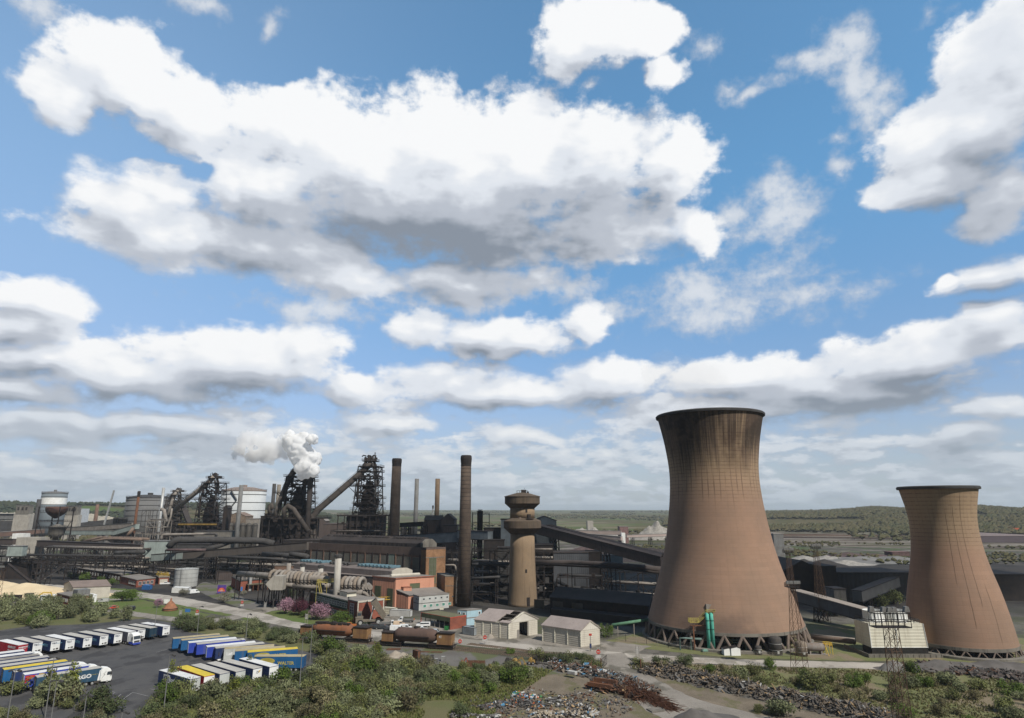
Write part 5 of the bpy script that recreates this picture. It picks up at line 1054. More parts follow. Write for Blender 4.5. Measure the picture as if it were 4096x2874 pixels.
# blast furnaces
def furnace(label, U, Vtop, Y, deckz, wd, seed, pipes=True, lean=0, top='horns', col=black, yel=False):
    rd = random.Random(seed); p = PY(U, Vtop, Y); Ht = p.z; t = thing('blast_furnace', label, 'blast furnace', (p.x, Y, 0)); W = wd
    MB().lathe([(W*.24, deckz-6), (W*.24, deckz+2), (W*.26, deckz+5), (W*.22, lerp(deckz, Ht, .28)), (W*.12, lerp(deckz, Ht, .46)), (W*.10, lerp(deckz, Ht, .56))], n=24).build('furnace_shell', blackr, t, True)
    def lvl(f): return lerp(deckz, Ht, f)
    wdt = lambda f: W*(.37-.10*f)
    b = MB(); cs = [(sx_, sy) for sx_ in (-1, 1) for sy in (-1, 1)]; ts = [0, .16, .32, .48, .64, .80]
    for sx_, sy in cs:
        for f0, f1 in zip(ts, ts[1:]): b.bar((sx_*wdt(f0), sy*wdt(f0), lvl(f0)), (sx_*wdt(f1), sy*wdt(f1), lvl(f1)), .6)
    for f0, f1 in zip(ts, ts[1:]):
        for sy in (-1, 1):
            a0, a1 = wdt(f0), wdt(f1); b.bar((-a0, sy*a0, lvl(f0)), (a1, sy*a1, lvl(f1)), .4); b.bar((a0, sy*a0, lvl(f0)), (-a1, sy*a1, lvl(f1)), .4)
            b.bar((sy*a0, -a0, lvl(f0)), (sy*a1, a1, lvl(f1)), .4); b.bar((-a1, sy*a1, lvl(f1)), (a1, sy*a1, lvl(f1)), .6); b.bar((sy*a1, -a1, lvl(f1)), (sy*a1, a1, lvl(f1)), .6)
    b.build('tower_frame', col, t)
    b = MB()
    for f in (.0, .09, .18, .27, .37, .48, .60, .72, .80):
        a = wdt(f)*rd.uniform(.95, 1.2)+.6; ox = rd.uniform(-.6, 1.2); b.box(-a+ox, a+ox, -a, a, lvl(f)-.3, lvl(f)); rails(b, -a+ox, a+ox, -a, a, lvl(f), 6, 1.3)
    b.box(-wdt(.48)-W*.32, -wdt(.48)+1, -W*.2, W*.2, lvl(.47), lvl(.47)+.5); rails(b, -wdt(.48)-W*.32, -wdt(.48), -W*.2, W*.2, lvl(.48), 5, 1.4); b.bar((-wdt(.48)-W*.3, 0, lvl(.47)), (-wdt(.3), 0, lvl(.32)), .4)
    for k in range(8): f = .05+k*.085; x0 = wdt(f)+.2; b.bar((x0*(1 if k % 2 else .2), -wdt(f)-1, lvl(f)), (x0*(.2 if k % 2 else 1), -wdt(f)-1, lvl(f+.085)), .55)
    b.build('platforms', col, t)
    for sx_ in (-1, 1):
        pts = [(sx_*W*.13, -W*.05, lvl(.60)), (sx_*W*.20, -W*.12, lvl(.68)), (sx_*W*.18, -W*.14, lvl(.82)), (sx_*W*.06, -W*.04, lvl(.94)), (sx_*W*.05, 0, lvl(.98))]
        MB().tube(pts, W*.04, 10).build('uptake', col, t, True)
        pts = [(sx_*W*.10, -W*.22, lvl(.86)), (sx_*W*.20, -W*.27, lvl(.70)), (sx_*W*.26, -W*.34, lvl(.5)), (sx_*W*.24, -W*.36, lvl(.12))]
        MB().tube(pts, W*.035, 10).build('side_pipe', dsteel if sx_ > 0 else col, t, True)
    b = MB(); a = W*.22; b.box(-a, a, -a, a, lvl(.90)-.4, lvl(.90)); rails(b, -a, a, -a, a, lvl(.90), 5, 1.4)
    if top == 'horns':
        for k in range(3):
            x = -W*.16+k*W*.15; b.cyl((x, 0, lvl(.90)), (x, 0, lvl(.965)), .9, None, 8); b.tube([(x, 0, lvl(.965)), (x+.3, 0, lvl(.99)), (x-1.8, 0, lvl(.998)), (x-2.6, 0, lvl(.975))], .45, 8); b.box(x-.8, x+1.4, -.8, .8, lvl(.93), lvl(.96))
        b.bar((W*.12, 0, lvl(.9)), (W*.12, 0, lvl(1.05)), .6)
    else:
        b.box(-W*.2, W*.2, -W*.1, W*.1, lvl(.90), lvl(.94)); b.cyl((0, 0, lvl(.9)), (0, 0, lvl(1.0)), 1.4, None, 10)
        for k in range(5): x = rd.uniform(-W*.2, W*.2); b.bar((x, 0, lvl(.9)), (x+rd.uniform(-1, 1), 0, lvl(rd.uniform(.96, 1.02))), .4)
    b.build('top_gear', col, t)
    b = MB(); b.box(-W*.75, W*.75, -W*.6, W*.6, deckz-1, deckz); b.box(-W*.5, W*.45, -W*.5, W*.5, deckz*.55, deckz-1); rails(b, -W*.75, W*.75, -W*.6, W*.6, deckz, 14, 1.3)
    b.box(-W*.62, W*.6, -W*.52, W*.5, 0, deckz*.6)
    for k in range(9):
        x = lerp(-W*.72, W*.72, k/8); b.bar((x, -W*.58, 0), (x, -W*.58, deckz-1), .6)
        if k: xp = lerp(-W*.72, W*.72, (k-1)/8); b.bar((xp, -W*.58, deckz*(.4 if k % 2 else .7)), (x, -W*.58, deckz*(.7 if k % 2 else .4)), .35)
    for z in (.3, .5, .7, .85): b.bar((-W*.72, -W*.59, deckz*z), (W*.72, -W*.59, deckz*z), .45)
    b.build('cast_house', col, t)
    if yel: b = MB(); b.box(-W*.77, W*.5, -W*.62, -W*.60, deckz-.8, deckz+.5); b.build('yellow_edge', mat('grimy_yellow', (.26, .17, .045), .8), t)
    b = MB()         # dense small plant: vessels, bars, ducts
    for k in range(70):
        f = rd.uniform(0, .62); a = wdt(f); x, y = rd.uniform(-a, a), rd.uniform(-a, 0); s = rd.uniform(.6, 2.2)
        if k % 3: b.box(x-s/2, x+s/2, y-s/2, y+s/2, lvl(f), lvl(f)+rd.uniform(.8, 3))
        else: b.bar((x, y, lvl(f)), (rd.uniform(-a, a), rd.uniform(-a, 0), lvl(min(.8, f+rd.uniform(.02, .15)))), rd.uniform(.25, .6))
    for k in range(40): x = rd.uniform(-W*.7, W*.7); z = rd.uniform(2, deckz); s = rd.uniform(.8, 3); b.box(x, x+s, -W*.62-rd.uniform(0, 2), -W*.6, z, z+rd.uniform(.5, 2.5))
    tag(b.build('plant_gear', blackr, t), kind='stuff')
    return t
F4 = furnace('blast furnace with three horned valves on top, rightmost of the furnaces', 1484, 1822, 480, 40, 25, 1)
F3 = furnace('black blast furnace under the white steam plume', 1206, 1868, 478, 38, 27, 2, top='x')
F2 = furnace('blast furnace with long pale skip bridge, third from the right', 862, 1893, 600, 31, 27, 3, top='x', col=blackr, yel=True)
F1 = furnace('weathered blast furnace, leftmost and smallest', 715, 1953, 650, 30, 24, 4, top='x', col=mat('weathered_frame', (.085, .075, .068), .85, (.055, .05, .047), .3, .9, fine=.15))
def downcomer(label, T, pts, r, m, rail=True):
    P_ = [PY(*T(x, y), Y) for x, y, Y in pts]; t = thing('gas_downcomer', label, 'pipe', (P_[0].x, P_[0].y, 0)); Q = [p-V3(P_[0].x, P_[0].y) for p in P_]
    MB().tube(Q, r, 14).build('pipe', m, t, True); b = MB()
    for a, c in zip(Q, Q[1:]):
        L_ = (c-a).length; d = (c-a).normalized()
        for k in range(1, int(L_/9)): q_ = a+d*k*9; b.cyl(q_-d*.2, q_+d*.2, r*1.09, None, 14)
        if rail: b.bar(a+V3(0, 0, r+.3), c+V3(0, 0, r+.3), .9, .3); b.bar(a+V3(0, 0, r+1.6), c+V3(0, 0, r+1.6), .18)
        if rail: 
            for k in range(int(L_/3)): q_ = a+d*k*3; b.bar(q_+V3(0, 0, r+.3), q_+V3(0, 0, r+1.6), .12)
    b.build('walkway', blackr, t); return t
dpipe = mat('sooty_downcomer', (.095, .08, .07), .85, (.05, .045, .042), .3, .9, streak=.4)
downcomer('huge diagonal downcomer from the rightmost furnace down to the left', K3, [(770, 140, 478), (640, 260, 474), (200, 640, 470), (140, 720, 470), (128, 900, 470)], 2.25, dpipe)
t = thing('dust_catcher', 'dark flaring dust catcher at the foot of the big downcomer', 'vessel', PY(*K3(130, 800), 470)*1); zz = PY(*K3(130, 740), 470).z; z2 = PY(*K3(130, 900), 470).z; t.location.z = 0
MB().lathe([(5.2, 0), (5.2, z2-3), (3.2, z2), (2.9, z2+3), (2.8, zz-2), (2.1, zz+3)], n=28).build('vessel', dpipe, t, True)
downcomer('big diagonal downcomer leaning left off the steaming furnace', K2, [(1560, 215, 476), (1500, 290, 474), (1370, 620, 470), (1340, 740, 470)], 1.9, mat('pale_downcomer', (.15, .13, .115), .85, (.09, .08, .07), .3, .9, streak=.4))
downcomer('bent dark pipe curving over and down to the right below the steaming furnace', K2, [(1440, 740, 452), (1440, 640, 452), (1480, 600, 452), (1540, 640, 452), (1700, 880, 452)], 1.7, dpipe, False)
downcomer('short hooked dark pipe left of the steaming furnace', K2, [(1290, 700, 460), (1285, 610, 460), (1295, 585, 460), (1315, 640, 460)], 1.6, dpipe, False)
downcomer('long pale skip bridge rising right to the third furnace', K2, [(235, 670, 600), (640, 340, 598), (690, 290, 598)], 2.1, mat('dusty_bridge', (.36, .31, .26), .85, (.24, .21, .18), .3, .9, streak=.3))
downcomer('pale pipe rising to the leftmost furnace', K2, [(190, 700, 640), (265, 480, 645), (300, 440, 648)], 1.7, psteel)
downcomer('pale bent pipe at the foot of the leftmost furnace', K2, [(120, 640, 600), (150, 650, 600), (175, 800, 600)], 1.7, psteel, False)
downcomer('small pale zigzag pipe at the foot of the leftmost furnace', K2, [(235, 630, 590), (225, 710, 590), (190, 830, 590), (150, 830, 590)], .8, psteel, False)
kg('steep black lattice incline right of the leftmost furnace', K2, (455, 850), 640, (350, 590), 650, 5, 3, blackr, blackroof, legs=False)
house('square_shaft', 'dark square shaft with pointed roof beside the third furnace', K2, (790, 630), (835, 630), 580, depth=9, m=blackr, rm=black, gable=2.5, cat='tower')
for k in range(5): silo('soot-streaked domed stove in the row between the furnaces', K2, 865+k*66, 812, 940, 30, 590, mat('streaked_stove', (.095, .09, .083), .85, (.06, .057, .053), .2, .8, streak=.6, streakcol=(.2, .18, .15)), dome=True, name='stove').__setitem__('group', 'domed stoves in a row between the furnaces')
for k, x in enumerate((1115, 1190)): silo('dark domed stove left of the slim stacks', K3, x, 845, 900, 34, 520, dsteel, dome=True, name='stove')['group'] = 'pair of dark domed stoves'
silo('wide dark domed vessel between the slim stacks', K3, 1352, 870, 900, 60, 500, dsteel, dome=True, name='stove')
silo('low dark domed vessel under the right slim stack', K3, 1495, 890, 900, 62, 500, dsteel, dome=False, name='stove')
for lb_, T, a, c, Y, kw in [
 ('dark gabled head house behind the slim stacks', K3, (1335, 758), (1520, 758), 460, dict(depth=16, m=brownclad, rm=blackroof, gable=-3)),
 ('dark gabled house right of the right slim stack', K3, (1515, 755), (1658, 755), 450, dict(depth=20, m=brownclad, rm=blackroof, gable=4)),
 ('low black building right of the gabled head houses', K3, (1535, 815), (1685, 815), 440, dict(depth=16, m=brownclad, rm=blackroof)),
 ('dark mass of furnace outbuildings under the steaming furnace', K2, (1190, 715), (1330, 715), 468, dict(depth=20, m=black, rm=blackr)),
 ('black outbuilding left of the thick stack', K2, (1230, 690), (1300, 690), 474, dict(depth=10, m=black, rm=blackr)),
 ('long low dark stockhouse behind the brick hall', K3, (-180, 975), (1000, 985), 440, dict(depth=20, m=black, rm=blackroof)),
 ('pale low building under the thick gas main', K2, (250, 1020), (640, 1020), 470, dict(depth=12, m=dsteel, rm=black)),
 ('dark base building under the third furnace', K2, (480, 880), (860, 880), 560, dict(depth=20, m=conc_d, rm=dsteel)),
 ('brown gabled shed before the white gas holder', K2, (835, 715), (1030, 715), 700, dict(depth=20, m=mat('tan_brick', (.22, .17, .13)), rm=mat('tan_roof', (.24, .18, .15), .9), gable=4)),
 ('low brown shed right of the gabled one at the white gas holder', K2, (1035, 745), (1170, 770), 690, dict(depth=12, m=psteel, rm=greyroof)),
 ('dark block with flat roof behind the green transfer tower', K1, (1020, 1235), (1445, 1235), 475, dict(depth=20, m=black, rm=mat('tan_flat_roof', (.20, .17, .13), .9))),
 ('pale flat-roofed works building in the dark left yard', K1, (990, 1290), (1380, 1310), 455, dict(depth=9, m=dsteel, rm=greyroof)),
 ('dark brown shed behind the sand heap', K1, (30, 1215), (300, 1225), 430, dict(depth=12, m=blackr, rm=blackr)),
 ('brown brick base building left of the cooler house', K2, (720, 1310), (960, 1325), 425, dict(depth=10, m=brownclad, rm=blackroof)),
 ('rusty brick block in front of the lower hall', K2, (1340, 1245), (1540, 1260), 385, dict(depth=14, m=brownbrick, rm=greyroof)),
 ('dark green transfer house behind the water tower, left block', K4, (468, 660), (770, 642), 372, dict(depth=14, m=bluegrey, rm=blackroof)),
 ('dark green transfer house behind the water tower, gabled right block', K4, (765, 655), (980, 660), 378, dict(depth=18, m=bluegrey, rm=blackroof, gable=2.5)),
 ('brown box building left of the water tower', K4, (310, 725), (465, 725), 380, dict(depth=12, m=brownclad, rm=blackroof)),
 ('ribbed dark cooling louvre block left of the water tower', K4, (315, 835), (500, 838), 362, dict(depth=12, m=black, rm=black)),
 ('stacked black louvre tower beside the water tower', K4, (440, 905), (600, 905), 345, dict(depth=10, m=mat('louvred_black', (.05, .047, .045), .8, (.03, .03, .03), .3, .8, ribs=1.1, ribdir=2), rm=black)),
 ('big grey-sided dark shed right of the water tower', K4, (950, 950), (1275, 960), 338, dict(depth=14, m=mat('slate_cladding', (.085, .09, .098), .8, (.06, .063, .07), .15, .8, ribs=1.0, ribdir=0), rm=blackroof)),
 ('black rear part of the dark shed right of the water tower', K4, (1275, 945), (1392, 985), 342, dict(depth=14, m=black, rm=blackroof)),
 ('tall black frame house right of the water tower', K4, (780, 880), (945, 890), 346, dict(depth=14, m=black, rm=black)),
 ('pale open-sided building under the brown gallery', K4, (1395, 975), (1590, 985), 400, dict(depth=6, m=mat('pale_blue_wall', (.25, .29, .31), .8, (.16, .18, .19), .3, .8, ribs=2.0), rm=greyroof)),
 ('dark gabled coal house left of the right-hand masts', K6, (-140, 1120), (190, 1112), 330, dict(depth=30, m=black, rm=blackroof, gable=4.5)),
 ('black coal house with hipped end right of the gabled one', K6, (190, 1075), (330, 1090), 322, dict(depth=20, m=black, rm=blackroof)),
 ('long black open coal shed before the grey spoil heaps', K6, (330, 1135), (1020, 1135), 330, dict(depth=26, m=mat('coal_shed_side', (.04, .042, .046), .85, (.03, .03, .03), .1, .8, ribs=2.2, ribdir=0), rm=blackroof)),
 ('dark low house by the gallery junction', K6, (310, 1285), (420, 1290), 285, dict(depth=8, m=mat('dim_grey_wall', (.13, .125, .12), .85), rm=blackroof)),
 ('grey metal tower house right of the big cooling tower', K5, (1195, 1080), (1275, 1085), 620, dict(depth=20, m=gsteel, rm=psteel)),
 ('black coal shed right of the smaller cooling tower', K6, (1750, 1150), (2120, 1240), 330, dict(depth=26, m=black, rm=blackroof)),
 ('long far dark mill with pale roof edge, orange at its end', K6, (1640, 725), (1980, 725), 1150, dict(depth=120, m=mat('far_dark_mill', (.075, .078, .085), .9), rm=mat('far_pale_roof', (.42, .40, .37), .9))),
 ('orange end of the far mill', K6, (1978, 724), (2100, 722), 1148, dict(depth=122, m=mat('far_orange', (.55, .12, .05), .8), rm=None)),
 ('vast low mauve-grey mill in front of the far dark one', K6, (1640, 795), (2300, 800), 900, dict(depth=150, m=mat('far_mauve_mill', (.105, .085, .095), .95, (.085, .07, .08), .01, .8), rm=mat('far_mauve_roof', (.24, .19, .18), .95))),
 ('far low red-roofed shed left of the smaller cooling tower', K6, (850, 945), (1010, 945), 640, dict(depth=14, m=mat('far_red_wall', (.14, .09, .085), .9), rm=mat('far_red_roof', (.20, .12, .11), .9))),
 ('distant pink plant house on the stockyard', K4, (1560, 708), (1640, 708), 880, dict(depth=16, m=mat('pink_plant', (.24, .15, .14), .9), rm=greyroof)),
 ('white control box on the far conveyor', K4, (1578, 765), (1612, 765), 828, dict(depth=6, m=white_p, rm=None)),
 ('distant pale crusher house among the quarry heaps', K4, (1265, 655), (1318, 655), 1050, dict(depth=16, m=concrete, rm=None)),
 ('blue and white far works building behind the right bunker', K1, (830, 632), (882, 632), 1100, dict(depth=20, m=mat('far_white_wall', (.5, .53, .56), .8), rm=None)),
 ('white low building left of the concrete bunker', K1, (135, 900), (252, 905), 560, dict(depth=8, m=white_p, rm=None)),
 ('long far dark works hall at the left edge', K1, (-60, 765), (140, 775), 980, dict(depth=30, m=dsteel, rm=psteel)),
 ('rusty distant gabled shed left of the rightmost furnace', K3, (200, 768), (272, 775), 620, dict(depth=14, m=brownclad, rm=greyroof, gable=3)),
 ('low sloping brown shed roof behind the big downcomer', K3, (250, 800), (520, 850), 560, dict(depth=40, m=brownclad, rm=brownclad)),
]:
    house('works_building', lb_, T, a, c, Y, **kw)
def rack(label, T, a, c, Ya, Yc, ztop, depth=8, seed=0, m=black, lv=3, pipes=5, name='pipe_rack', zb=None):
    rd = random.Random(seed); p0, p1 = PY(*T(*a), Ya), PY(*T(*c), Yc); L_ = (V3(p1.x, p1.y)-V3(p0.x, p0.y)).length; t = thing(name, label, 'pipe rack', (p0.x, p0.y, 0), ang(p0, p1)); Ht = ztop or p0.z
    b = MB(); n = max(2, int(L_/7)); z0 = PY(*T(a[0], zb), Ya).z if zb else 0; ZL = lambda k: lerp(z0, Ht, k/lv)
    for i in range(n+1):
        x = L_*i/n
        for y_ in (0, depth): b.bar((x, y_, 0 if not zb or i % 3 == 0 else z0), (x, y_, Ht), .38)
        for k in range(0 if zb else 1, lv+1): z = ZL(k); b.bar((x, 0, z), (x, depth, z), .3)
        if i < n:
            for y_ in (0, depth):
                for k in range(0 if zb else 1, lv+1): z = ZL(k); b.bar((x, y_, z), (x+L_/n, y_, z), .3)
                if rd.random() < .55: k = rd.randint(0, lv-1); b.bar((x, y_, ZL(k)), (x+L_/n, y_, ZL(k+1)), .22)
                if rd.random() < .55: k = rd.randint(0, lv-1); b.bar((x+L_/n, y_, ZL(k)), (x, y_, ZL(k+1)), .22)
    rails(b, 0, L_, 0, depth, Ht, int(L_/2.5), 1.2); b.build('frame', m, t)
    b = MB()
    for k in range(pipes): y_ = rd.uniform(.5, depth-.5); z = ZL(rd.randint(1, lv))+.5; b.cyl((0, y_, z), (L_, y_, z), rd.uniform(.25, .7), None, 8)
    b.build('pipes', dsteel if seed % 2 else psteel, t, True)
    b = MB()
    for k in range(int(L_/3)): x = rd.uniform(0, L_-3); z = ZL(rd.randint(0, 2))+.1; s = rd.uniform(.8, 3); y_ = rd.uniform(0, depth-2); b.box(x, x+s, y_, y_+1.5, z, z+rd.uniform(.6, 2.6))
    tag(b.build('gear', blackr if seed % 2 else dsteel, t), kind='stuff')
    return t
rack('long black lattice pipe bridge across the left yard', K1, (110, 1140), (1470, 1150), 430, 415, None, 7, 1, black, 3, 7, zb=1215)
rack('black pipe rack behind the lattice bridge', K1, (430, 1050), (1530, 1090), 470, 440, None, 10, 2, blackr, 3, 8)
rack('low pipe rack at the left edge', K1, (-60, 1070), (230, 1075), 470, 470, None, 8, 3, dsteel, 3, 6)
rack('black steel frame under the green transfer tower', K1, (1540, 1250), (1780, 1255), 418, 410, None, 12, 4, black, 4, 3)
rack('dark pipe rack below the long dark gallery, left part', K2, (190, 1190), (720, 1180), 440, 430, None, 10, 5, black, 4, 7)
rack('dark pipe rack below the long dark gallery, right part', K2, (720, 1130), (1330, 1120), 432, 422, None, 12, 6, black, 5, 8)
rack('rust-tinged rack before the brick base building', K2, (740, 1230), (1180, 1240), 440, 430, None, 9, 7, blackr, 3, 6)
rack('black frame right of the brick hall gable', K3, (1565, 1110), (1720, 1110), 352, 350, None, 9, 8, black, 5, 5)
rack('pipe clutter between the orange annex and the nearest chimney', K3, (1680, 1400), (1725, 1400), 330, 328, None, 9, 9, psteel, 3, 5)
rack('black rack between the nearest chimney and the water tower, upper', K4, (205, 930), (530, 930), 345, 340, None, 9, 10, black, 4, 6)
rack('black rack between the nearest chimney and the water tower, lower', K4, (205, 1250), (535, 1250), 325, 322, None, 6, 11, blackr, 2, 5)
rack('black framework right of the water tower', K4, (780, 930), (950, 935), 335, 335, None, 9, 12, black, 6, 4)
rack('black legs and pipework under the grey-sided dark shed', K4, (985, 1175), (1400, 1185), 328, 322, None, 8, 13, black, 2, 5)
rack('black trestlework left of the big cooling tower', K4, (1400, 1120), (1900, 1130), 318, 305, None, 7, 14, black, 3, 4)
rack('pale lattice plant at the foot of the leftmost furnace', K2, (-30, 760), (130, 770), 560, 560, None, 16, 15, psteel, 6, 9)
rack('tall rusty lattice tower before the grey gas holder', K1, (1530, 650), (1620, 650), 640, 640, None, 12, 16, mat('weathered_frame', (.1, .1, .1)), 8, 5)
rack('dark low rack left of the leftmost furnace', K1, (1450, 900), (1700, 900), 560, 555, None, 14, 17, psteel, 4, 8)
rack('sooty rack under the rightmost furnace', K3, (330, 880), (860, 890), 455, 450, None, 10, 18, black, 4, 6)
rack('black bleeder platform right of the nearest chimney', K4, (205, 590), (360, 640), 520, 520, None, 6, 19, black, 6, 3)
silo('dark vessel with pipes on top right of the nearest chimney', K4, 277, 565, 720, 26, 515, blackr, name='silo')
rack('rusty yard frame behind the sand heap', K1, (360, 1215), (470, 1215), 392, 392, None, 8, 20, blackr, 4, 1)
kg('thin rusty conveyor rising from the sand heap', K1, (330, 1420), 385, (90, 1225), 395, 1.0, .5, blackr, blackr, legs=False)
kg('thin rusty conveyor rising right over the yard', K1, (430, 1400), 385, (740, 1205), 395, 1.0, .5, blackr, blackr, legs=False)
Bld('site_cabin', 'small pale green elevated cabin at the left edge', G(*K1(22, 1400)), G(*K1(22, 1400))+V3(9, 1), G(*K1(22, 1400))+V3(-.6, 5), 6, greenclad, gsteel, 'cabin', base=14.5)
# lattice masts
def mast(label, U, V, Y, Vb, w0, w1, m=blackr, n=12, head='lights', z0=0, th=.08, name='floodlight_mast'):
    p = PY(U, V, Y); Ht = p.z; t = thing(name, label, 'mast', (p.x, Y, 0)); b = MB(); cs = [(-1, -1), (1, -1), (1, 1), (-1, 1)]
    for k in range(n):
        za, zb_ = Ht*k/n, Ht*(k+1)/n; a, c = lerp(w0, w1, k/n)/2, lerp(w0, w1, (k+1)/n)/2
        for i in range(4):
            (x0, y0), (x1, y1) = cs[i], cs[(i+1) % 4]; b.bar((x0*a, y0*a, za), (x0*c, y0*c, zb_), th*1.6); b.bar((x0*a, y0*a, za), (x1*c, y1*c, zb_), th*.8); b.bar((x1*a, y1*a, za), (x0*c, y0*c, zb_), th*.8); b.bar((x0*c, y0*c, zb_), (x1*c, y1*c, zb_), th*.8)
    b.build('lattice', m, t)
    return t, Ht
def flood(b, x, y, z, s=.5, dx=0): b.box(x-s, x+s, y-s*.6, y+s*.3, z, z+s*1.3); b.bar((x, y, z-.6), (x, y, z), .12)
t, Ht = mast('big rusty floodlight mast with a wide lamp platform in the right foreground', 3562, 2508, 132, 0, 2.5, 1.9, mat('rusty_mast', (.14, .085, .055), .85, (.08, .06, .05), .6, .9), 10, th=.07)
b = MB(); 
for z in (Ht, Ht+1.1, Ht+2.6): b.bar((-3.4, -1.2, z), (3.4, -1.2, z), .14); b.bar((-3.4, 1.2, z), (3.4, 1.2, z), .14); b.bar((-3.4, -1.2, z), (-3.4, 1.2, z), .14); b.bar((3.4, -1.2, z), (3.4, 1.2, z), .14)
b.box(-3.4, 3.4, -1.2, 1.2, Ht-.08, Ht); 
for x in (-3.4, -2.2, -1, 0, 1, 2.2, 3.4):
    for y_ in (-1.2, 1.2): b.bar((x, y_, Ht), (x, y_, Ht+2.6), .1)
b.build('platform', black, t)
for x in (-3.5, -1.4, -.5, .4, 3.3): b = MB(); b.extr([(-.55, 0), (.55, 0), (.35, .95), (-.35, .95)], -.45, .35); b.bar((0, 0, -.5), (0, 0, .1), .1); o = b.build('lamp', gsteel, t); o.location = (x, -1.2+.3*abs(x) % 1.2, Ht+2.8)
def mast2(label, U, V, Y, w0, w1, n, s=1.0):
    t, Ht = mast(label, U, V, Y, 0, w0, w1, mat('rusty_mast', (.14, .085, .055)), n-2, th=.065*s); b = MB(); b.box(-1.6*s, 1.6*s, -1.2*s, 1.2*s, Ht, Ht+.15); rails(b, -1.6*s, 1.6*s, -1.2*s, 1.2*s, Ht, 4); b.build('platform', blackr, t)
    for x in (-1.5, -.5, .6, 1.5): b = MB(); b.box(-.45*s, .45*s, -.3, .3, 0, .8*s); o = b.build('lamp', gsteel, t); o.location = (x*s, -1.0, Ht+1.0)
mast2('rusty lattice floodlight mast standing before the foot of the big cooling tower', 3168, 2350, 190, 3.6, 1.3, 9)
mast2('thin rusty lattice mast rising behind the right flank of the big cooling tower', 3152, 2212, 258, 3.0, 1.2, 12)
mast2('thin rusty lattice mast beside the pale roofed gallery', 3262, 2196, 270, 4.2, 1.2, 12)
mast2('rusty lattice mast at the left edge beside the sand heap', 4, 2280, 300, 2.6, 2.0, 8)
b = MB(); a, c = PY(*K1(1105, 850), 640), PY(*K1(1226, 436), 640); b.bar((0, 0, a.z), c-V3(a.x, a.y), 1.3); o = b.build('jib', silver); t = thing('crane', 'far crane with one long thin leaning jib', 'crane', (a.x, a.y, 0)); o.parent = t
b = MB(); b.box(-4, 3, -2, 2, a.z-6, a.z); b.box(-3, 3, -2, 2, 0, a.z-6); b.build('cab', gsteel, t)
# lorries and trailers
def cmat(name, c, **k): return mat(name, c, k.pop('rough', .6), tuple(x*.80 for x in c), .35, .7, streak=k.pop('streak', .28), streakcol=(.16, .15, .14), **k)
navy = cmat('navy_curtain', (.022, .040, .115)); navy2 = cmat('slate_blue_curtain', (.030, .075, .125)); royal = cmat('royal_blue_curtain', (.03, .06, .36)); lkw = cmat('mid_blue_curtain', (.018, .105, .26))
redc = cmat('crimson_curtain', (.34, .022, .035)); whitec = cmat('white_body', (.74, .75, .74), streak=.2); greyc = cmat('pale_grey_curtain', (.50, .52, .50)); yelr = cmat('yellow_roof', (.66, .50, .05)); dkc = cmat('dark_teal_body', (.02, .045, .07))
roofg = cmat('dusty_trailer_roof', (.46, .44, .40), streak=.0); rooftan = cmat('tan_trailer_roof', (.42, .35, .21), streak=0); roofw = cmat('white_trailer_roof', (.70, .70, .69), streak=0)
lw = mat('white_lettering', (.75, .76, .76), .6); ly = mat('yellow_lettering', (.50, .42, .10), .6); ld = mat('dark_lettering', (.03, .05, .10), .6); lr = mat('red_lettering', (.55, .06, .05), .6); lcy = mat('pale_blue_lettering', (.20, .45, .62), .6)
def text(s, size, par, loc, rot, m, name='lettering', bold=.02, sx=1.0):
    c = bpy.data.curves.new(name, 'FONT'); c.body = s; c.size = size; c.align_x = 'LEFT'; c.resolution_u = 2; c.offset = bold*size
    o = bpy.data.objects.new(name, c); COL.objects.link(o); dg = bpy.context.evaluated_depsgraph_get(); me = bpy.data.meshes.new_from_object(o.evaluated_get(dg)); bpy.data.objects.remove(o); bpy.data.curves.remove(c)
    me.materials.clear(); me.materials.append(m); o = bpy.data.objects.new(name, me); COL.objects.link(o); o.parent = par; o.location = loc; o.rotation_euler = rot; o.scale = (sx, 1, 1); return o
def wheel(par, x, y, r_=.5, w_=.35):
    s = 1 if y > 0 else -1; b = MB(); b.cyl((x, y-s*w_/2, r_), (x, y+s*w_/2, r_), r_, None, 14); o = b.build('wheel', tyre, par); b = MB(); b.cyl((x, y+s*w_/2, r_), (x, y+s*(w_/2+.03), r_), r_*.56, r_*.45, 12); b.build('rim', silver, o)
def on_side(par, s, size, x, z, side, m, **k):      # side +1: left side (+y), -1: right side (-y) ; text reads along the side
    if side < 0: return text(s, size, par, (x, -1.34, z), (math.pi/2, 0, 0), m, **k)
    return text(s, size, par, (x, 1.34, z), (math.pi/2, 0, math.pi), m, **k)
def on_end(par, s, size, y, z, front, L_, m, **k):
    if front: return text(s, size, par, (L_+.07, y, z), (math.pi/2, 0, math.pi/2), m, **k)
    return text(s, size, par, (-.07, y, z), (math.pi/2, 0, -math.pi/2), m, **k)
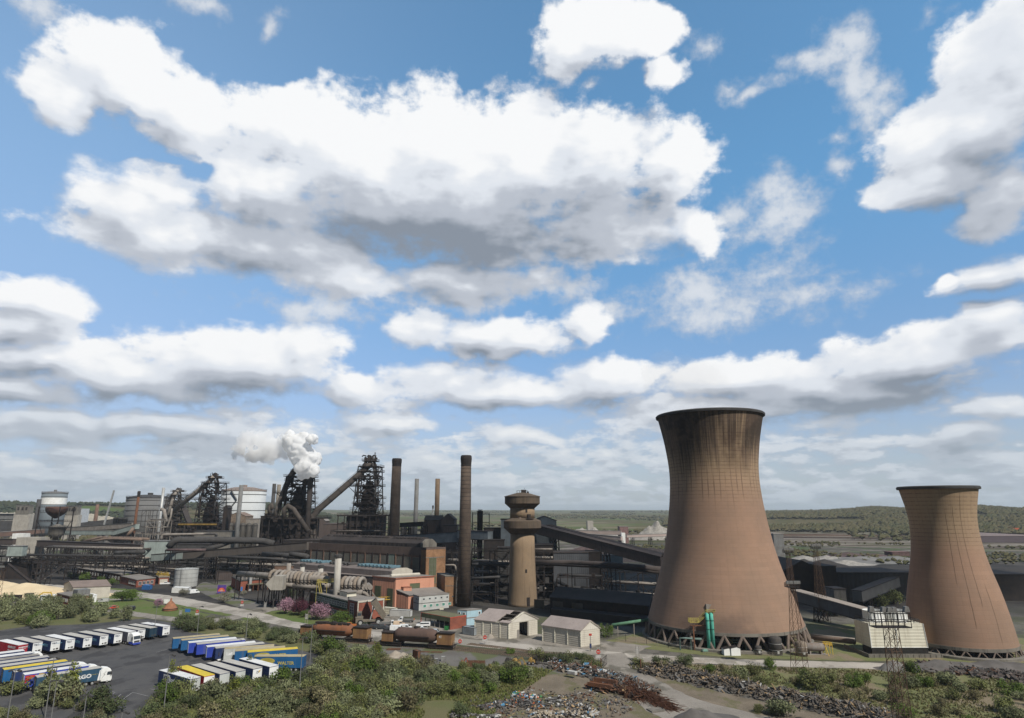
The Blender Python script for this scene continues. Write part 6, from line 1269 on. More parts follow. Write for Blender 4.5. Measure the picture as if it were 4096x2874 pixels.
def trailer(label, loc, hd, side, roof, front, rear, L_=13.6, group='curtain-sided trailers in the lorry park', ribs=True):
    """local x runs forward from the rear doors; loc is the middle of the rear end"""
    t = thing('lorry_trailer', label, 'trailer', (loc[0]+random.uniform(-.25, .25), loc[1]+random.uniform(-.25, .25), 0), hd+random.uniform(-.014, .014), group); W = 1.275
    b = MB(); 
    for s in (-1, 1): b.box(.06, L_-.06, s*W-.03, s*W+.03, 1.15, 3.86)
    b.build('curtain', side, t)
    b = MB(); b.box(-.02, L_+.02, -W-.03, W+.03, 3.90, 4.0); b.build('roof', roof, t)
    b = MB(); b.box(-.04, L_+.04, -W-.05, W+.05, 3.78, 3.90); 
    for k in range(9): x = k*(L_-.12)/8; b.box(x+.0, x+.10, -W-.045, -W-.03, 1.1, 3.8); b.box(x, x+.10, W+.03, W+.045, 1.1, 3.8)
    for s in (-1, 1): b.box(0, L_, s*(W-.02)-.04, s*(W-.02)+.04, 1.02, 1.16)
    b.build('rail', side if side not in (whitec,) else greyc, t)
    b = MB(); b.box(L_-.05, L_+.03, -W, W, 1.1, 3.8); b.box(L_+.03, L_+.05, -W+.25, -W+1.1, 1.3, 1.9) ; b.build('bulkhead', front, t)
    b = MB(); b.box(L_+.03, L_+.08, .25, .95, 1.35, 1.75); b.box(L_+.03, L_+.06, -.5, 0, 1.35, 1.7); b.build('coupling_panel', chassis, t)
    b = MB(); b.box(-.05, .03, -W, W, 1.1, 3.8); b.build('rear_doors', rear, t)
    b = MB(); b.box(-.09, -.05, -.03, .03, 1.15, 3.75); b.box(-.09, -.05, -.62, -.56, 1.2, 3.75); b.box(-.09, -.05, .56, .62, 1.2, 3.75); b.box(-.1, .0, -1.2, 1.2, .55, .8); b.build('door_bars', chassis, t)
    b = MB(); b.box(.2, L_-.1, -W+.05, W-.05, .98, 1.12); b.box(.3, L_-.3, -.45, -.30, .75, 1.0); b.box(.3, L_-.3, .30, .45, .75, 1.0)
    for s in (-1, 1): b.bar((4.8, s*1.15, .75), (L_-3.6, s*1.15, .75), .06, .16); b.bar((4.8, s*1.15, .5), (L_-3.6, s*1.15, .5), .06, .12); b.box(L_-2.9, L_-2.6, s*.9-.12, s*.9+.12, .02, 1.0)
    b.build('chassis', chassis, t)
    for x in (1.9, 3.2, 4.5 if L_ > 10 else 3.2):
        for s in (-1, 1): wheel(t, x, s*1.05)
    return t
def tractor(label, loc, hd, col, group='lorry tractor units', accent=None):
    """local x forward, origin under the rear axle end"""
    t = thing('tractor_unit', label, 'lorry', (loc[0], loc[1], 0), hd, group)
    pr = [(3.7, .55), (6.05, .40), (6.18, 1.0), (6.12, 1.9), (5.85, 3.0), (5.45, 3.55), (4.3, 3.85), (3.85, 3.85), (3.7, 3.3)]
    b = MB(); b.extr(pr, -1.22, 1.22); o = b.build('cab', col, t); bm = bmesh.new(); bm.from_mesh(o.data); bmesh.ops.bevel(bm, geom=bm.edges[:], offset=.10, segments=2, affect='EDGES'); bm.to_mesh(o.data); bm.free()
    b = MB(); b.extr([(6.13, 1.95), (5.90, 2.92), (5.92, 2.95), (6.17, 1.97)], -1.08, 1.08); b.build('windscreen', glass, t)
    for s in (-1, 1): b = MB(); b.extr([(4.9, 1.95), (5.95, 1.95), (5.72, 2.75), (5.0, 2.75)], s*1.225-.02, s*1.225+.02); b.build('side_window', glass, t)
    b = MB(); b.box(6.0, 6.24, -1.15, 1.15, .35, .75); b.box(6.1, 6.2, -.9, .9, 1.0, 1.55); b.build('grille', chassis, t)
    for s in (-1, 1): b = MB(); b.box(6.2, 6.27, s*.95-.2, s*.95+.2, .62, .88); b.build('headlight', silver, t); b = MB(); b.box(5.75, 5.95, s*1.45-.12, s*1.45+.12, 1.9, 2.8); b.build('mirror', chassis, t)
    b = MB(); b.box(-.2, 4.0, -.45, .45, .65, 1.0); b.box(2.2, 3.4, -1.2, -.7, .45, 1.0); b.box(2.2, 3.4, .7, 1.2, .45, 1.0); b.box(.3, 1.4, -.5, .5, 1.0, 1.15); b.build('chassis', chassis, t)
    b = MB(); 
    for s in (-1, 1): b.extr([(2.85, 1.0), (3.72, .95), (3.72, 3.6), (3.2, 3.4)], s*1.2-.04, s*1.2+.04)
    b.build('side_fairing', col if accent is None else accent, t)
    for x in (.5, 1.85, 5.15):
        for s in (-1, 1): wheel(t, x, s*1.02)
    return t
def dirv(a): return V3(math.cos(a), math.sin(a))
def mid(a, c): return ((a[0]+c[0])/2, (a[1]+c[1])/2)
HB = R(-31)
rows = [((205,718),(340,690),redc,roofw,redc,'crimson trailer, leftmost of the back row'),
 ((415,682),(537,664),navy,roofg,whitec,'navy trailer with white nose, second in the back row, next to the crimson one'),
 ((625,658),(747,648),navy,roofg,whitec,'navy trailer with white nose, third from the left in the back row'),
 ((825,642),(943,628),navy,roofw,whitec,'navy trailer with a bright white roof, fourth in the back row'),
 ((1030,625),(1140,606),navy,roofg,whitec,'navy trailer with white nose, fifth from the left in the back row'),
 ((1228,600),(1337,578),navy,roofg,whitec,'navy trailer with white nose, sixth from the left in the back row'),
 ((1405,570),(1510,560),navy,roofg,whitec,'navy trailer with white nose just left of the parked white lorry'),
 ((1590,550),(1700,545),mat('dark_print_curtain', (.045, .05, .08), .7, (.12, .12, .14), .9, .9),roofw,whitec,'dark printed trailer coupled to the white lorry in the back row'),
 ((1690,530),(1783,508),navy,roofg,whitec,'navy trailer with white nose behind the white lorry'),
 ((1845,497),(1937,490),dkc,roofg,dkc,'all-dark teal trailer second from the right in the back row'),
 ((2008,480),(2100,470),navy,roofw,whitec,'navy white-nosed trailer at the right end of the back row')]
for i, (tl, tr, s_, r_, f_, lb_) in enumerate(rows):
    p = G(*L1(*mid(tl, tr)), 4.0)-dirv(HB)*13.6
    if i == 7: p -= dirv(HB)*1.0
    t = trailer(lb_, p, HB, s_, r_, f_, whitec)
    if f_ is whitec and i != 7: on_end(t, 'P&O', .72, -1.0, 3.0, True, 13.6, ld); on_end(t, 'Ferrymasters' if i in (1, 2) else '', .3, .25, 3.0, True, 13.6, lcy) if i in (1, 2) else None
    if i in (1, 2, 4, 5, 6): on_side(t, 'MASTERS', 1.0, 8.2, 2.2, -1, lcy, sx=.9)
    if i == 0: on_side(t, 'MAMMOET', 1.0, 7.4, 2.7, -1, lw, bold=.03); on_side(t, 'FERRY TRANSPORT', .55, 7.4, 1.9, -1, lw); on_end(t, 'MAMMOET', .5, -1.1, 3.05, True, 13.6, lw, bold=.03); on_end(t, 'FERRY TRANSPORT', .24, -1.1, 2.7, True, 13.6, lw)
    if i == 7: on_side(t, 'EXPERIENCE', .8, 6, 2.9, -1, lw); T_ = tractor('white lorry tractor with blue lower cab parked in the back row', p+dirv(HB)*10.9, HB, whitec); b = MB(); b.box(3.75, 6.16, -1.27, -1.235, .5, 1.2); b.box(6.16, 6.28, -1.2, 1.2, .35, .9); b.build('lower_panel', royal, T_)
HM = R(46.5)
rears = [(-116.0, 168.2), (-121.0, 170.9), (-125.6, 173.4), (-129.9, 175.9), (-134.1, 178.4), (-138.2, 180.9), (-142.4, 183.4), (-146.6, 186.0), (-150.8, 188.6)]
spec = [(navy2, roofg, navy2, 'slate-blue trailer of the articulated lorry nearest the bottom left, with big white lettering'),
 (royal, roofw, whitec, 'bright blue trailer with red flash and white roof, second from the bottom left lorry'),
 (navy, roofg, navy, 'navy trailer with white diamond on its rear doors, third in the left block'),
 (lkw, yelr, lkw, 'mid-blue trailer with yellow roof in the left block'),
 (navy, roofg, navy, 'navy trailer with dusty roof just behind the yellow-roofed one in the left block'),
 (navy, roofg, navy, 'navy dusty-roofed trailer, sixth row of the left block'),
 (navy, mat('dull_grey_trailer_roof', (.30, .28, .25), .8), navy, 'navy trailer with darker grey roof, seventh row of the left block'),
 (navy, roofw, navy, 'white-roofed trailer coupled to a white cab, eighth row of the left block'),
 (navy, roofw, navy, 'white-roofed trailer at the back of the left block beside the crimson trailer')]
for i, (p, sp_) in enumerate(zip(rears, spec)):
    t = trailer(sp_[3], p, HM, sp_[0], sp_[1], whitec, sp_[2])
    if i in (0, 2):
        b = MB(); z0 = 2.6
        b.add([(-.10, .55, z0), (-.10, 0, z0+.85), (-.10, -.55, z0), (-.10, 0, z0-.85)], [(0, 1, 2, 3)]); b.build('emblem', lw, t); b = MB(); b.add([(-.11, .40, z0), (-.11, 0, z0+.64), (-.11, -.40, z0), (-.11, 0, z0-.64)], [(0, 1, 2, 3)]); b.build('emblem_field', ld, t); on_end(t, 'C', .75, .25, z0-.26, False, 0, lw, bold=.03).location.x = -.13
    if i == 0: on_side(t, 'CLDN CARGO', 1.25, 1.9, 2.0, -1, lw, bold=.045, sx=1.18); on_side(t, 'www.cldncargo.com', .22, 11.2, 2.55, -1, ly)
    if i == 1: b = MB(); b.extr([(.2, 1.9), (2.6, 3.6), (.2, 3.7)], -1.335, -1.33); b.build('flash', red_p, t); b = MB(); b.extr([(2.7, 3.3), (4.4, 3.7), (3.0, 3.75)], -1.335, -1.33); b.build('stripe', yellow, t)
    if i == 3: on_end(t, 'LKW', .5, .6, 2.7, False, 0, ly); on_end(t, 'WALTER', .5, .9, 2.1, False, 0, ly)
    if i in (0, 1, 2, 7): 
        c = tractor({0: 'white lorry tractor with grey zigzag stripe at the bottom left, nearest the camera', 1: 'white lorry cab just behind the nearest one in the left block', 2: 'white lorry cab, third row of the left block', 7: 'white lorry cab peeping out near the back of the left block'}[i], V3(*p)+dirv(HM)*10.3, HM, white_p)
        if i == 0:
            b = MB(); z = [(4.7, 2.9), (4.15, 2.35), (4.5, 2.25), (3.9, 1.5)]
            for a, d_ in zip(z, z[1:]): b.bar((a[0], -1.235, a[1]), (d_[0], -1.235, d_[1]), .03, .12, V3(0, 1, 0))
            b.build('stripe', gsteel, c)
HA = R(211.5)
As = [((295,622), HA, lkw, rooftan, lkw, 'mid-blue trailer with tan roof, leftmost of the centre block', ''), ((385,645), HA, lkw, rooftan, lkw, 'mid-blue tan-roofed trailer, second of the centre block', ''),
 ((478,675), HA, royal, roofw, whitec, 'bright blue trailer with white roof and nose, third of the centre block', ''), ((580,690), HA, royal, roofg, royal, 'all bright blue grey-roofed trailer, fourth of the centre block', ''),
 ((700,725), HA, royal, roofw, whitec, 'blue trailer with ribbed white nose just left of the two cabs', ''), ((800,740), HA, navy, roofg, navy, 'navy trailer half hidden behind the white cab in the centre block', ''),
 ((925,745), R(199), greyc, rooftan, greyc, 'pale grey trailer with tan roof behind the white cab in the centre block', 'Lidl'), ((1060,770), R(202), lkw, rooftan, lkw, 'mid-blue tan-roofed trailer behind the red cab', ''),
 ((1200,790), R(202), lkw, yelr, lkw, 'mid-blue trailer with yellow roof and yellow oval, right part of the centre block', 'W'), ((1295,838), R(180.5), lkw, rooftan, lkw, 'mid-blue trailer parked square to the view at the right end of the centre block', 'LW')]
for (a, hd, s_, r_, f_, lb_, tx) in As:
    p = G(*L2(*a), 4.0)-dirv(hd)*13.6; t = trailer(lb_, p, hd, s_, r_, f_, s_)
    if s_ is lkw and f_ is lkw and not tx: on_end(t, 'LKW', .34, -.9, 3.2, True, 13.6, ly)
    if tx == 'Lidl': on_side(t, 'Lidl', 1.1, 12.9, 2.2, 1, lw, bold=.04)
    if tx == 'W': on_side(t, 'WALTER', 1.15, 7.6, 2.2, 1, ly, bold=.03)
    if tx in ('W', 'LW'):
        b = MB(); n = 20; ov = [(9.6 if tx == 'W' else 9.9) + 2.1*math.cos(2*math.pi*k/n) for k in range(n)]; b.add([(ov[k], 1.33, 2.85+.75*math.sin(2*math.pi*k/n)) for k in range(n)], [tuple(range(n))]); b.build('oval_badge', ly, t)
    if tx == 'LW': on_side(t, 'LKW', 1.0, 10.4, 1.85, 1, ly, bold=.03); on_side(t, 'WALTER', 1.15, 7.0, 1.9, 1, ly, bold=.03)
p = G(*L2(858, 912)); c = tractor('white lorry cab with red lettering in the centre block', p-dirv(R(212))*5.2, R(212), white_p)
p = G(*L2(1035, 890)); tractor('red lorry cab in the centre block', p-dirv(R(200))*4.6, R(200), red_p)
HF = R(-38)
Bs = [((178,1003), (580,1118), navy, roofw, greyc, 'navy trailer with white-boxed lettering at the front of the lorry park', 'K'), ((365,957), (750,1088), redc, yelr, whitec, 'crimson trailer with bright yellow roof in the front block', ''),
 ((545,938), (955,1058), navy, roofg, greyc, 'navy trailer with dusty pinkish roof, third of the front block', ''), ((735,912), (1140,1035), navy, roofg, greyc, 'navy trailer with ribbed grey roof, fourth of the front block', ''),
 ((930,888), (1345,995), navy, roofg, whitec, 'navy grey-roofed trailer with small coloured flags on its white nose', 'P'), ((1135,862), (1535,965), navy, roofw, whitec, 'navy trailer with white roof at the right end of the front block', 'B')]
for a, c, s_, r_, f_, lb_, tx in Bs:
    p0, p1 = G(*L2(*a), 4.0), G(*L2(*c), 4.0); L_ = min((p1-p0).length, 15.0); m_ = (p0+p1)/2; hd = ang(p0, p1); p = m_-dirv(hd)*L_/2
    t = trailer(lb_, p, hd, s_, r_, f_, greyc, L_)
    if tx == 'K':
        b = MB(); b.box(2.6, 5.6, -1.35, -1.305, 1.75, 3.45); b.build('sign_panel', lw, t); on_side(t, 'KBS', 1.5, 2.75, 2.05, -1, ld, bold=.04).location.y = -1.36; on_side(t, 'logistics', 1.35, 5.8, 2.15, -1, lw, bold=.04, sx=1.15); on_side(t, 'KBS', .6, 0, 0, -1, ld); [c_ for c_ in t.children if c_.name.startswith('lettering')][-1].location = (L_+.09, -.9, 2.0); [c_ for c_ in t.children if c_.name.startswith('lettering')][-1].rotation_euler = (math.pi/2, 0, math.pi/2)
    if tx == 'P': on_end(t, 'D', .8, -.3, 2.7, True, L_, ld); b = MB(); b.add([(L_+.08, .3, 2.7), (L_+.08, .9, 3.3), (L_+.08, .3, 3.3)], [(0, 1, 2)]); b.build('flag', yellow, t)
    if tx == 'B': on_end(t, 'KBS', .55, -1.0, 2.2, True, L_, ld)
# cars, vans, pick-ups
def bev(o, w_=.07, seg=2):
    bm = bmesh.new(); bm.from_mesh(o.data); bmesh.ops.bevel(bm, geom=bm.edges[:], offset=w_, segments=seg, affect='EDGES'); bm.to_mesh(o.data); bm.free()
CARC = {}
def paint(c): return mat('car_paint_%s' % '_'.join(str(int(x*100)) for x in c), c, .35, tuple(x*.85 for x in c), 1.0, .5, spec=.5)
PRF = {'car': (4.3, 1.8, [(0,.35),(4.3,.35),(4.3,.80),(3.4,.95),(2.75,1.45),(1.1,1.47),(.3,1.0),(0,.9)], [(.55,1.02),(1.15,1.40),(2.7,1.38),(3.2,1.02)]),
 'suv': (4.6, 1.9, [(0,.4),(4.6,.4),(4.6,1.0),(3.5,1.15),(2.9,1.72),(.35,1.74),(0,1.1)], [(.3,1.18),(.5,1.62),(2.85,1.62),(3.35,1.18)]),
 'van': (5.3, 2.0, [(0,.4),(5.3,.4),(5.3,1.05),(4.6,1.3),(3.9,2.15),(3.5,2.35),(.05,2.35)], [(3.2,1.32),(3.2,1.95),(3.85,1.95),(4.4,1.32)]),
 'smallvan': (4.5, 1.85, [(0,.38),(4.5,.38),(4.5,.95),(3.8,1.1),(3.1,1.8),(.05,1.85)], [(2.3,1.12),(2.3,1.65),(3.05,1.65),(3.6,1.12)]),
 'pickup': (5.3, 1.9, [(0,.5),(5.3,.5),(5.3,1.05),(4.2,1.2),(3.6,1.78),(2.1,1.78),(1.85,1.2),(0,1.15)], [(2.1,1.22),(2.25,1.68),(3.55,1.68),(4.0,1.22)]),
 'canopy': (5.3, 1.9, [(0,.5),(5.3,.5),(5.3,1.05),(4.2,1.2),(3.6,1.80),(.1,1.85),(0,1.15)], [(.4,1.25),(.4,1.70),(3.55,1.68),(4.0,1.22)]),
 'tipper': (3.2, 1.95, [(1.3,.45),(3.2,.45),(3.2,1.0),(2.75,1.25),(2.2,2.05),(1.3,2.05)], [(1.5,1.25),(1.5,1.9),(2.15,1.9),(2.65,1.25)])}
def vehicle(label, kind, loc, hd, col, cat=None, name=None, extra=None):
    L_, W_, pr, wi = PRF[kind]; d = dirv(hd); Lx = 6.2 if kind == 'tipper' else L_
    t = thing(name or {'car': 'parked_car', 'suv': 'parked_car', 'van': 'parked_van', 'smallvan': 'parked_van', 'pickup': 'pickup_truck', 'canopy': 'pickup_truck', 'tipper': 'tipper_van'}[kind], label, cat or {'car': 'car', 'suv': 'car', 'van': 'van', 'smallvan': 'van', 'pickup': 'pickup', 'canopy': 'pickup', 'tipper': 'truck'}[kind], (loc[0]-d.x*Lx/2, loc[1]-d.y*Lx/2, 0), hd)
    off = 3.0 if kind == 'tipper' else 0; m = paint(col)
    b = MB(); b.extr([(x+off, z) for x, z in pr], -W_/2, W_/2); o = b.build('body', m, t); bev(o)
    b = MB(); b.extr([(x+off, z) for x, z in wi], -W_/2-.012, W_/2+.012); b.build('side_window', glass, t)
    xs = [p for p in pr if p[1] > 1.0]; a = max(xs, key=lambda p: p[0]) if kind != 'car' else (3.4, .95)
    f = {'car': ((3.33,1.02),(2.8,1.42)), 'suv': ((3.44,1.22),(2.95,1.68)), 'van': ((4.5,1.40),(3.95,2.08)), 'smallvan': ((3.72,1.18),(3.15,1.74)), 'pickup': ((4.12,1.27),(3.64,1.74)), 'canopy': ((4.12,1.27),(3.64,1.76)), 'tipper': ((2.69,1.34),(2.24,1.99))}[kind]
    b = MB(); n = V3(.75, 0, .66)*.03; (x0, z0), (x1, z1) = f; x0 += off; x1 += off; w2 = W_/2-.14
    b.add([(x0+.05, -w2, z0+.03), (x0+.05, w2, z0+.03), (x1+.05, w2-.05, z1+.03), (x1+.05, -w2+.05, z1+.03)], [(0, 1, 2, 3)]); b.build('windscreen', glass, t)
    if kind == 'tipper':
        b = MB(); b.box(-.2, 4.1, -1.0, 1.0, .85, .98)
        for y_ in (-1.0, .94): b.box(-.2, 4.1, y_, y_+.06, .98, 1.45)
        b.box(-.2, -.14, -.94, .94, .98, 1.45); b.box(4.04, 4.1, -.94, .94, .98, 1.9); b.build('tipper_bed', gsteel if not extra else extra, t); b = MB(); b.box(0, 6, -.35, .35, .5, .85); b.build('chassis', chassis, t)
    wx = {'tipper': (.9, 5.3)}.get(kind, (L_*.19, L_*.81))
    for x in wx:
        for s in (-1, 1): wheel(t, x, s*(W_/2-.11), .34, .22)
    b = MB(); b.box(L_+off-.02, L_+off+.03, -W_/2+.1, -W_/2+.4, .68, .84); b.box(L_+off-.02, L_+off+.03, W_/2-.4, W_/2-.1, .68, .84); b.build('headlights', silver, t)
    return t
WH = (.74, .75, .75)
chev = mat('chevron_yellow', (.60, .36, .05), .6)
def vp(T, x, y): return G(*T(x, y))
vehicle('orange pickup truck parked by the brick office corner', 'pickup', vp(L3, 605, 495), R(185), (.42, .13, .03))
vehicle('white hatchback beside the brick office corner', 'car', vp(L3, 755, 462), R(205), WH)
vehicle('dark grey saloon between the orange pickup and the row of dark cars', 'car', vp(L3, 782, 503), R(180), (.055, .058, .065))
vehicle('black estate car behind the dark pickup in the yard', 'suv', vp(L3, 885, 508), R(178), (.025, .024, .028))
vehicle('dark charcoal pickup in front of the haul truck', 'pickup', vp(L3, 1000, 515), R(2), (.04, .045, .05))
vehicle('white tipper van beside the haul truck', 'tipper', vp(L3, 1080, 478), R(5), WH)
t = vehicle('white van with yellow rear chevrons in the yard', 'van', vp(L3, 1195, 552), R(-4), WH)
b = MB()
for k in range(4): b.add([(-.03, -.9, .6+k*.42), (-.03, 0, .95+k*.42), (-.03, 0, 1.15+k*.42), (-.03, -.9, .8+k*.42)], [(0, 1, 2, 3)]); b.add([(-.03, 0, .95+k*.42), (-.03, .9, .6+k*.42), (-.03, .9, .8+k*.42), (-.03, 0, 1.15+k*.42)], [(0, 1, 2, 3)])
b.build('chevrons', chev, t)
vehicle('black car tucked beside the chevron van', 'car', vp(L3, 1098, 540), R(0), (.022, .022, .025))
vehicle('white small van to the right of the chevron van', 'smallvan', vp(L3, 1300, 520), R(-5), WH)
vehicle('white van with orange side tint behind the chevron van', 'smallvan', vp(L3, 1218, 478), R(10), (.62, .48, .35))
t = vehicle('white tipper with striped tailboard before the shelter', 'tipper', vp(L3, 1300, 432), R(178), WH)
b = MB()
for k in range(6): b.box(-.26, -.21, -.95+k*.32, -.80+k*.32, .95, 1.5)
b.build('stripes', red_p, t); b = MB(); b.box(-.24, -.205, -1, 1, .95, 1.5); b.build('tailboard', yellow, t)
vehicle('white pickup with canopy in front of the shelter', 'canopy', vp(L3, 1515, 490), R(-178), WH)
vehicle('white cab flatbed truck with green load bed', 'tipper', vp(L3, 1440, 556), R(5), WH, extra=greendirty)
vehicle('white pickup nose-on beside the silver van', 'pickup', vp(L3, 1532, 570), R(5), WH)
vehicle('silver-grey small van at the right end of the yard row', 'smallvan', vp(L3, 1655, 580), R(-3), (.42, .45, .48))
vehicle('silver small van by the depot cabins', 'smallvan', vp(L1, 1270, 188), R(195), (.42, .43, .42))
vehicle('red and white car by the willow hedge', 'car', vp(L1, 1385, 268), R(240), (.50, .07, .04))
vehicle('black car on the grass edge by the willows', 'suv', vp(L1, 1588, 282), R(185), (.02, .022, .026))
vehicle('white pickup by the low brick garage', 'pickup', vp(K2, 162, 1452), R(15), WH)
vehicle('grey car in the shade beside the pale tank', 'car', vp(K2, 232, 1392), R(5), (.12, .16, .15))
vehicle('white van facing the works road by the pale tank', 'van', vp(K2, 470, 1548), R(55), WH)
vehicle('red car beside the pink blossom trees', 'car', vp(L2, 1520, 200), R(190), (.45, .03, .03))
vehicle('dark blue car touching the red car by the blossom', 'car', vp(L2, 1560, 207), R(185), (.02, .035, .09))
vehicle('silver car in the dark yard behind the water tower', 'car', vp(K4, 945, 1310), R(160), (.30, .34, .38))
vehicle('white car between chimney and water tower', 'car', vp(K4, 332, 1350), R(170), (.55, .56, .56))
p = G(*L3(905, 462)); t = thing('haul_truck', 'big dusty quarry haul truck with its tipping body raised', 'dump truck', (p.x-1.5, p.y, 0), R(192))
hm = mat('dusty_haul_truck', (.20, .175, .14), .85, (.12, .105, .085), .6, .9, fine=.1); tr = lambda x: x
MB().box(-5.5, 5, -.9, .9, 1.3, 2.0).build('chassis', hm, t)
b = MB(); b.box(2.6, 5.4, -2.2, 2.2, 1.2, 3.0); b.box(3.2, 5.0, -1.9, .6, 3.0, 4.8); b.box(3.0, 5.5, -2.3, 2.3, 2.9, 3.1); b.build('cab', hm, t)
b = MB(); b.box(5.0, 5.06, -1.7, .4, 3.5, 4.5); b.box(3.4, 4.8, .6, .66, 3.5, 4.5); b.build('window', glass, t)
b = MB(); b.box(5.4, 5.5, -1.5, 1.5, 1.4, 2.7); b.build('grille', chassis, t)
for x, rr_ in ((3.6, 1.15), (-3.2, 1.25)):
    for s in (-1, 1): wheel(t, x, s*2.0, rr_, 1.0)
Rm = Matrix.Translation((-4.6, 0, 2.4)) @ Matrix.Rotation(R(-52), 4, 'Y')
b = MB(); pr = [(0, 0), (7.4, .6), (9.4, 1.8), (9.5, 2.3), (7.2, 1.6), (7.0, 2.6), (.0, 2.1)]
b.box(-.4, 7.2, -2.3, 2.3, 0, .25, lambda v: Rm @ v); [b.extr([(-.4, 0), (7.2, .2), (7.2, 2.4), (0, 1.9)], y_, y_+.2, lambda v: Rm @ v) for y_ in (-2.4, 2.2)]; b.box(7.2, 7.4, -2.4, 2.4, 0, 2.5, lambda v: Rm @ v); b.box(7.4, 10.2, -2.4, 2.4, 2.35, 2.55, lambda v: Rm @ v)
for k in range(5): b.box(.6+k*1.5, .9+k*1.5, -2.5, 2.5, -.2, 0, lambda v: Rm @ v)
b.build('tipping_body', hm, t); b = MB(); b.cyl((0, .7, 1.8), (-1.2, .7, 6.4), .22); b.cyl((0, -.7, 1.8), (-1.2, -.7, 6.4), .22); b.build('ram', silver, t)
# torpedo wagons on the siding
def torpedo(label, a, c, r_, num, m, ragged=False):
    p0, p1 = G(*L3(*a)), G(*L3(*c)); L_ = (p1-p0).length; t = thing('torpedo_wagon', label, 'rail wagon', (p0.x, p0.y, 0), ang(p0, p1)); zc = 1.9+r_*.9
    x0, x1 = L_*.19, L_*.78
    b = MB(); n = 14; pts = []; rs = []
    for k in range(n+1):
        f = k/n; e = min(f, 1-f)*2; pts.append((lerp(x0, x1, f), 0, zc)); rs.append(r_*min(1, .42+1.5*e**.75))
    b.tube(pts, rs, 24); b.build('ladle', m, t, True)
    b = MB(); b.bar((lerp(x0, x1, .15), -r_-.05, zc-.2), (lerp(x0, x1, .85), -r_-.05, zc-.2), .12, .3); b.cyl((lerp(x0, x1, .5), 0, zc+r_*.6), (lerp(x0, x1, .5), 0, zc+r_+.45), .9, .75, 14)
    if ragged:
        for k in range(16): x = lerp(x0, x1, random.uniform(.08, .8)); b.box(x, x+random.uniform(1, 2.2), -r_*.6+random.uniform(-.3, .3), random.uniform(0, .8), zc+r_*.80, zc+r_*(1.0+random.uniform(.02, .12)))
    b.build('ladle_fittings', blackr, t)
    hm_ = mat('rusty_yellow_housing', (.27, .16, .07), .85, (.15, .08, .05), .5, .9, streak=.5, streakcol=(.10, .05, .03))
    for xa, xb, hh, nm in ((x1+.1, x1+5.0*L_/26, 4.9, 'drive_housing'), (x0-3.8*L_/26, x0, 4.2, 'bearing_housing')):
        b = MB(); b.box(xa, xb, -1.5, 1.5, 1.6, hh); o = b.build(nm, hm_, t); b = MB(); b.extr([(xa-.2, hh+.1), (xb+.35, hh+.1), (xb+.35, hh+.25), (xa-.2, hh+.25)], -1.75, 1.75); b.build('housing_roof', blackr, o)
    b = MB()
    for xa, xb in ((0, x0+3.2), (x1-3.2, L_)): b.box(xa, xb, -1.3, 1.3, 1.15, 1.6)
    b.bar((x0, -.4, 1.0), (x1, -.4, 1.0), .25); b.build('bolster', blackr, t)
    for s in (0, 1):
        b = MB(); xa, xb = (.3, x0+3.0) if s == 0 else (x1-3.0, L_-.3); n = 6
        b.box(xa, xb, -1.15, -1.0, .45, 1.05); b.box(xa, xb, 1.0, 1.15, .45, 1.05); bg_ = b.build('bogie', blackr, t)
        for k in range(n):
            x = lerp(xa+.45, xb-.45, k/(n-1)); b = MB()
            for y_ in (-.9, .8): b.cyl((x, y_, .5), (x, y_+.12, .5), .42, None, 12)
            b.cyl((x, -.9, .5), (x, .9, .5), .09, None, 6); b.build('wheelset', chassis, bg_)
    b = MB()
    for x in (.1, L_-.1):
        for y_ in (-1.2, 1.2): b.bar((x, y_, 1.6), (x, y_, 2.7), .08)
        b.bar((x, -1.2, 2.7), (x, 1.2, 2.7), .08); b.bar((x, -1.2, 2.15), (x, 1.2, 2.15), .06); b.box(x-.15, x+.15, -1.1, -.7, .9, 1.3); b.box(x-.15, x+.15, .7, 1.1, .9, 1.3)
    b.build('end_railing', psteel, t)
    if num: o = text(num, 1.0, t, (x1+.8, -1.53, 3.6), (math.pi/2, 0, 0), lw)
    return t
torpedo('rust-orange torpedo ladle wagon with crusted broken top, left one on the siding', (-10, 628), (868, 692), 2.05, '', mat('orange_rust_ladle', (.27, .11, .05), .9, (.13, .075, .06), .22, .95, streak=.4, streakcol=(.09, .05, .04)), True)
torpedo('smooth brown torpedo ladle wagon, right one on the siding', (985, 712), (1905, 772), 2.15, '41', mat('brown_ladle', (.115, .075, .062), .85, (.085, .062, .055), .2, .8, streak=.3, streakcol=(.17, .11, .08)))
def track(name, pts):
    P_ = [G(*p) for p in pts]; b = MB()
    for a, c in zip(P_, P_[1:]):
        d = (c-a).normalized(); s = V3(-d.y, d.x)
        for k in (-1, 1): b.bar(a+s*k*.72+V3(0, 0, .28), c+s*k*.72+V3(0, 0, .28), .09, .14)
    o = b.build('rails', mat('rail_steel', (.14, .11, .09), .6, (.09, .07, .06), 1, .8), None); o['kind'] = 'structure'; o.name = 'railway_'+name
    b = MB()
    for a, c in zip(P_, P_[1:]):
        L_ = (c-a).length; d = (c-a).normalized(); s = V3(-d.y, d.x)
        for k in range(int(L_/.75)): q_ = a+d*k*.75; b.bar(q_-s*1.3+V3(0, 0, .14), q_+s*1.3+V3(0, 0, .14), .26, .14)
    o = b.build('sleepers', timber); o['kind'] = 'structure'; o.name = 'sleepers_'+name
track('siding', [L3(-300, 625), L3(860, 695), L3(1910, 772), L4(600, 770), L4(1180, 812)])
track('branch', [L4(220, 655), L4(600, 700), L4(1000, 750), L4(1400, 775)])
track('second_siding', [L3(-300, 640-18), L4(60, 690), L4(600, 745), L4(1200, 800)])
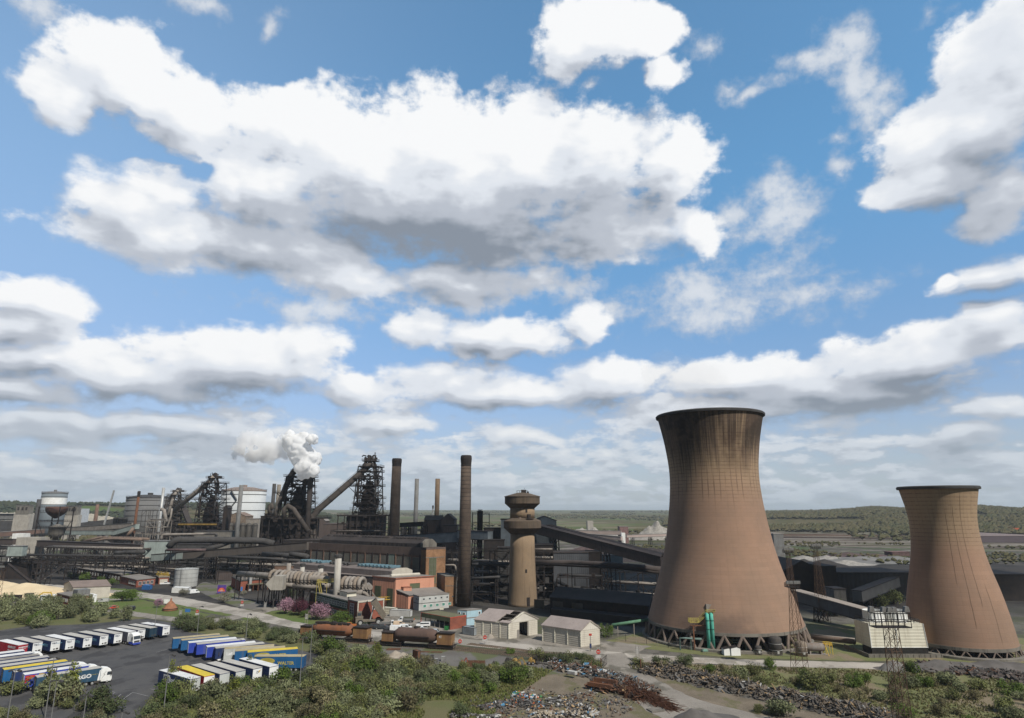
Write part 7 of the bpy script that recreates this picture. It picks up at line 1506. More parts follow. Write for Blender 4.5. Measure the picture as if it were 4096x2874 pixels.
# vegetation
def leafmat(name, c1, c2, rnd=.25):
    m = bpy.data.materials.new(name); m.use_nodes = True; t = m.node_tree; b = t.nodes['Principled BSDF']; lk = t.links
    b.inputs['Roughness'].default_value = .75; b.inputs['Specular IOR Level'].default_value = .2
    tc = t.nodes.new('ShaderNodeTexCoord'); n = t.nodes.new('ShaderNodeTexNoise'); lk.new(tc.outputs['Object'], n.inputs['Vector']); n.inputs['Scale'].default_value = .9; n.inputs['Detail'].default_value = 3
    n2 = t.nodes.new('ShaderNodeTexNoise'); lk.new(tc.outputs['Object'], n2.inputs['Vector']); n2.inputs['Scale'].default_value = 5.0
    x = t.nodes.new('ShaderNodeMix'); x.data_type = 'RGBA'; lk.new(SS(t, M(t, 'ADD', M(t, 'MULTIPLY', n.outputs['Fac'], .7), M(t, 'MULTIPLY', n2.outputs['Fac'], .3)), .40, .60), x.inputs[0]); x.inputs[6].default_value = (*c1, 1); x.inputs[7].default_value = (*c2, 1)
    oi = t.nodes.new('ShaderNodeObjectInfo'); s = t.nodes.new('ShaderNodeVectorMath'); s.operation = 'SCALE'; lk.new(x.outputs[2], s.inputs[0]); lk.new(SS(t, oi.outputs['Random'], 0, 1, 1-rnd, 1+rnd), s.inputs['Scale'])
    tr_ = t.nodes.new('ShaderNodeBsdfTranslucent'); lk.new(s.outputs[0], tr_.inputs[0]); lk.new(s.outputs[0], b.inputs['Base Color']); ms = t.nodes.new('ShaderNodeMixShader'); ms.inputs[0].default_value = .25; lk.new(b.outputs[0], ms.inputs[1]); lk.new(tr_.outputs[0], ms.inputs[2])
    lk.new(ms.outputs[0], t.nodes['Material Output'].inputs[0]); return m
twig = mat('twig_bark', (.125, .105, .085), .9, (.08, .07, .055), 1.0, .8, rnd=.2)
LEAF = {'willow': leafmat('silver_willow_leaf', (.205, .22, .118), (.14, .158, .078)), 'olive': leafmat('olive_scrub_leaf', (.175, .188, .07), (.12, .134, .052)), 'fresh': leafmat('fresh_green_leaf', (.105, .155, .03), (.075, .12, .022)),
 'dark': leafmat('dark_evergreen_leaf', (.10, .122, .052), (.07, .09, .04)), 'brown': leafmat('brown_budding_leaf', (.20, .175, .098), (.145, .14, .064)), 'pink': leafmat('pink_blossom', (.40, .235, .29), (.26, .15, .20), .12), 'purple': leafmat('purple_leaf', (.13, .035, .06), (.08, .028, .04), .1), 'white': leafmat('pale_blossom', (.33, .31, .25), (.20, .19, .13), .15), 'yellow': leafmat('yellow_green_leaf', (.17, .19, .03), (.12, .14, .03), .15)}
def plant_proto(kind, r_, h_, n, lumps, seed, leaf=.30, trunk=0.0, upright=False, name='shrub'):
    """foliage of many small leaf sprays round lumps on a branching frame; returns the two meshes"""
    rd = random.Random(seed); L_ = []
    for k in range(lumps):
        a = rd.uniform(0, 2*math.pi); q_ = rd.random()**.6*r_*.68; z = lerp(h_*.30+trunk*.5, h_*.80, rd.random())*(1-.25*q_/r_) ; L_.append((V3(q_*math.cos(a), q_*math.sin(a), z), rd.uniform(.30, .52)*r_, rd.uniform(.24, .36)*(h_-trunk*.6)))
    vs, fs = [], []
    for i in range(n):
        c, rr, rz = L_[rd.randrange(lumps)]; 
        d = V3(rd.gauss(0, 1), rd.gauss(0, 1), rd.gauss(0, 1)).normalized(); k = rd.uniform(.55, 1.08) if rd.random() < .85 else rd.uniform(1.0, 1.3)
        p = c+V3(d.x*rr*k, d.y*rr*k, d.z*rz*k)
        if p.z < .05: p.z = abs(p.z)*.5+.05
        s = leaf*rd.uniform(.55, 1.35); u = V3(rd.gauss(0, 1), rd.gauss(0, 1), rd.gauss(.6 if upright else 0, 1)).normalized(); w_ = u.cross(d+V3(.1, .2, .3)).normalized(); o = len(vs); ls = 1.7 if upright else 1.0
        vs += [p-w_*s*.45, p+u*s*.5*ls, p+w_*s*.45+d*s*.2, p-u*s*.5*ls]; fs.append((o, o+1, o+2, o+3))
    me = bpy.data.meshes.new(name+'_foliage'); me.from_pydata([tuple(v) for v in vs], [], fs); me.materials.append(LEAF[kind]); me.update()
    b = MB()
    if trunk > 0: b.tube([(0, 0, 0), (.05*r_, 0, trunk*.6), (0, .04*r_, trunk*1.3)], [.05*h_*.6, .035*h_, .025*h_], 7)
    for c, rr, rz in L_:
        base = V3(rd.uniform(-.1, .1)*r_, rd.uniform(-.1, .1)*r_, trunk*rd.uniform(.5, 1.0)); m_ = base.lerp(c, .5)+V3(rd.uniform(-.2, .2), rd.uniform(-.2, .2), .1*h_); b.tube([base, m_, c], [.018*h_+.02, .012*h_+.015, .02], 5, False)
        for k in range(5): d = V3(rd.gauss(0, 1), rd.gauss(0, 1), rd.gauss(.8, .8)).normalized(); e = c+V3(d.x*rr, d.y*rr, d.z*rz)*rd.uniform(.9, 1.35); b.bar(m_.lerp(c, rd.random()), e, .035)
    o = b.build(name+'_limbs', twig); mb = o.data; bpy.data.objects.remove(o); return me, mb
PROTO = {}
def protos(kind, key, *a, **k):
    PROTO[key] = [(kind, *plant_proto(kind, *a[:-1], seed=a[-1]*17+j, **k)) for j in range(2)]
protos('willow', 'willow', 3.0, 5.6, 1700, 13, 1, leaf=.34, upright=True); protos('olive', 'olive', 2.7, 3.3, 1300, 11, 2); protos('fresh', 'fresh', 2.4, 3.4, 1300, 9, 3); protos('dark', 'dark', 2.9, 3.3, 1500, 11, 4)
protos('brown', 'brown', 2.6, 3.3, 900, 11, 5, leaf=.24, upright=True); protos('willow', 'lowwillow', 2.8, 3.2, 1400, 12, 6, leaf=.28, upright=True)
protos('pink', 'pink', 4.0, 5.6, 2600, 14, 7, leaf=.34, trunk=1.2); protos('purple', 'purple', 3.6, 5.6, 2400, 12, 8, leaf=.34, trunk=1.2); protos('fresh', 'tree', 4.3, 6.0, 2800, 16, 9, leaf=.36, trunk=1.3); protos('white', 'white', 2.6, 3.4, 1500, 10, 10, leaf=.26, trunk=.6); protos('yellow', 'sapling', 1.5, 5.2, 650, 10, 11, leaf=.24, upright=True); protos('willow', 'greytree', 3.6, 7.5, 2000, 14, 12, leaf=.34, trunk=1.0, upright=True)
def plant(key, loc, sc, label, cat, group=None, name='shrub', part='foliage', stem='branches', z=0.0):
    kind, mf, mb = random.choice(PROTO[key]); t = thing(name, label, cat, (loc[0], loc[1], z), random.uniform(0, 6.28), group)
    t.scale = (sc*random.uniform(.88, 1.12), sc*random.uniform(.88, 1.12), sc*random.uniform(.82, 1.15))
    f = bpy.data.objects.new(part, mf); COL.objects.link(f); f.parent = t; f = bpy.data.objects.new(stem, mb); COL.objects.link(f); f.parent = t; return t
def inpoly(p, poly):
    c = False; j = len(poly)-1
    for i in range(len(poly)):
        if (poly[i][1] > p[1]) != (poly[j][1] > p[1]) and p[0] < (poly[j][0]-poly[i][0])*(p[1]-poly[i][1])/(poly[j][1]-poly[i][1])+poly[i][0]: c = not c
        j = i
    return c
PL = []
def scatter(poly, n, mix, sc, dmin, lab, group, jx=0):
    P_ = [q(*p) for p in poly]; xs = [p.x for p in P_]; ys = [p.y for p in P_]; k = tries = 0
    while k < n and tries < n*60:
        tries += 1; p = (random.uniform(min(xs), max(xs)), random.uniform(min(ys), max(ys)))
        if not inpoly(p, P_): continue
        if any((p[0]-a)**2+(p[1]-c)**2 < (dmin)**2 for a, c in PL): continue
        PL.append(p); key = random.choices([m_[0] for m_ in mix], [m_[1] for m_ in mix])[0]
        nm = {'willow': 'silver-green willow', 'lowwillow': 'low silver-green willow', 'olive': 'olive-green', 'fresh': 'fresh green', 'dark': 'dark green', 'brown': 'brownish half-leafed', 'sapling': 'thin yellow-green', 'greytree': 'tall grey-green', 'white': 'pale flowering'}[key]
        plant(key, p, random.uniform(*sc), '%s bush %s' % (nm, lab), 'bush', '%s bushes %s' % (nm, group)); k += 1
SCRUB = [(318,1600),(352,1572),(430,1556),(570,1538),(690,1522),(715,1500),(722,1478),(780,1470),(860,1482),(940,1500),(1000,1520),(1010,1560),(900,1600),(820,1650),(700,1760),(360,1760)]
scatter(SCRUB, 175, [('olive', 4), ('lowwillow', 4), ('brown', 3), ('fresh', 1.0), ('dark', 2.2)], (.75, 1.35), 3.6, 'in the thick scrub in front of the lorry park', 'in the scrub in front of the lorry park')
scatter([(395,1396),(560,1410),(700,1432),(760,1452),(800,1472),(735,1474),(640,1446),(560,1430),(430,1416)], 34, [('dark', 4), ('lowwillow', 3), ('olive', 1)], (.8, 1.2), 3.2, 'in the belt between the lorry park and the dusty road', 'in the belt between lorry park and road')
scatter([(-120,1432),(-120,1385),(0,1368),(130,1358),(245,1372),(300,1395),(200,1402),(60,1412)], 34, [('willow', 6), ('greytree', 2), ('olive', 1)], (.9, 1.15), 3.4, 'in the pale hedge behind the back row of trailers', 'in the pale hedge behind the trailers')
scatter([(1000,1500),(1180,1500),(1215,1520),(1150,1550),(1060,1570),(1010,1560)], 20, [('olive', 3), ('fresh', 2), ('dark', 1), ('lowwillow', 1)], (.6, 1.0), 3.4, 'on the grassy bank beside the scrap yard', 'on the bank by the scrap yard')
scatter([(1185,1482),(1330,1478),(1345,1508),(1260,1502)], 9, [('dark', 2), ('olive', 1)], (.7, 1.1), 3.0, 'beside the gates of the scrap yard', 'by the scrap yard gates')
scatter([(1560,1502),(1700,1508),(1900,1520),(2100,1530),(2296,1560),(2400,1620),(2100,1640),(1900,1590),(1700,1545),(1580,1525)], 40, [('olive', 3), ('brown', 2), ('fresh', 1), ('lowwillow', 1.5)], (.55, 1.05), 4.2, 'on the rough slope below the cooling towers', 'on the slope below the cooling towers')
scatter([(-60,1590),(60,1580),(180,1592),(262,1600),(250,1680),(-100,1740)], 26, [('olive', 3), ('brown', 2), ('lowwillow', 1), ('dark', 1)], (.6, 1.05), 3.8, 'on the verge at the bottom left corner', 'on the bottom left verge')
scatter([(1400,1490),(1480,1494),(1540,1504),(1460,1510)], 6, [('olive', 1), ('brown', 1)], (.5, .8), 3.0, 'at the gate post right of the scrap track', 'right of the scrap track')
for key, T, x, y, sc, lb_, nm in [
 ('pink', L2, 1655, 330, 1.15, 'pink blossom tree at the left of the blossom group', 1), ('purple', L2, 1840, 345, 1.1, 'purple-leaved tree in the middle of the blossom group', 1), ('pink', L3, 205, 405, 1.3, 'big pink blossom tree in front of the green offices', 1),
 ('tree', L2, 1900, 372, .55, 'small yellow-green tree between purple and pink trees', 1), ('tree', L3, 500, 455, .92, 'fresh green tree before the brick office corner', 1), ('tree', L1, 1500, 175, 1.15, 'round fresh green tree on the depot lawn, left one', 1), ('tree', L1, 1620, 170, .85, 'round fresh green tree on the depot lawn, right one', 1),
 ('pink', L1, 1935, 250, .62, 'little pink blossom tree near the rusty bell-shaped ladle', 1), ('white', L2, 900, 190, 1.25, 'pale flowering tree on the verge by the works road', 1), ('white', K2, 360, 1565, 1.1, 'bare pale shrub beside the white building', 1),
 ('white', K2, 800, 1600, 1.2, 'pale flowering shrub beside the painted sign board', 1), ('white', K2, 1010, 1560, .8, 'low pale shrub under the mossy canopy', 1), ('fresh', K2, 835, 1530, .9, 'bright green bush behind the painted sign board', 1), ('dark', K2, 1490, 1585, 1.5, 'rounded grey-green bush left of the office block', 1),
 ('fresh', K1, 1350, 1420, 1.4, 'clipped green hedge bush before the low brick offices', 1), ('fresh', K1, 900, 1400, 1.6, 'left green bush behind the low brick offices', 1), ('fresh', K1, 1090, 1425, 1.3, 'middle green bush beside the low brick offices', 1), ('dark', K1, 790, 1385, 1.5, 'dark bush at the left end of the low offices', 1), ('fresh', K1, 1210, 1450, 1.2, 'green bush by the kerb of the low offices', 1),
 ('tree', L1, 480, 470, 1.05, 'dense green tree standing out of the pale hedge', 1), ('dark', L2, 420, 520, 1.5, 'big dark bush at the corner of the lorry park', 1), ('dark', L2, 520, 540, 1.3, 'dark bush right of the corner bush of the lorry park', 1), ('greytree', L2, 1260, 560, .75, 'grey-green tree by the middle lamp post of the belt', 1),
 ('fresh', L4, 1795, 575, 1.25, 'bright green bush between the pale shed and the green pipe', 1), ('sapling', L1, 575, 1400, 1.45, 'thin sapling overlapping the white lettering of the nearest lorry, left one', 1), ('sapling', L1, 850, 1350, 1.35, 'thin sapling overlapping the white lettering of the nearest lorry, right one', 1), ('olive', L1, 200, 1310, 1.2, 'olive bush at the tail of the nearest lorry', 1),
 ('lowwillow', L1, 700, 1440, 1.7, 'broad olive willow bush in front of the nearest lorry', 1), ('lowwillow', L1, 560, 1400, 1.2, 'twiggy bush beneath the left sapling', 1), ('brown', L1, 860, 1430, 1.5, 'brown twiggy bush beneath the right sapling', 1), ('dark', L1, 1180, 1500, 1.5, 'dark green bush at the edge of the lorry park markings', 1), ('dark', L1, 1290, 1560, 1.3, 'second dark bush at the edge of the lorry park markings', 1),
 ('sapling', L2, 1010, 1320, 1.0, 'slim yellow-green sapling standing in the middle of the scrub', 1), ('fresh', L2, 250, 1330, 1.25, 'bright green bush in front of the lettered navy trailer', 1), ('sapling', L2, 270, 1250, 1.2, 'thin sapling in front of the lettered navy trailer', 1), ('sapling', L2, 1230, 1080, 1.15, 'thin sapling in front of the ribbed grey roof trailer', 1), ('fresh', L2, 1180, 1080, .9, 'small bright bush before the ribbed grey roof trailer', 1),
 ('fresh', L3, 400, 830, 1.75, 'large fresh green bush right of the blue trailer end', 1), ('fresh', L3, 780, 1080, 1.65, 'large fresh green bush in the middle of the scrub', 1), ('fresh', L3, 630, 930, .8, 'small vivid green bush in the scrub', 1), ('sapling', L3, 550, 1130, .85, 'thin vivid sapling in the middle of the scrub', 1), ('sapling', L3, 935, 860, 1.0, 'thin brownish sapling below the torpedo wagons', 1), ('fresh', L3, 940, 830, .9, 'yellow-green bush below the torpedo wagons', 1),
 ('fresh', L5, 1675, 950, .95, 'bright green bush on the slope before the tank group', 1), ('fresh', L5, 2050, 1120, 1.2, 'pale green bush at the foot of the lattice mast', 1), ('olive', L5, 2180, 1180, 1.4, 'broad bush right of the lattice mast foot', 1), ('olive', L5, 1200, 1080, 1.1, 'dark olive bush above the pallet heap', 1), ('lowwillow', L5, 1800, 1470, 1.2, 'grey-green bush at the lower edge of the pallet heap', 1), ('olive', L5, 1540, 1440, .6, 'small bush beside the lower edge of the pallet heap', 1),
 ('dark', L5, 420, 905, 1.0, 'dark bush behind the right gate', 1), ('dark', L5, 690, 890, .9, 'dark bush on the bank behind the pallet heap', 1), ('fresh', L6, 1140, 930, 1.2, 'green bush right of the big mast', 1), ('fresh', L6, 1290, 1020, 1.0, 'second green bush right of the big mast', 1), ('fresh', L6, 2170, 1110, 1.2, 'green bush at the right edge of the slope', 1),
 ('fresh', L4, 760, 1090, 1.35, 'tall vivid green shrub at the edge of the scrap yard', 1), ('fresh', L4, 680, 1080, 1.2, 'vivid green shrub left of the tall one by the scrap yard', 1), ('white', L4, 520, 1080, .8, 'pale flowering bush on the scrap yard bank', 1), ('dark', L4, 130, 1480, 0.9, 'dark bush at the bottom beside the dumped bricks', 1), ('fresh', L4, 690, 770, .6, 'small bush between the rail tracks', 1), ('dark', L6, 360, 290, 2.2, 'dark bush under the pale roofed gallery', 1), ('olive', K6, 700, 1440, 2.0, 'dark green thicket left of the smaller cooling tower', 1), ('olive', K6, 860, 1420, 2.0, 'dark green thicket touching the smaller cooling tower', 1)]:
    p = G(*T(x, y)); PL.append((p.x, p.y)); tree_ = key in ('pink', 'purple', 'tree', 'white', 'greytree', 'sapling')
    plant(key, p, sc, lb_, 'tree' if tree_ else 'bush', None, 'tree' if tree_ else 'shrub', 'crown' if tree_ else 'foliage', 'trunk' if tree_ else 'branches')
def tufts(name, label, poly, n, m, s=.5, z=.05):
    P_ = [q(*p) for p in poly]; xs = [p.x for p in P_]; ys = [p.y for p in P_]; vs, fs = [], []; k = 0
    while k < n:
        p = (random.uniform(min(xs), max(xs)), random.uniform(min(ys), max(ys))); 
        if mn.noise(V3(p[0]*.09, p[1]*.09, 5)) < -.28 or not inpoly(p, P_): k += .25; continue
        k += 1
        for _ in range(2):
            a = random.uniform(0, 6.28); d = V3(math.cos(a), math.sin(a)); h_ = s*random.uniform(.4, 1.3); o = len(vs); c = V3(p[0], p[1], z)+d.orthogonal().normalized()*random.uniform(-.2, .2); w_ = s*.5
            vs += [c-d*w_, c+d*w_, c+V3(random.uniform(-.2, .2), random.uniform(-.2, .2), h_)]; fs.append((o, o+1, o+2))
    me = bpy.data.meshes.new(name); me.from_pydata([tuple(v) for v in vs], [], fs); me.materials.append(m); o = bpy.data.objects.new(name, me); COL.objects.link(o); tag(o, label, 'grass', None, 'stuff')
tufts('undergrowth', 'olive and brown undergrowth filling the scrub', SCRUB, 14000, LEAF['olive'], .75)
tufts('rough_grass', 'green rough grass on the bank beside the scrap yard', [(940,1500),(1180,1495),(1240,1505),(1180,1545),(1120,1585),(1060,1660),(820,1680),(900,1600),(1010,1560)], 9000, leafmat('rough_grass_blade', (.14, .17, .05), (.165, .155, .065), 0), .5)
tufts('slope_grass', 'rough grass on the slope below the cooling towers', [(1400,1490),(1600,1494),(1900,1502),(2400,1518),(2500,1700),(2100,1700),(1900,1600),(1640,1540),(1440,1512)], 12000, leafmat('slope_grass_blade', (.135, .14, .055), (.165, .14, .075), 0), .45)
tufts('verge_grass', 'rough grass at the bottom left verge', [(-140,1700),(-160,1540),(-60,1572),(60,1602),(150,1690)], 4000, leafmat('verge_blade', (.125, .155, .045), (.15, .14, .06), 0), .45)
def woods(name, label, rings, seed, m, n, keep):
    rd = random.Random(seed); vs, fs = [], []; ico = [(0,0,1),(.9,0,.35),(.28,.85,.35),(-.73,.53,.35),(-.73,-.53,.35),(.28,-.85,.35),(0,0,-.3)]; fi = [(0,1,2),(0,2,3),(0,3,4),(0,4,5),(0,5,1),(6,2,1),(6,3,2),(6,4,3),(6,5,4),(6,1,5)]
    k = 0
    while k < n:
        az_ = rd.uniform(*rings[:2]); r_ = rings[2]+(rings[3]-rings[2])*rd.random(); x, y = r_*math.sin(R(az_)), r_*math.cos(R(az_))
        if not keep(x, y, az_, r_, rd): k += .2; continue
        k += 1; s = rd.uniform(3.0, 6.5)*(1+r_/6000)*(.42 if r_ < 1000 else 1); z = hillz(x, y); o = len(vs)
        vs += [(x+a*s*rd.uniform(.7, 1.3), y+b_*s*rd.uniform(.7, 1.3), z+(c+.4)*s*rd.uniform(.7, 1.1)) for a, b_, c in ico]; fs += [tuple(i+o for i in f) for f in fi]
    me = bpy.data.meshes.new(name); me.from_pydata(vs, [], fs); me.materials.append(m); o = bpy.data.objects.new(name, me); COL.objects.link(o); tag(o, label, 'woodland', None, 'stuff')
wm = mat('far_wood', (.060, .066, .030), 1.0, (.105, .088, .048), .02, .9); wm2 = mat('far_dark_wood', (.032, .042, .024), 1.0, (.05, .055, .03), .01, .8)
woods('hillside_wood', 'brown and green spring woodland on the right-hand hills', (13, 41, 1350, 3200), 5, wm, 17000, lambda x, y, a, r_, rd: mn.noise(V3(x*.003, y*.0016, 1)) > -.40)
woods('ridge_wood', 'dark woodland along the left-hand ridge', (-43, -11, 1500, 3000), 6, wm2, 11000, lambda x, y, a, r_, rd: mn.noise(V3(x*.003, y*.002, 4)) > -.32)
woods('plain_wood', 'hedges and copses across the middle plain', (-14, 16, 1700, 6500), 7, wm, 3000, lambda x, y, a, r_, rd: mn.noise(V3(x*.0022, y*.0011, 8)) > .10)
woods('yard_scrub', 'thin scrub among the far stockyards', (-40, 40, 950, 1500), 8, wm, 1300, lambda x, y, a, r_, rd: rd.random() < .4 and mn.noise(V3(x*.006, y*.003, 8)) > .12)
woods('stockyard_scrub', 'low brown-green scrub between the stockyards behind the cooling towers', (8, 46, 585, 980), 9, wm, 1500, lambda x, y, a, r_, rd: mn.noise(V3(x*.012, y*.006, 3)) > .05)
# heaps
def mound(name, label, cx_, cy_, rx, ry, h_, m, seed=0, rough=.25, peaks=1, n=44, cat='heap', sharp=1.3):
    rd = random.Random(seed); pk = [(rd.uniform(-.55, .55) if peaks > 1 else 0, rd.uniform(-.2, .2), rd.uniform(.55, 1)) for _ in range(peaks)]; vs = []
    for i in range(n+1):
        for j in range(n+1):
            u, v = i/n*2-1, j/n*2-1; e = max(0, 1-(u*u)**1-(v*v)); z = max(p[2]*max(0, 1-math.hypot((u-p[0])*1.9 if peaks > 1 else u, (v-p[1])*1.3))**sharp for p in pk); z = max(z, .10*e)*min(1, e*3)
            x, y = cx_+u*rx, cy_+v*ry; z = h_*z*(1+rough*mn.fractal(V3(x*.12, y*.12, seed), 1, 2, 5)) ; vs.append((x, y, max(z, -.1) if e > 0 else -.1))
    b = MB(); b.add(vs, [(i*(n+1)+j, (i+1)*(n+1)+j, (i+1)*(n+1)+j+1, i*(n+1)+j+1) for i in range(n) for j in range(n)]); o = b.build(name, m, None, True); tag(o, label, cat); return o
p = G(*K1(330, 1560)); mound('sand_heap', 'large pale sand heap at the left behind the digger', p.x-8, 350, 56, 22, 10.5, sandm, 3, .10, 4, 60, sharp=.75)
for lb_, T, x, y, Y, rx, h_, m, sd in [('pale grey conical spoil heap left of the big cooling tower', K4, 1890, 655, 1000, 42, 0, mat('pale_spoil', (.34, .32, .29), .95), 1), ('low pale quarry heap behind the water tower', K4, 1130, 690, 1010, 70, 0, mat('pale_spoil', (.3, .3, .3)), 2), ('broad pale quarry heap in the middle of the far yard', K4, 1430, 685, 1020, 60, 0, mat('pale_spoil', (.3, .3, .3)), 3),
 ('grey shale heap between the cooling towers', K6, 300, 985, 560, 38, 0, mat('grey_shale', (.20, .195, .185), .95, (.13, .125, .12), .08), 4), ('dark coal stock beside the big cooling tower', K6, -20, 1010, 520, 45, 0, coal, 5), ('long grey shale bank left of the smaller cooling tower', K6, 680, 1010, 590, 62, 0, mat('grey_shale', (.2, .2, .2)), 6), ('black coal heap right of the smaller cooling tower', K6, 1900, 1150, 480, 60, 0, coal, 7),
 ('pale shale heap with furrowed sides right of the lattice masts', K6, 420, 1010, 545, 24, 0, mat('pale_spoil', (.3, .3, .3)), 12), ('low brown heap half way between the cooling towers', K6, 560, 985, 640, 34, 0, mat('mauve_ore', (.12, .085, .08), .95), 13), ('grey heap right behind the left mast pair', K6, 170, 1000, 600, 28, 0, mat('pale_spoil', (.3, .3, .3)), 14), ('dark ore stock beyond the long brown gallery', K4, 1650, 850, 620, 80, 0, mat('dark_ore', (.06, .05, .048), .95), 8), ('mauve ore stock beyond the long brown gallery', K4, 1250, 830, 640, 60, 0, mat('mauve_ore', (.12, .085, .08), .95), 9), ('distant white quarry face left of the bunkers', K1, 60, 670, 1500, 130, 0, mat('quarry_face', (.42, .38, .30), .95), 10), ('distant pale quarry scar on the ridge', K1, 1000, 690, 1500, 110, 0, mat('quarry_face', (.4, .4, .4)), 11)]:
    p = PY(*T(x, y), Y); gz = hillz(p.x, Y); o = mound('spoil_heap', lb_, p.x, Y, rx, rx*.7, max(4, (p.z-gz)*1.05), m, sd, .3, 1 if sd in (1, 4, 7, 12) else 4, 40); o.location.z = gz if gz > 0 else 0
for lb_, T, x, y, rx, ry, h_, m, sd in [('grey rubble heap beyond the long coal shed', L4, 2060, 120, 14, 7, 4.5, mat('grey_rubble', (.13, .12, .115), .95, (.08, .075, .07), .4, .9), 21), ('pale broken rubble heap below the torpedo wagons', L3, 1140, 850, 5.5, 3.5, 2.0, mat('pale_rubble', (.36, .32, .27), .95, (.22, .18, .14), .5, .9), 22), ('small pale rubble heap left of the rusty box', L3, 1305, 880, 2.6, 1.8, 1.2, mat('pale_rubble', (.3, .3, .3)), 23), ('grey gravel heap beside the pale holed shed', L4, 400, 580, 3.5, 2.4, 1.5, soil, 24), ('gravel heap behind the big mast', L6, 1060, 850, 7, 4, 3.0, mat('grey_shale', (.2, .2, .2)), 25), ('spoil bank behind the right gate', L5, 560, 850, 13, 3, 1.7, soil, 26), ('dark slag bank along the right edge', L6, 1800, 830, 34, 6, 2.2, mat('grey_rubble', (.1, .1, .1)), 27), ('dark earth heap at the bottom of the scrap track', L5, 950, 1500, 8, 4, 2.4, mat('grey_rubble', (.1, .1, .1)), 28)]:
    p = G(*T(x, y)); mound('rubble_heap', lb_, p.x, p.y, rx, ry, h_, m, sd, .5, 3, 40, sharp=.9)
def scrap(name, label, line, wd, hh, n, mats_, seed, size=(.3, 1.6), kinds=(1, 1, 1), crest=True):
    rd = random.Random(seed); P_ = [q(*p) for p in line]; b = MB(); L_ = [(c-a).length for a, c in zip(P_, P_[1:])]; T_ = sum(L_)
    for k in range(n):
        s = rd.random()*T_; i = 0
        while s > L_[i] and i < len(L_)-1: s -= L_[i]; i += 1
        d = (P_[i+1]-P_[i]).normalized(); nn = V3(-d.y, d.x); v = rd.gauss(0, .42); v = max(-1, min(1, v)); c = P_[i]+d*s+nn*v*wd/2; top = hh*(1-abs(v))**.8*(.75+.5*mn.noise(V3(c.x*.25, c.y*.25, seed))); c.z = rd.uniform(.35, 1)*top+.05
        b.cur = rd.choices(range(len(mats_)), [m_[1] for m_ in mats_])[0]; z = rd.uniform(*size); K = rd.choices((0, 1, 2), kinds)[0]
        Q = Matrix.Translation(c) @ Matrix.Rotation(rd.uniform(0, 6.28), 4, 'Z') @ Matrix.Rotation(rd.gauss(0, .55), 4, 'X') @ Matrix.Rotation(rd.gauss(0, .45), 4, 'Y'); f = lambda v: Q @ v
        if K == 0: b.box(-z/2, z/2, -z*.4, z*.4, -.06, .06+.1*rd.random(), f)
        elif K == 1: w_ = rd.uniform(.06, .16); b.box(-z, z, -w_, w_, -w_*.6, w_*.6, f)
        else: s_ = z*.45; b.lathe([(.05, -s_*.6), (s_*.8, -s_*.45), (s_, 0), (s_*.75, s_*.5), (.1, s_*.62)], (0, 0, 0), 7); m0 = len(b.v)-35; b.v[m0:] = [tuple(Q @ Vector(v)) for v in b.v[m0:]]
    o = b.build(name, [m_[0] for m_ in mats_]); tag(o, label, 'scrap', None, 'stuff'); return o
sw = mat('dirty_white_plastic', (.50, .50, .48), .7, (.30, .29, .28), 1, .8); sgr = mat('grey_scrap', (.16, .155, .15), .8, (.09, .085, .08), 1, .8); sbl = mat('blue_tarpaulin', (.10, .27, .42), .6, (.06, .13, .22), 1, .7); sdk = mat('dark_scrap', (.045, .045, .048), .8, (.08, .07, .06), 1, .8); srs = mat('rusty_scrap', (.15, .075, .045), .9, (.09, .055, .04), 1, .8); swd = mat('weathered_wood', (.19, .155, .12), .9, (.10, .085, .07), 1, .8); stn = mat('tan_wood', (.36, .25, .14), .9, (.24, .17, .10), 1, .8); sor = mat('orange_scrap', (.5, .14, .05), .8)
base = mat('scrap_heap_core', (.075, .068, .06), .95, (.12, .11, .095), .6, .9, fine=.2)
def core(label, line, wd, hh, seed):
    P_ = [q(*p) for p in line]; a, c = P_[0], P_[-1]; mdl = (a+c)/2; b = MB()
    for i in range(len(P_)-1):
        d = (P_[i+1]-P_[i]); nn = V3(-d.y, d.x).normalized(); m_ = 8; vs = []
        for k in range(m_+1):
            for j in range(7): v = j/3-1; e = P_[i]+d*(k/m_)+nn*v*wd/2; z = hh*.72*(1-abs(v)**1.4)*(.8+.5*mn.noise(V3(e.x*.25, e.y*.25, seed))); vs.append((e.x, e.y, z+.02))
        b.add(vs, [(k*7+j, (k+1)*7+j, (k+1)*7+j+1, k*7+j+1) for k in range(m_) for j in range(6)])
    o = b.build('heap_core', base); tag(o, label, 'scrap', None, 'stuff')
ln = [(1238,1492),(1290,1503),(1345,1515),(1400,1535),(1450,1560)]
core('dark bed of the bagged scrap heap', ln, 9, 2.2, 1); scrap('bagged_scrap', 'heap of white bags, plates and tangled metal beside the gates', ln, 10, 2.3, 1500, [(sw, 1.3), (sgr, 3.5), (sdk, 3), (sbl, .4), (srs, 2.8), (swd, 2)], 1, (.35, 1.7), (2, 4, .7))
scrap('yard_litter', 'sparse litter of boards, stones and scrap strewn over the muddy scrap yard', [(1090,1600),(1180,1580),(1260,1560),(1340,1575),(1420,1590)], 26, .25, 700, [(sgr, 4), (sdk, 3), (swd, 2), (sw, .6), (srs, 2), (stn, .8)], 11, (.15, .8), (3, 3, .3))
ln = [(1448,1503),(1480,1508),(1520,1515),(1600,1535),(1700,1556),(1800,1578),(1900,1598),(2000,1618)]
core('dark bed of the pallet heap', ln, 9, 2.4, 2); scrap('pallet_heap', 'long heap of broken pallets and boards along the scrap track', ln, 10.5, 2.6, 2800, [(swd, 4.5), (sdk, 4), (sgr, 2), (stn, 1.0), (sw, .25)], 2, (.4, 1.9), (2, 5, 0))
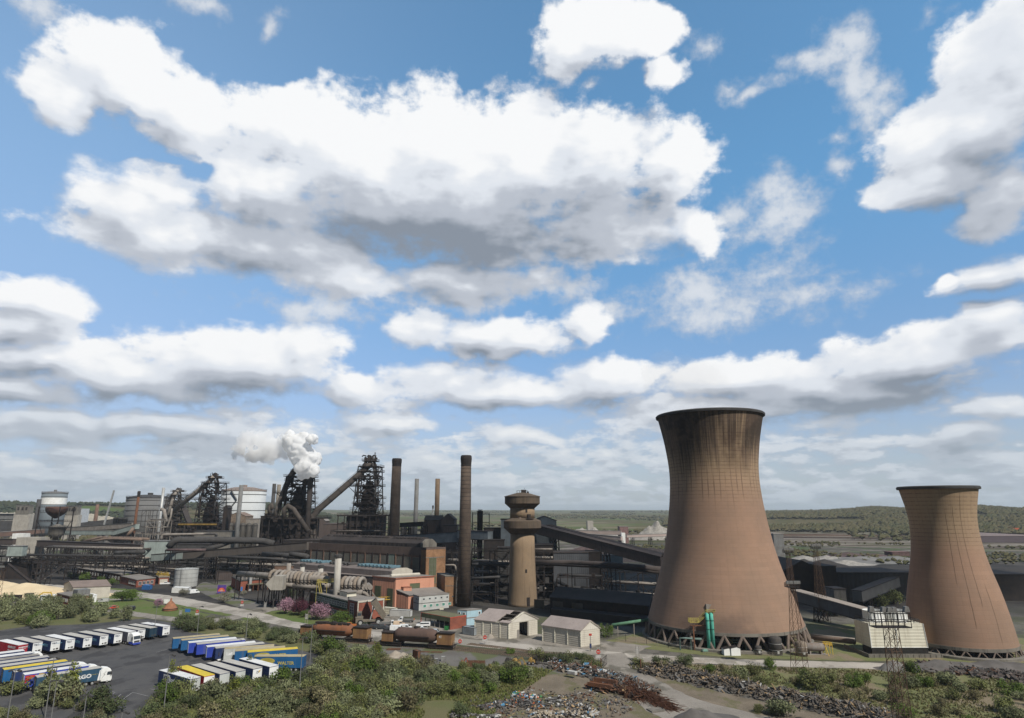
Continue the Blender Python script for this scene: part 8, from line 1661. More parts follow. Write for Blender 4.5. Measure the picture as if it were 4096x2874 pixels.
scrap('mixed_scrap', 'low spread of blue cloths, black cable and scrap at the bottom left of the scrap yard', [(1078,1592),(1120,1582),(1180,1578),(1215,1590)], 6, 1.0, 600, [(sdk, 6), (sbl, .7), (sgr, 3), (sor, .35), (sw, .5), (stn, .6)], 3, (.2, 1.0), (2, 4, .3))
scrap('white_scrap', 'scatter of white plastic and pipes in the middle of the scrap yard', [(1230,1572),(1270,1580),(1310,1592),(1330,1598)], 7, .8, 220, [(sw, 1.6), (sgr, 3), (sdk, 2), (stn, 1)], 4, (.2, .7), (3, 3, .6))
scrap('rag_scrap', 'scatter of bright rubbish beside a rusty drum in the scrap yard', [(1150,1560),(1180,1564),(1200,1570)], 5, 1.0, 200, [(sw, 2), (sbl, 1.5), (sor, .8), (sdk, 3), (mat('green_cloth', (.10, .30, .12), .8), .6)], 5, (.25, 1.0), (2, 1, 2))
scrap('plate_scrap', 'brown slabs and girders lying below the bagged heap', [(1330,1540),(1370,1548),(1420,1560),(1450,1568)], 8, 1.6, 150, [(srs, 4), (blackr, 2), (sbl, .3), (stn, .5)], 6, (.8, 2.4), (3, 3, 0))
scrap('slag_rubble', 'dark slabs of rubble along the right edge of the slope', [(2060,1496),(2120,1502),(2200,1510),(2300,1525),(2400,1540)], 15, 1.2, 1300, [(mat('slab_rubble', (.13, .105, .095), .95, (.08, .07, .065), .6, .9), 4), (sdk, 3), (srs, .8), (sgr, 1)], 7, (.5, 2.0), (4, 2, 1))
scrap('brick_rubble', 'dumped pale bricks and bags at the bottom edge', [(1190,1608),(1260,1606),(1340,1604)], 5, 1.1, 200, [(mat('pale_brickbat', (.36, .31, .24), .9, (.30, .26, .2), 1, .8), 4), (sw, 2), (sbl, .5), (sdk, 1)], 8, (.3, .9), (2, 1, 1))
scrap('low_rubble', 'grey stones and scrap at the bottom left of the muddy ground', [(1010,1606),(1060,1610),(1120,1612)], 4, .8, 200, [(sgr, 3), (sdk, 2), (sw, 1)], 9, (.25, .8), (2, 1, 3))
rd = random.Random(3); b = MB(); a, c = q(1395, 1548), q(1505, 1590); d = (c-a).normalized(); nn = V3(-d.y, d.x)
for k in range(900):
    s = rd.random(); p = a.lerp(c, s)+nn*rd.gauss(0, 1.0)*(2.0*(1-s*.55)); p.z = rd.uniform(.1, 1)*2.3*(1-s)**.6+.1; e = p+(d*rd.uniform(1, 3.4)+nn*rd.uniform(-1.4, 1.4)); e.z = max(.05, p.z+rd.uniform(-.9, .6)); b.bar(p, e, .06)
tag(b.build('rusty_bar_tangle', mat('rusty_bar', (.16, .075, .045), .9, (.09, .048, .034), 1, .8)), 'brown tangle of thin rusty reinforcing bars beside the track', 'scrap', None, 'stuff')
def loose(name, label, T, x, y, boxes, m, rz=0.0, z=0.0, cat='scrap', group=None):
    p = G(*T(x, y)); b = MB()
    for q_ in boxes: b.box(*q_)
    o = b.build(name, m); o.location = (p.x, p.y, z); o.rotation_euler = (0, 0, rz); tag(o, label, cat, group); return o
loose('steel_trough', 'long brown steel trough lying on the scrap heap', L4, 1730, 1190, [(-3.2, 3.2, -.7, .7, .3, 1.0), (-3.2, 3.2, -.8, -.7, .3, 1.2), (-3.2, 3.2, .7, .8, .3, 1.2)], rust, R(-32), .6)
loose('steel_trough', 'second brown steel trough lying behind the first', L4, 1790, 1150, [(-3.0, 3.0, -.6, .6, .3, .9), (-3.0, 3.0, -.7, -.6, .3, 1.1)], rust, R(-30), 1.0)
loose('white_locker', 'white metal locker lying on the bagged heap', L4, 1405, 1040, [(-1.2, 1.2, -.6, .6, 0, .8), (-1.1, 1.1, -.63, -.6, .1, .7)], sw, R(-38), .9, 'locker')
loose('roof_panel', 'flat grey concrete panel lying at the end of the rusty bars', L4, 1, 1, [(-1.6, 1.6, -1.2, 1.2, 0, .25), (-1.3, 1.3, -.9, .9, .25, .3)], conc_d, R(20), 0).location = (*G(*L5(350, 1420)).xy, .1)
for k in range(7):
    x = 1530+(k % 4)*45; y = 870 if k < 3 else 925; z = 1.15 if k < 3 else 0; p = G(*L3(1520+(k if k < 3 else k-3)*52, 925)); t = thing('liquid_tank_crate', 'caged plastic liquid tank in the stacked block below the wagons', 'liquid tank', (p.x, p.y, z), R(-5), 'caged liquid tanks stacked below the wagons')
    MB().box(-.5, .5, -.45, .45, .15, 1.05).build('tank', sw if k >= 3 else sdk, t); b = MB(); rails(b, -.55, .55, -.5, .5, .15, 4, .9); b.box(-.6, .6, -.55, .55, 0, .14); b.build('cage', gsteel, t)
p = G(*L3(1762, 905)); t = thing('liquid_tank_crate', 'single caged liquid tank standing right of the stacked block', 'liquid tank', (p.x, p.y, 0), R(8)); MB().box(-.6, .6, -.5, .5, .15, 1.2).build('tank', sw, t); b = MB(); rails(b, -.65, .65, -.55, .55, .15, 4, 1.05); b.build('cage', gsteel, t)
loose('steel_plates', 'stack of rusty plates lying left below the right torpedo wagon', L3, 1145, 770, [(-2.2, 2.2, -.8, .8, 0, .2), (-1.8, 2.4, -.6, .9, .2, .4)], srs, R(5)); loose('steel_plates', 'row of rusty plates lying below the right end of the right torpedo wagon', L3, 1610, 800, [(-3.4, -.4, -.5, .5, 0, .25), (0, 3.6, -.6, .6, 0, .2)], srs, R(-4))
def junk(name, label, T, x, y, m, seed, s=1.6, cat='machine', wheels=True):
    rd = random.Random(seed); p = G(*T(x, y)); t = thing(name, label, cat, (p.x, p.y, 0), rd.uniform(-.5, .5)); b = MB(); b.extr([(-s, .4), (s, .4), (s*.8, 1.2), (s*.1, 1.3), (-.1*s, 1.3+s*.5), (-s*.7, 1.3+s*.5), (-s, 1.2)], -.8, .8); b.build('body', m, t)
    b = MB(); b.bar((s*.2, 0, 1.3), (s*1.3, .2, 2.4), .25); b.bar((s*1.3, .2, 2.4), (s*2.0, .3, .9), .22); b.box(s*1.8, s*2.2, -.3, .7, .3, .9); b.build('arm', m if seed % 2 else sdk, t)
    for x_ in (-s*.6, s*.6):
        for q_ in (-1, 1): wheel(t, x_, q_*.9, .45, .3)
    return t
junk('broken_loader', 'scrapped yellow loader with raised arm on the yard edge', L4, 760, 905, mat('faded_yellow', (.36, .23, .06), .8, (.16, .11, .06), 1, .9), 1, 1.3); junk('broken_digger', 'scrapped dark digger beside the yellow loader', L4, 690, 890, sdk, 3, 1.4); junk('broken_roller', 'yellow machine beside an upright rusty frame', L4, 940, 885, mat('faded_yellow', (.3, .2, .1)), 4, .9); junk('red_compressor', 'red broken compressor among the weeds', L4, 150, 915, mat('faded_red', (.32, .07, .045), .8, (.1, .05, .04), 1, .9), 5, .7); junk('yellow_pump', 'small yellow-orange machine lying in the weeds', L4, 470, 958, mat('faded_yellow', (.3, .2, .1)), 6, .7)
for x, lb_ in ((258, 'left one'), (330, 'right one')): loose('scrap_skip', 'rusty open skip on the yard edge, %s' % lb_, L4, x, 905, [(-1.5, 1.5, -.9, .9, 0, .2), (-1.7, 1.7, -1.0, -.9, 0, 1.3), (-1.7, 1.7, .9, 1.0, 0, 1.3), (-1.7, -1.6, -.9, .9, 0, 1.2), (1.6, 1.7, -.9, .9, 0, 1.2)], srs, R(-8), 0, 'skip')
b = MB()
for k in range(8): b.bar((k*.5, 0, 0), (k*.5, 0, 2.6), .1)
for z in (.1, 1.3, 2.6): b.bar((0, 0, z), (3.5, 0, z), .12)
o = b.build('abandoned_gantry', blackr); o.location = (*G(*L4(950, 880)).xy, 0); tag(o, 'upright rusty steel frame leaning by the yard edge', 'frame')
p = G(*L1(360, 205)); t = thing('excavator', 'yellow-orange excavator with long boom beside the sand heap', 'excavator', (p.x, p.y, 0), R(15)); b = MB(); b.extr([(-2, 0), (2, 0), (2.3, .4), (2, .9), (-2, .9), (-2.3, .4)], -1.4, -.8); b.extr([(-2, 0), (2, 0), (2.3, .4), (2, .9), (-2, .9), (-2.3, .4)], .8, 1.4); b.build('tracks', chassis, t)
b = MB(); b.box(-2.2, 1.2, -1.3, 1.3, 1.0, 2.1); b.box(-.2, 1.4, -1.3, -.2, 2.1, 3.2); b.build('house', sdk, t); b = MB(); b.bar((1, .3, 1.8), (5.0, .3, 5.0), .5); b.bar((5, .3, 5), (8.0, .3, 4.8), .45); b.build('boom', yellow, t); b = MB(); b.bar((8, .3, 5.2), (9.2, .3, 2.5), .35); b.box(8.6, 9.8, -.3, .9, 1.8, 2.6); b.build('stick', yellow, t)
p = G(*L1(520, 255)); t = thing('flat_wagon', 'low dark flat rail wagon in front of the brick workshop', 'rail wagon', (p.x, p.y, 0), R(-18)); MB().box(-8, 8, -1.4, 1.4, 1.0, 1.35).build('deck', timber, t); b = MB(); b.box(-7.8, 7.8, -.6, .6, .7, 1.0); [b.cyl((x, y_, .5), (x, y_+.15, .5), .5, None, 10) for x in (-6.5, -5, 5, 6.5) for y_ in (-.9, .75)]; b.build('bogies', black, t)
for k, (x, y, c, lb_) in enumerate(((125, 165, rust, 'rusty orange bin left of the machines'), (205, 165, blackr, 'dark bin beside the orange one'), (350, 140, sdk, 'black open bin near the digger boom'), (575, 100, sdk, 'small dark tank behind the white office cabin'))): loose('scrap_bin', lb_, L1, x, y, [(-1.6, 1.6, -1.2, 1.2, .1, 2.4), (-1.8, 1.8, -1.4, 1.4, 2.4, 2.6)], c, R(10), 0, 'bin')
for k in range(9): p = G(*L1(-20+k*36, 175+k*7)); o = loose('concrete_block', 'yellowed concrete block in the row before the bins', L1, -20+k*36, 195+k*4, [(-1.2, 1.2, -.5, .5, 0, 1.1), (-.5, .5, -.2, .2, 1.1, 1.2)], conc_d, R(-8), 0, 'block', 'yellowed concrete blocks in a row before the bins')
for x, lb_ in ((742, 'green wheeled bin beside the low brick workshop'),): loose('wheeled_bin', lb_, L1, x, 222, [(-.6, .6, -.5, .5, .1, 1.3), (-.65, .65, -.55, .55, 1.3, 1.4)], mat('bin_green', (.03, .16, .05), .6), 0, 0, 'bin')
loose('wheeled_bin', 'green wheeled bin in front of the parking shelter', L3, 1800, 530, [(-.7, .7, -.5, .5, .15, 1.3), (-.75, .75, -.55, .55, 1.3, 1.45)], mat('bin_green', (.03, .16, .05)), R(-5), 0, 'bin')
p = G(*L2(245, 285)); t = thing('bell_ladle', 'big rusty bell-shaped casting displayed on the lawn', 'monument', (p.x, p.y, 0)); t.scale = (.8, .8, .84); MB().lathe([(3.9, 0), (3.9, .9), (3.5, 1.5), (3.0, 1.9), (2.3, 3.0), (1.9, 3.6), (1.0, 4.4), (.4, 5.0), (.45, 5.8), (.2, 6.3)], n=28).build('bell', mat('bell_rust', (.34, .15, .08), .85, (.22, .11, .07), .6, .8, streak=.3), t, True); b = MB(); b.lathe([(4.0, .9), (4.1, 1.0), (4.0, 1.15), (3.8, 1.2)], n=28, close=False); b.build('band', blackr, t)
# lamp posts, signs, fences
def lamppost(T, x, y, lb_, hh=12.0, heads=2):
    p = G(*T(x, y), hh); t = thing('lamp_post', lb_, 'lamp post', (p.x, p.y, 0)); MB().cyl((0, 0, 0), (0, 0, hh), .13, .07, 8).build('pole', gsteel, t)
    b = MB(); b.bar((-.9, 0, hh), (.9, 0, hh), .1) if heads == 2 else b.bar((-.1, 0, hh), (.8, 0, hh), .1); b.build('crossarm', dsteel, t)
    for s in ((-1, 1) if heads == 2 else (1,)): b = MB(); b.extr([(s*.45, hh-.05), (s*1.15, hh-.35), (s*1.25, hh-.10), (s*.6, hh+.22)], -.25, .25); b.build('lamp_head', dsteel, t)
for T, x, y, lb_, h_ in ((L1, 190, 1020, 'tall lamp post before the tails of the left block of trailers', 2), (L1, 665, 868, 'lamp post rising among the left block of trailers', 2), (L1, 700, 1150, 'lamp post in front of the lettered lorry side', 2), (L1, 1065, 1330, 'leaning lamp post beside the parking markings', 2), (L1, 1505, 1535, 'lamp post at the bottom edge by the exit curve', 2),
  (L1, 2090, 832, 'lamp post at the nose of the white-boxed lettered trailer', 1), (L2, 1205, 330, 'lamp post in the shrub belt by the road', 1), (L2, 615, 235, 'lamp post on the lawn by the junction', 1), (L2, 95, 172, 'lamp post behind the right end of the back row', 1), (L2, 1882, 618, 'lamp post standing before the right end trailer', 0), (L2, 1998, 452, 'lamp post left of the torpedo wagons', 1)):
    lamppost(T, x, y, lb_, 12 if T is not L1 or y < 1300 else 10, h_ or 1)
def sign(T, x, y, lb_, w_, h_, m, top=2.6, posts=2, name='road_sign', back=None, rz=0):
    p = G(*T(x, y)); t = thing(name, lb_, 'sign', (p.x, p.y, 0), rz); b = MB(); b.box(-w_/2, w_/2, -.03, .03, top-h_, top); b.build('board', m, t); b = MB()
    for x_ in ((-w_*.35, w_*.35) if posts == 2 else (0,)): b.box(x_-.04, x_+.04, .03, .12, 0, top)
    b.build('post', gsteel, t); return t
sign(L2, 455, 365, 'blue double direction sign on the lawn', 2.2, 1.3, blue_p, 3.2); sign(L2, 200, 220, 'white notice board beside the rusty bell', 2.6, 1.9, white_p, 2.6)
t = sign(K2, 765, 1550, 'bright purple and orange painted sign board by the works road', 4.6, 4.2, mat('purple_board', (.17, .05, .27), .7), 4.5, 2, 'painted_sign')
b = MB(); n = 20
b.add([(1.8*math.cos(math.pi*k/n), -.06, 1.3+1.8*math.sin(math.pi*k/n)) for k in range(n+1)], [tuple(range(n, -1, -1))]); b.build('sun_emblem', mat('board_orange', (.75, .16, .05), .6), t)
b = MB(); b.add([(1.0*math.cos(math.pi*k/n), -.09, 1.3+1.0*math.sin(math.pi*k/n)) for k in range(n+1)], [tuple(range(n, -1, -1))]); b.build('emblem_centre', mat('board_pink', (.75, .35, .30), .6), t); b = MB(); b.box(-1.8, 1.8, -.09, -.04, .7, 1.1); b.box(-2.2, 2.2, -.07, -.04, 3.8, 4.2); b.build('band', mat('board_blue', (.05, .12, .45), .6), t)
def ladder_sign(T, x, y, lb_, hh=4.2):
    p = G(*T(x, y)); t = thing('height_gauge', lb_, 'sign', (p.x, p.y, 0)); b = MB(); [b.bar((s*.45, 0, 0), (s*.45, 0, hh), .12) for s in (-1, 1)]; b.build('posts', psteel, t); b = MB(); [b.box(-.6, .6, -.06, .0, hh*.45+k*.5, hh*.45+k*.5+.28) for k in range(4)]; b.build('slats', sw, t)
for T, x, y, lb_ in ((L2, 365, 405, 'white slatted sign posts at the lawn edge'), (L2, 1410, 300, 'white slatted sign posts at the works road mouth'), (L2, 1920, 455, 'white slatted sign posts below the pink trees'), (L4, 2155, 838, 'white slatted sign posts right of the scrap track')): ladder_sign(T, x, y, lb_)
def warn(T, x, y, lb_, stop=True, hh=3.6):
    p = G(*T(x, y)); t = thing('warning_sign', lb_, 'sign', (p.x, p.y, 0)); MB().cyl((0, 0, 0), (0, 0, hh), .06, None, 6).build('post', gsteel, t)
    b = MB(); b.box(-.85, .85, -.10, -.05, 0.9, 1.7); b.build('white_plate', sw, t); b = MB(); b.cyl((0, -.06, hh-1.0), (0, -.14, hh-1.0), .62, None, 18); b.build('red_disc', red_p, t); b = MB(); b.box(-.42, .42, -.17, -.145, hh-1.1, hh-.9); b.build('white_bar', sw, t)
    b = MB(); b.bar((-.5, -.1, hh-.3), (.5, -.1, hh+.3), .1); b.bar((-.5, -.1, hh+.3), (.5, -.1, hh-.3), .1); b.build('crossing_cross', sw, t)
warn(L4, 1705, 850, 'red no-entry disc and white plate beside the left gate'); warn(L4, 400, 655, 'red and white level crossing sign before the pale sheds', hh=3.2)
warn(L4, 115, 655, 'red and white crossing sign at the end of the torpedo wagon', hh=2.0); warn(L2, 1128, 258, 'red and white sign on the verge of the works road', hh=3.6); warn(L2, 575, 370, 'red and white sign on the lawn beside the lamp post', hh=3.4)
t = sign(L3, 1740, 340, 'blank cream board on posts above the parking shelter', 1.7, 1.2, cream, 3.2)
p = G(*L4(1615, 735)); t = thing('crossing_signal', 'level crossing light signal with red hood by the pale shed corner', 'signal', (p.x, p.y, 0)); MB().cyl((0, 0, 0), (0, 0, 5.0), .10, None, 8).build('post', gsteel, t); b = MB(); b.box(-.45, .45, -.2, .1, 4.6, 5.2); b.build('hood', red_p, t); b = MB(); b.box(-.3, .3, -.25, .2, 1.0, 2.2); b.build('cabinet', navy, t)
def gate(T, x0, y0, x1, y1, lb_, hh=2.6):
    a, c = G(*T(x0, y0)), G(*T(x1, y1)); L_ = (c-a).length; t = thing('steel_gate', lb_, 'gate', (a.x, a.y, 0), ang(a, c)); b = MB(); b.bar((0, 0, .3), (L_, 0, .3), .1); b.bar((0, 0, hh), (L_, 0, hh), .1); b.bar((0, 0, .3), (L_, 0, hh), .08); b.bar((L_, 0, .3), (0, 0, hh), .08); [b.bar((L_*k/5, 0, .3), (L_*k/5, 0, hh), .06) for k in range(6)]; b.build('leaf', blackr, t); b = MB(); b.bar((L_+.2, 0, 0), (L_+.2, 0, hh+.6), .22); b.build('gate_post', rust, t)
gate(L4, 2070, 940, 2185, 968, 'open rusty gate leaf right of the scrap track'); gate(L4, 1800, 890, 1738, 952, 'open rusty gate leaf left of the scrap track')
def mesh_fence(T, pts, lb_, hh=2.2, step=3.0, m=None):
    P_ = [G(*T(*p)) for p in pts]; t = thing('chainlink_fence', lb_, 'fence', (P_[0].x, P_[0].y, 0)); o0 = V3(P_[0].x, P_[0].y)
    k = 0; rl = MB()
    for a, c in zip(P_, P_[1:]):
        n = max(1, int((c-a).length/step))
        for i in range(n+1):
            q_ = a.lerp(c, i/n)-o0; b = MB(); b.bar(q_, q_+V3(0, 0, hh), .10); b.bar(q_+V3(0, 0, hh), q_+V3(0, -.35, hh+.35), .08); b.build('post', psteel, t); k += 1
        for z in (.3, hh*.5, hh*.95): rl.bar(a-o0+V3(0, 0, z), c-o0+V3(0, 0, z), .04)
        d = (c-a); nn = int(d.length/.6)
        for i in range(nn): q_ = a.lerp(c, i/nn)-o0; q2 = a.lerp(c, min(1, (i+3)/nn))-o0; rl.bar(q_+V3(0, 0, .2), q2+V3(0, 0, hh*.95), .018); rl.bar(q2+V3(0, 0, .2), q_+V3(0, 0, hh*.95), .018)
    rl.build('mesh', psteel, t)
mesh_fence(L5, [(-260, 585), (10, 625), (250, 655), (500, 695), (780, 722)], 'chain-link fence running below the big cooling tower legs')
mesh_fence(L5, [(900, 760), (1100, 775), (1500, 780), (1900, 800)], 'low post and wire fence before the tanks', 1.1, 3.4)
# kit at the foot of the cooling towers
p = G(*L5(995, 735)); t = thing('riser_pipes', 'pair of tall turquoise riser pipes against the big cooling tower', 'pipe', (p.x, p.y, 0))
for x in (-.68, .68): MB().tube([(x, 0, 0), (x, 0, 9.4), (x+.05, .3, 10.2), (x+.3, 1.0, 10.6), (x+.5, 3.0, 10.7)], .56, 16).build('riser', bpipe, t, True)
b = MB(); [b.cyl((x, 0, z), (x, 0, z+.25), .64, None, 16) for x in (-.68, .68) for z in (3.2, 6.4, 9.0)]; b.build('flanges', mat('pipe_flange', (.04, .16, .13), .7), t); MB().tube([(-1.2, 0, .5), (-1.6, -.8, .3), (-3.0, -1.2, .5), (-3.2, -1.3, .1)], .5, 12).build('elbow', mat('dull_turquoise', (.14, .27, .22), .7), t, True)
b = MB(); [b.bar((x, 1.2, 0), (x, 1.2, 7.5), .35) for x in (-5.0, 5.6)]; b.bar((5.6, 1.2, 0), (5.6, 1.2, 8), .35); b.bar((-6, 1.2, 7.4), (6, 1.2, 7.4), .3); b.bar((3.5, 1.0, 4), (5.6, 1.2, 7.4), .2); b.build('support_frame', rust, t)
yd = mat('dull_yellow_rail', (.42, .36, .10), .8, (.28, .22, .08), 1, .8); b = MB(); b.box(-.2, 2.4, 2, 3.6, 10.9, 11.0); rails(b, -.2, 2.4, 1.6, 3.6, 11, 4, 1.1); b.box(-6.2, -3.2, .6, 2.4, 8.3, 8.4); rails(b, -6.2, -3.2, .6, 2.4, 8.4, 4, 1.1)
for y_ in (.8, 2.0): b.bar((-3.2, y_, 8.4), (-.2, y_, 11), .15); b.bar((-3.2, y_, 9.5), (-.2, y_, 12.1), .08); b.bar((2.4, y_, 6.6), (7.2, y_, 2.5), .15); b.bar((2.4, y_, 7.7), (7.2, y_, 3.6), .08); b.bar((7.2, y_, 2.5), (3.5, y_, 0), .15)
b.build('stair', yd, t); b = MB(); b.box(.0, 2.3, 2.6, 3.8, 11.0, 13.6); b.build('hatch', psteel, t)
b = MB(); [b.tube([(-9.5, 1.5, 0), (-9.5, 1.5, 3.6), (-8, 1.5, 3.6), (10.5, 1.5, 3.0+z), (11.5, 1.5, 3.0+z), (11.5, 1.2, 0)], .22, 8) for z in (0, -.9)]; [b.bar((x, 1.5, 0), (x, 1.5, 3), .12) for x in (-6, -3, 3, 6, 9)]; b.build('small_pipes', mat('grey_turquoise', (.18, .26, .24), .7), t)
pc_ = G(*L4(1865, 560)); tt = thing('green_pipe_bridge', 'green pipe on stilts left of the big cooling tower', 'pipe', (pc_.x, pc_.y, 0), R(8)); b = MB(); b.cyl((0, 0, 3.6), (14, 0, 5.2), .55, None, 12); b.build('pipe', mat('mossy_green_pipe', (.12, .25, .16), .8, (.08, .16, .10), 1, .8), tt, True); b = MB(); b.bar((0, .8, 3.4), (14, .8, 5.0), .8, .3); [b.bar((x, 0, 0), (x, 0, 3.3+x*.1), .25) for x in (2, 8, 12.5)]; b.build('posts', psteel, tt)
for k, (x0, x1, y0, y1, lb_) in enumerate(((1145, 1225, 702, 785, 'white sheeted box with black lid, left of the pair by the turquoise pipes'), (1228, 1325, 690, 788, 'white sheeted box with black lid, right of the pair by the turquoise pipes'))):
    p = G(*L5((x0+x1)/2, y1)); t = thing('sheeted_store', lb_, 'storage box', (p.x, p.y, 0)); w_ = (x1-x0)*.348/2540*213/2; hh = (y1-y0)*.348/2540*200; MB().extr([(-w_, 0), (w_, 0), (w_, hh*.8), (w_*.3, hh*.95), (-w_, hh*.8)], 0, 2.4).build('sheet', white_p, t); b = MB(); b.extr([(-w_-.1, hh*.8), (-w_, hh*.82), (w_*.3, hh), (w_+.1, hh*.82), (w_+.1, hh*.78), (w_*.3, hh*.94)], -.1, 2.5); b.build('lid', black, t)
def vtank(T, x, y, r_, hh, m, lb_, dome=.25): p = G(*T(x, y)); t = thing('storage_tank', lb_, 'tank', (p.x, p.y+r_, 0)); MB().lathe([(r_, 0), (r_, hh), (r_*.8, hh+r_*dome), (r_*.2, hh+r_*dome*1.6)], n=24).build('shell', m, t, True); b = MB(); [b.lathe([(r_, hh*f), (r_+.05, hh*f), (r_+.05, hh*f+.1), (r_, hh*f+.1)], n=24, close=False) for f in (.3, .7)]; b.box(-.3, .3, -r_-.12, -r_+.05, .6, 1.3); b.build('fittings', sw, t)
vtank(L5, 1765, 788, 1.9, 4.6, sdk, 'black upright chemical tank with small white labels'); vtank(L5, 1548, 782, 1.05, 2.2, sdk, 'small dark round tank left of the black upright one'); vtank(L5, 2060, 800, 1.7, 3.6, mat('tan_tank', (.24, .20, .16), .8), 'tan upright tank behind the lattice mast'); vtank(L6, 1420, 690, 1.9, 2.6, gsteel, 'grey round tank at the foot of the smaller cooling tower')
p = G(*L5(2200, 775)); t = thing('horizontal_tank', 'grey horizontal tank with domed ends on saddles', 'tank', (p.x, p.y+1, 0), R(-3)); MB().tube([(-3.1, 0, 2), (-2.9, 0, 2), (-2.5, 0, 2), (2.5, 0, 2), (2.9, 0, 2), (3.1, 0, 2)], [.3, .9, 1.25, 1.25, .9, .3], 20).build('shell', mat('worn_tank', (.22, .21, .20), .7, (.17, .12, .09), .6, .9, streak=.3), t, True); b = MB(); [b.box(x-.2, x+.2, -1, 1, .1, 1) for x in (-1.7, 1.7)]; b.box(-3.5, 3.5, -1.5, 1.5, 0, .1); b.build('saddles', psteel, t)
b = MB(); [b.bar((x, y_, 0), (x, y_, 3.4), .12) for x in (3, 5) for y_ in (-1, 1)]; rails(b, 3, 5, -1, 1, 2.4, 3, 1.0); b.bar((3, -1, 2.4), (3, -3, 0), .12); b.build('access_frame', yellow, t)
tp(L6, [(120, 520, 232), (430, 540, 226), (560, 560, 222)], rustpipe, .8, 'dusty pipe running level behind the horizontal tank', flange=0, legs=9); tp(L6, [(110, 490, 236), (560, 535, 226)], psteel, .45, 'thin pale pipe above the dusty level one', flange=0)
A, B_, C_ = G(*L6(745, 704)), G(*L6(1322, 704)), G(*L6(572, 665))
fc = Bld('fan_cooler', 'cream fan cooling unit with two white fan stacks and black louvred base', A, B_, C_, 2.4, mat('black_louvre', (.02, .02, .02), .8, (.035, .033, .03), 1, .6, ribs=.4, ribdir=2), None, 'cooling unit', w=(B_-A).length)
b = MB(); w_, l_ = fc.w, max(fc.l, 9.0); zt = 9.2; s_ = .25
vs = [(-.05, -.05, 2.4), (w_+.05, -.05, 2.4), (w_+.05, l_, 2.4), (-.05, l_, 2.4), (s_*.3, s_, zt), (w_-s_*1.4, s_, zt), (w_-s_, l_-s_, zt), (s_*.3, l_-s_, zt)]
b.add(vs, [(3,2,1,0),(4,5,6,7),(0,1,5,4),(1,2,6,5),(2,3,7,6),(3,0,4,7)]); b.build('casing', cream, fc.t)
b = MB(); [b.bar((x0, -.09, 2.3), (x1, s_-.05, zt), .22) for x0, x1 in ((0, s_*.3), (w_, w_-s_*1.4))]; b.bar((0, -.08, 2.45), (w_, -.08, 2.45), .16); b.box(w_*.47, w_*.48, -.1, .6, 2.5, 8); b.build('corner_trim', white_p, fc.t)
b = MB(); rails(b, .2, w_-1, .8, l_-.8, zt, 9, 1.1); b.build('railing', dsteel, fc.t)
for k in (0, 1):
    b = MB(); cx_ = w_*(.24+.42*k); rr_ = w_*.175; b.lathe([(rr_*1.04, zt), (rr_*.96, zt+1.2), (rr_*.95, zt+2.4), (rr_, zt+3.4), (rr_*.93, zt+3.4), (rr_*.88, zt+2.2)], (cx_, l_*.5, 0), 28, False)
    [b.bar((cx_+rr_*1.0*math.cos(2*math.pi*i/20), l_*.5+rr_*math.sin(2*math.pi*i/20), zt), (cx_+rr_*1.0*math.cos(2*math.pi*i/20), l_*.5+rr_*math.sin(2*math.pi*i/20), zt+3.3), .12) for i in range(20)]; b.build('fan_stack', white_p, fc.t, False)
b = MB(); b.box(-2.6, w_+6, -2.6, -2.4, 0, 1.1); [b.box(-2.6+k*1.7, -2.4+k*1.7, -2.75, -2.6, 0, 1.0) for k in range(int((w_+8)/1.7))]; b.box(-2.6, -2.4, -2.4, l_+3, .0, 1.1); b.build('low_wall', conc_d, fc.t)
# steam, cloud that shades the plant, air
def volmat(name, col, dens, aniso=0.0):
    m = bpy.data.materials.new(name); m.use_nodes = True; t = m.node_tree; t.nodes.remove(t.nodes['Principled BSDF']); v = t.nodes.new('ShaderNodeVolumePrincipled'); v.inputs['Color'].default_value = (*col, 1); v.inputs['Density'].default_value = dens; v.inputs['Anisotropy'].default_value = aniso; t.links.new(v.outputs[0], t.nodes['Material Output'].inputs['Volume']); return m
def puffs(name, label, cat, balls, m, voxel, disp, kind=None, seed=0, sc=.22):
    bm = bmesh.new()
    for (x, y, z), r_ in balls: bmesh.ops.create_icosphere(bm, subdivisions=3, radius=r_, matrix=Matrix.Translation((x, y, z)))
    me = bpy.data.meshes.new(name); bm.to_mesh(me); bm.free(); o = bpy.data.objects.new(name, me); COL.objects.link(o)
    md = o.modifiers.new('r', 'REMESH'); md.mode = 'VOXEL'; md.voxel_size = voxel; dg = bpy.context.evaluated_depsgraph_get(); m2 = bpy.data.meshes.new_from_object(o.evaluated_get(dg)); o.modifiers.clear(); o.data = m2
    for v in m2.vertices: n = v.normal.copy(); c = v.co; v.co = c+n*disp*(abs(mn.noise(c*sc))*1.6+.7*abs(mn.noise(c*sc*2.3))+.35*abs(mn.noise(c*sc*5))-.6)
    m2.shade_smooth(); m2.materials.clear(); m2.materials.append(m); tag(o, label, cat, None, kind); return o
pl = [(1690, 262, 5), (1680, 235, 7.5), (1685, 190, 9.5), (1690, 140, 11), (1680, 85, 12.5), (1640, 40, 13), (1600, -10, 13), (1560, -55, 12), (1520, -90, 10)]
balls = []; rd = random.Random(4)
for x, y, r_ in pl:
    p = PY(*K2(x-5, y), 458); balls.append((tuple(p), r_*.62)); 
    for k in range(3): balls.append(((p.x+rd.gauss(0, r_*.38), p.y+rd.gauss(0, r_*.3), p.z+rd.gauss(0, r_*.35)), r_*rd.uniform(.28, .45)))
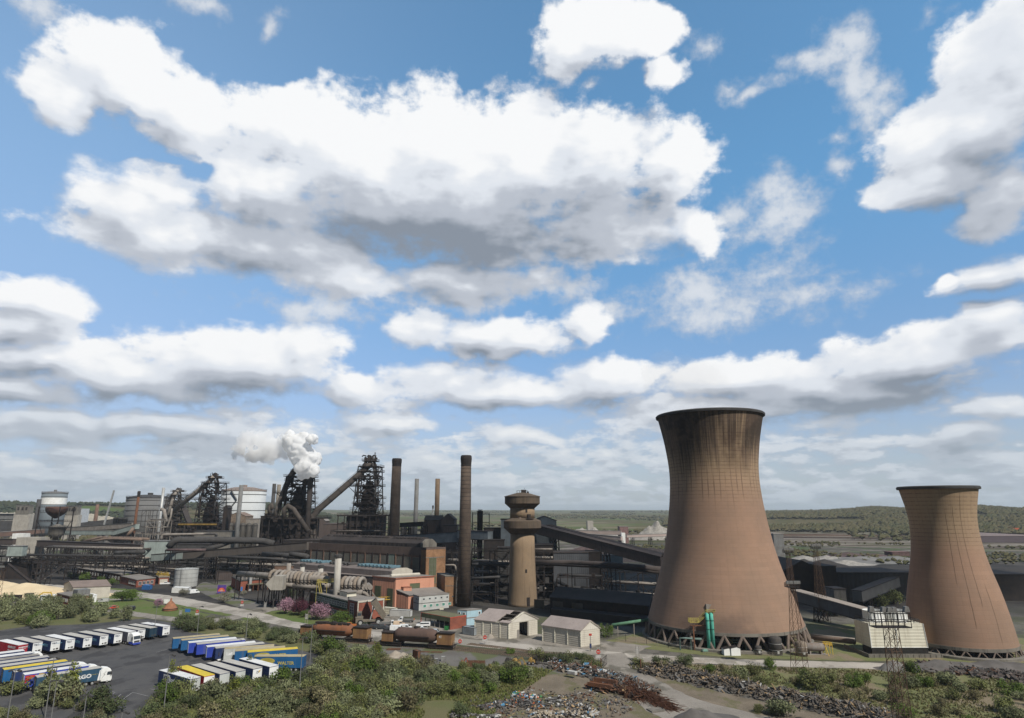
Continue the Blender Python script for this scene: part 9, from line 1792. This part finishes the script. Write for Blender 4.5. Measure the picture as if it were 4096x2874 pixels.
steam_m = bpy.data.materials.new('dense_steam'); steam_m.use_nodes = True; t_ = steam_m.node_tree; t_.nodes.remove(t_.nodes['Principled BSDF']); d_ = t_.nodes.new('ShaderNodeBsdfDiffuse'); d_.inputs[0].default_value = (.97, .97, .97, 1); r_ = t_.nodes.new('ShaderNodeBsdfTranslucent'); r_.inputs[0].default_value = (.97, .97, .97, 1); x_ = t_.nodes.new('ShaderNodeMixShader'); x_.inputs[0].default_value = .45; tp_ = t_.nodes.new('ShaderNodeBsdfTransparent'); y_ = t_.nodes.new('ShaderNodeMixShader'); y_.inputs[0].default_value = .22; t_.links.new(d_.outputs[0], x_.inputs[1]); t_.links.new(r_.outputs[0], x_.inputs[2]); t_.links.new(x_.outputs[0], y_.inputs[1]); t_.links.new(tp_.outputs[0], y_.inputs[2]); t_.links.new(y_.outputs[0], t_.nodes['Material Output'].inputs[0])
puffs('steam_plume', 'dense white steam billowing from the black stack', 'steam', balls, steam_m, 1.0, 1.7, 'stuff', sc=.17)
pl = [(1000, 985, 10), (955, 985, 12), (1030, 990, 11), (920, 1000, 11), (885, 955, 11), (940, 958, 10), (975, 1010, 8), (1075, 975, 9), (1120, 990, 8)]; balls = []
pl = [(1430, -55, 9), (1380, -40, 11), (1330, -10, 12), (1270, 10, 13), (1200, 20, 12), (1130, 10, 12), (1080, 25, 11), (1020, 0, 10), (960, 10, 8), (1290, -60, 10), (1180, -80, 12), (1090, -95, 11), (1160, -130, 9), (1010, -60, 9), (1050, -130, 8)]
for x, y, r_ in pl:
    p = PY(*K2(x, y), 462); balls.append((tuple(p), r_*.6))
    for k in range(3): balls.append(((p.x+rd.gauss(0, r_*.45), p.y+rd.gauss(0, r_*.3), p.z+rd.gauss(0, r_*.35)), r_*rd.uniform(.25, .4)))
puffs('drifting_steam', 'thinner white steam drifting left from the plume', 'steam', balls, volmat('thin_steam', (1, 1, 1), .22), 1.2, 3.6, 'stuff', sc=.16)
puffs('tower_vapour', 'faint vapour hanging over the big cooling tower rim', 'steam', [((CT1.x-6, CT1.y, 84), 10), ((CT1.x+6, CT1.y, 83), 9), ((CT1.x-14, CT1.y, 92), 11), ((CT1.x-2, CT1.y, 90), 10)], volmat('faint_vapour', (.9, .88, .86), .010), 2.5, 4, 'stuff', sc=.08)
def shade_cloud(lb_, gx, gy, rx, ry, rz_, hc, dens, seed):
    c = V3(gx, gy, 0)+SD*(hc/SD.z); bm = bmesh.new(); bmesh.ops.create_icosphere(bm, subdivisions=5, radius=1.0); 
    for v in bm.verts: k = 1+.30*mn.fractal(v.co*1.6+V3(seed, 0, 0), 1, 2, 4); v.co = V3(v.co.x*rx*k, v.co.y*ry*k, v.co.z*rz_*k)+c
    me = bpy.data.meshes.new('cloud'); bm.to_mesh(me); bm.free(); me.materials.append(volmat('cloud_volume_%d' % seed, (1, 1, 1), dens)); o = bpy.data.objects.new('cloud', me); COL.objects.link(o); tag(o, lb_, 'cloud', None, 'stuff')
shade_cloud('cumulus cloud overhead behind the viewer, shading the stockyards', 135, 412, 125, 108, 45, 800, .030, 1)
shade_cloud('smaller cumulus cloud overhead behind the viewer, shading the furnaces', -5, 480, 105, 100, 40, 800, .030, 5)
b = MB(); b.box(-27000, 27000, -400, 27000, -12, 170); o = b.build('haze', volmat('haze_air', (.80, .88, .97), .00007, .2)); tag(o, None, None, None, 'stuff'); o.display_type = 'WIRE'
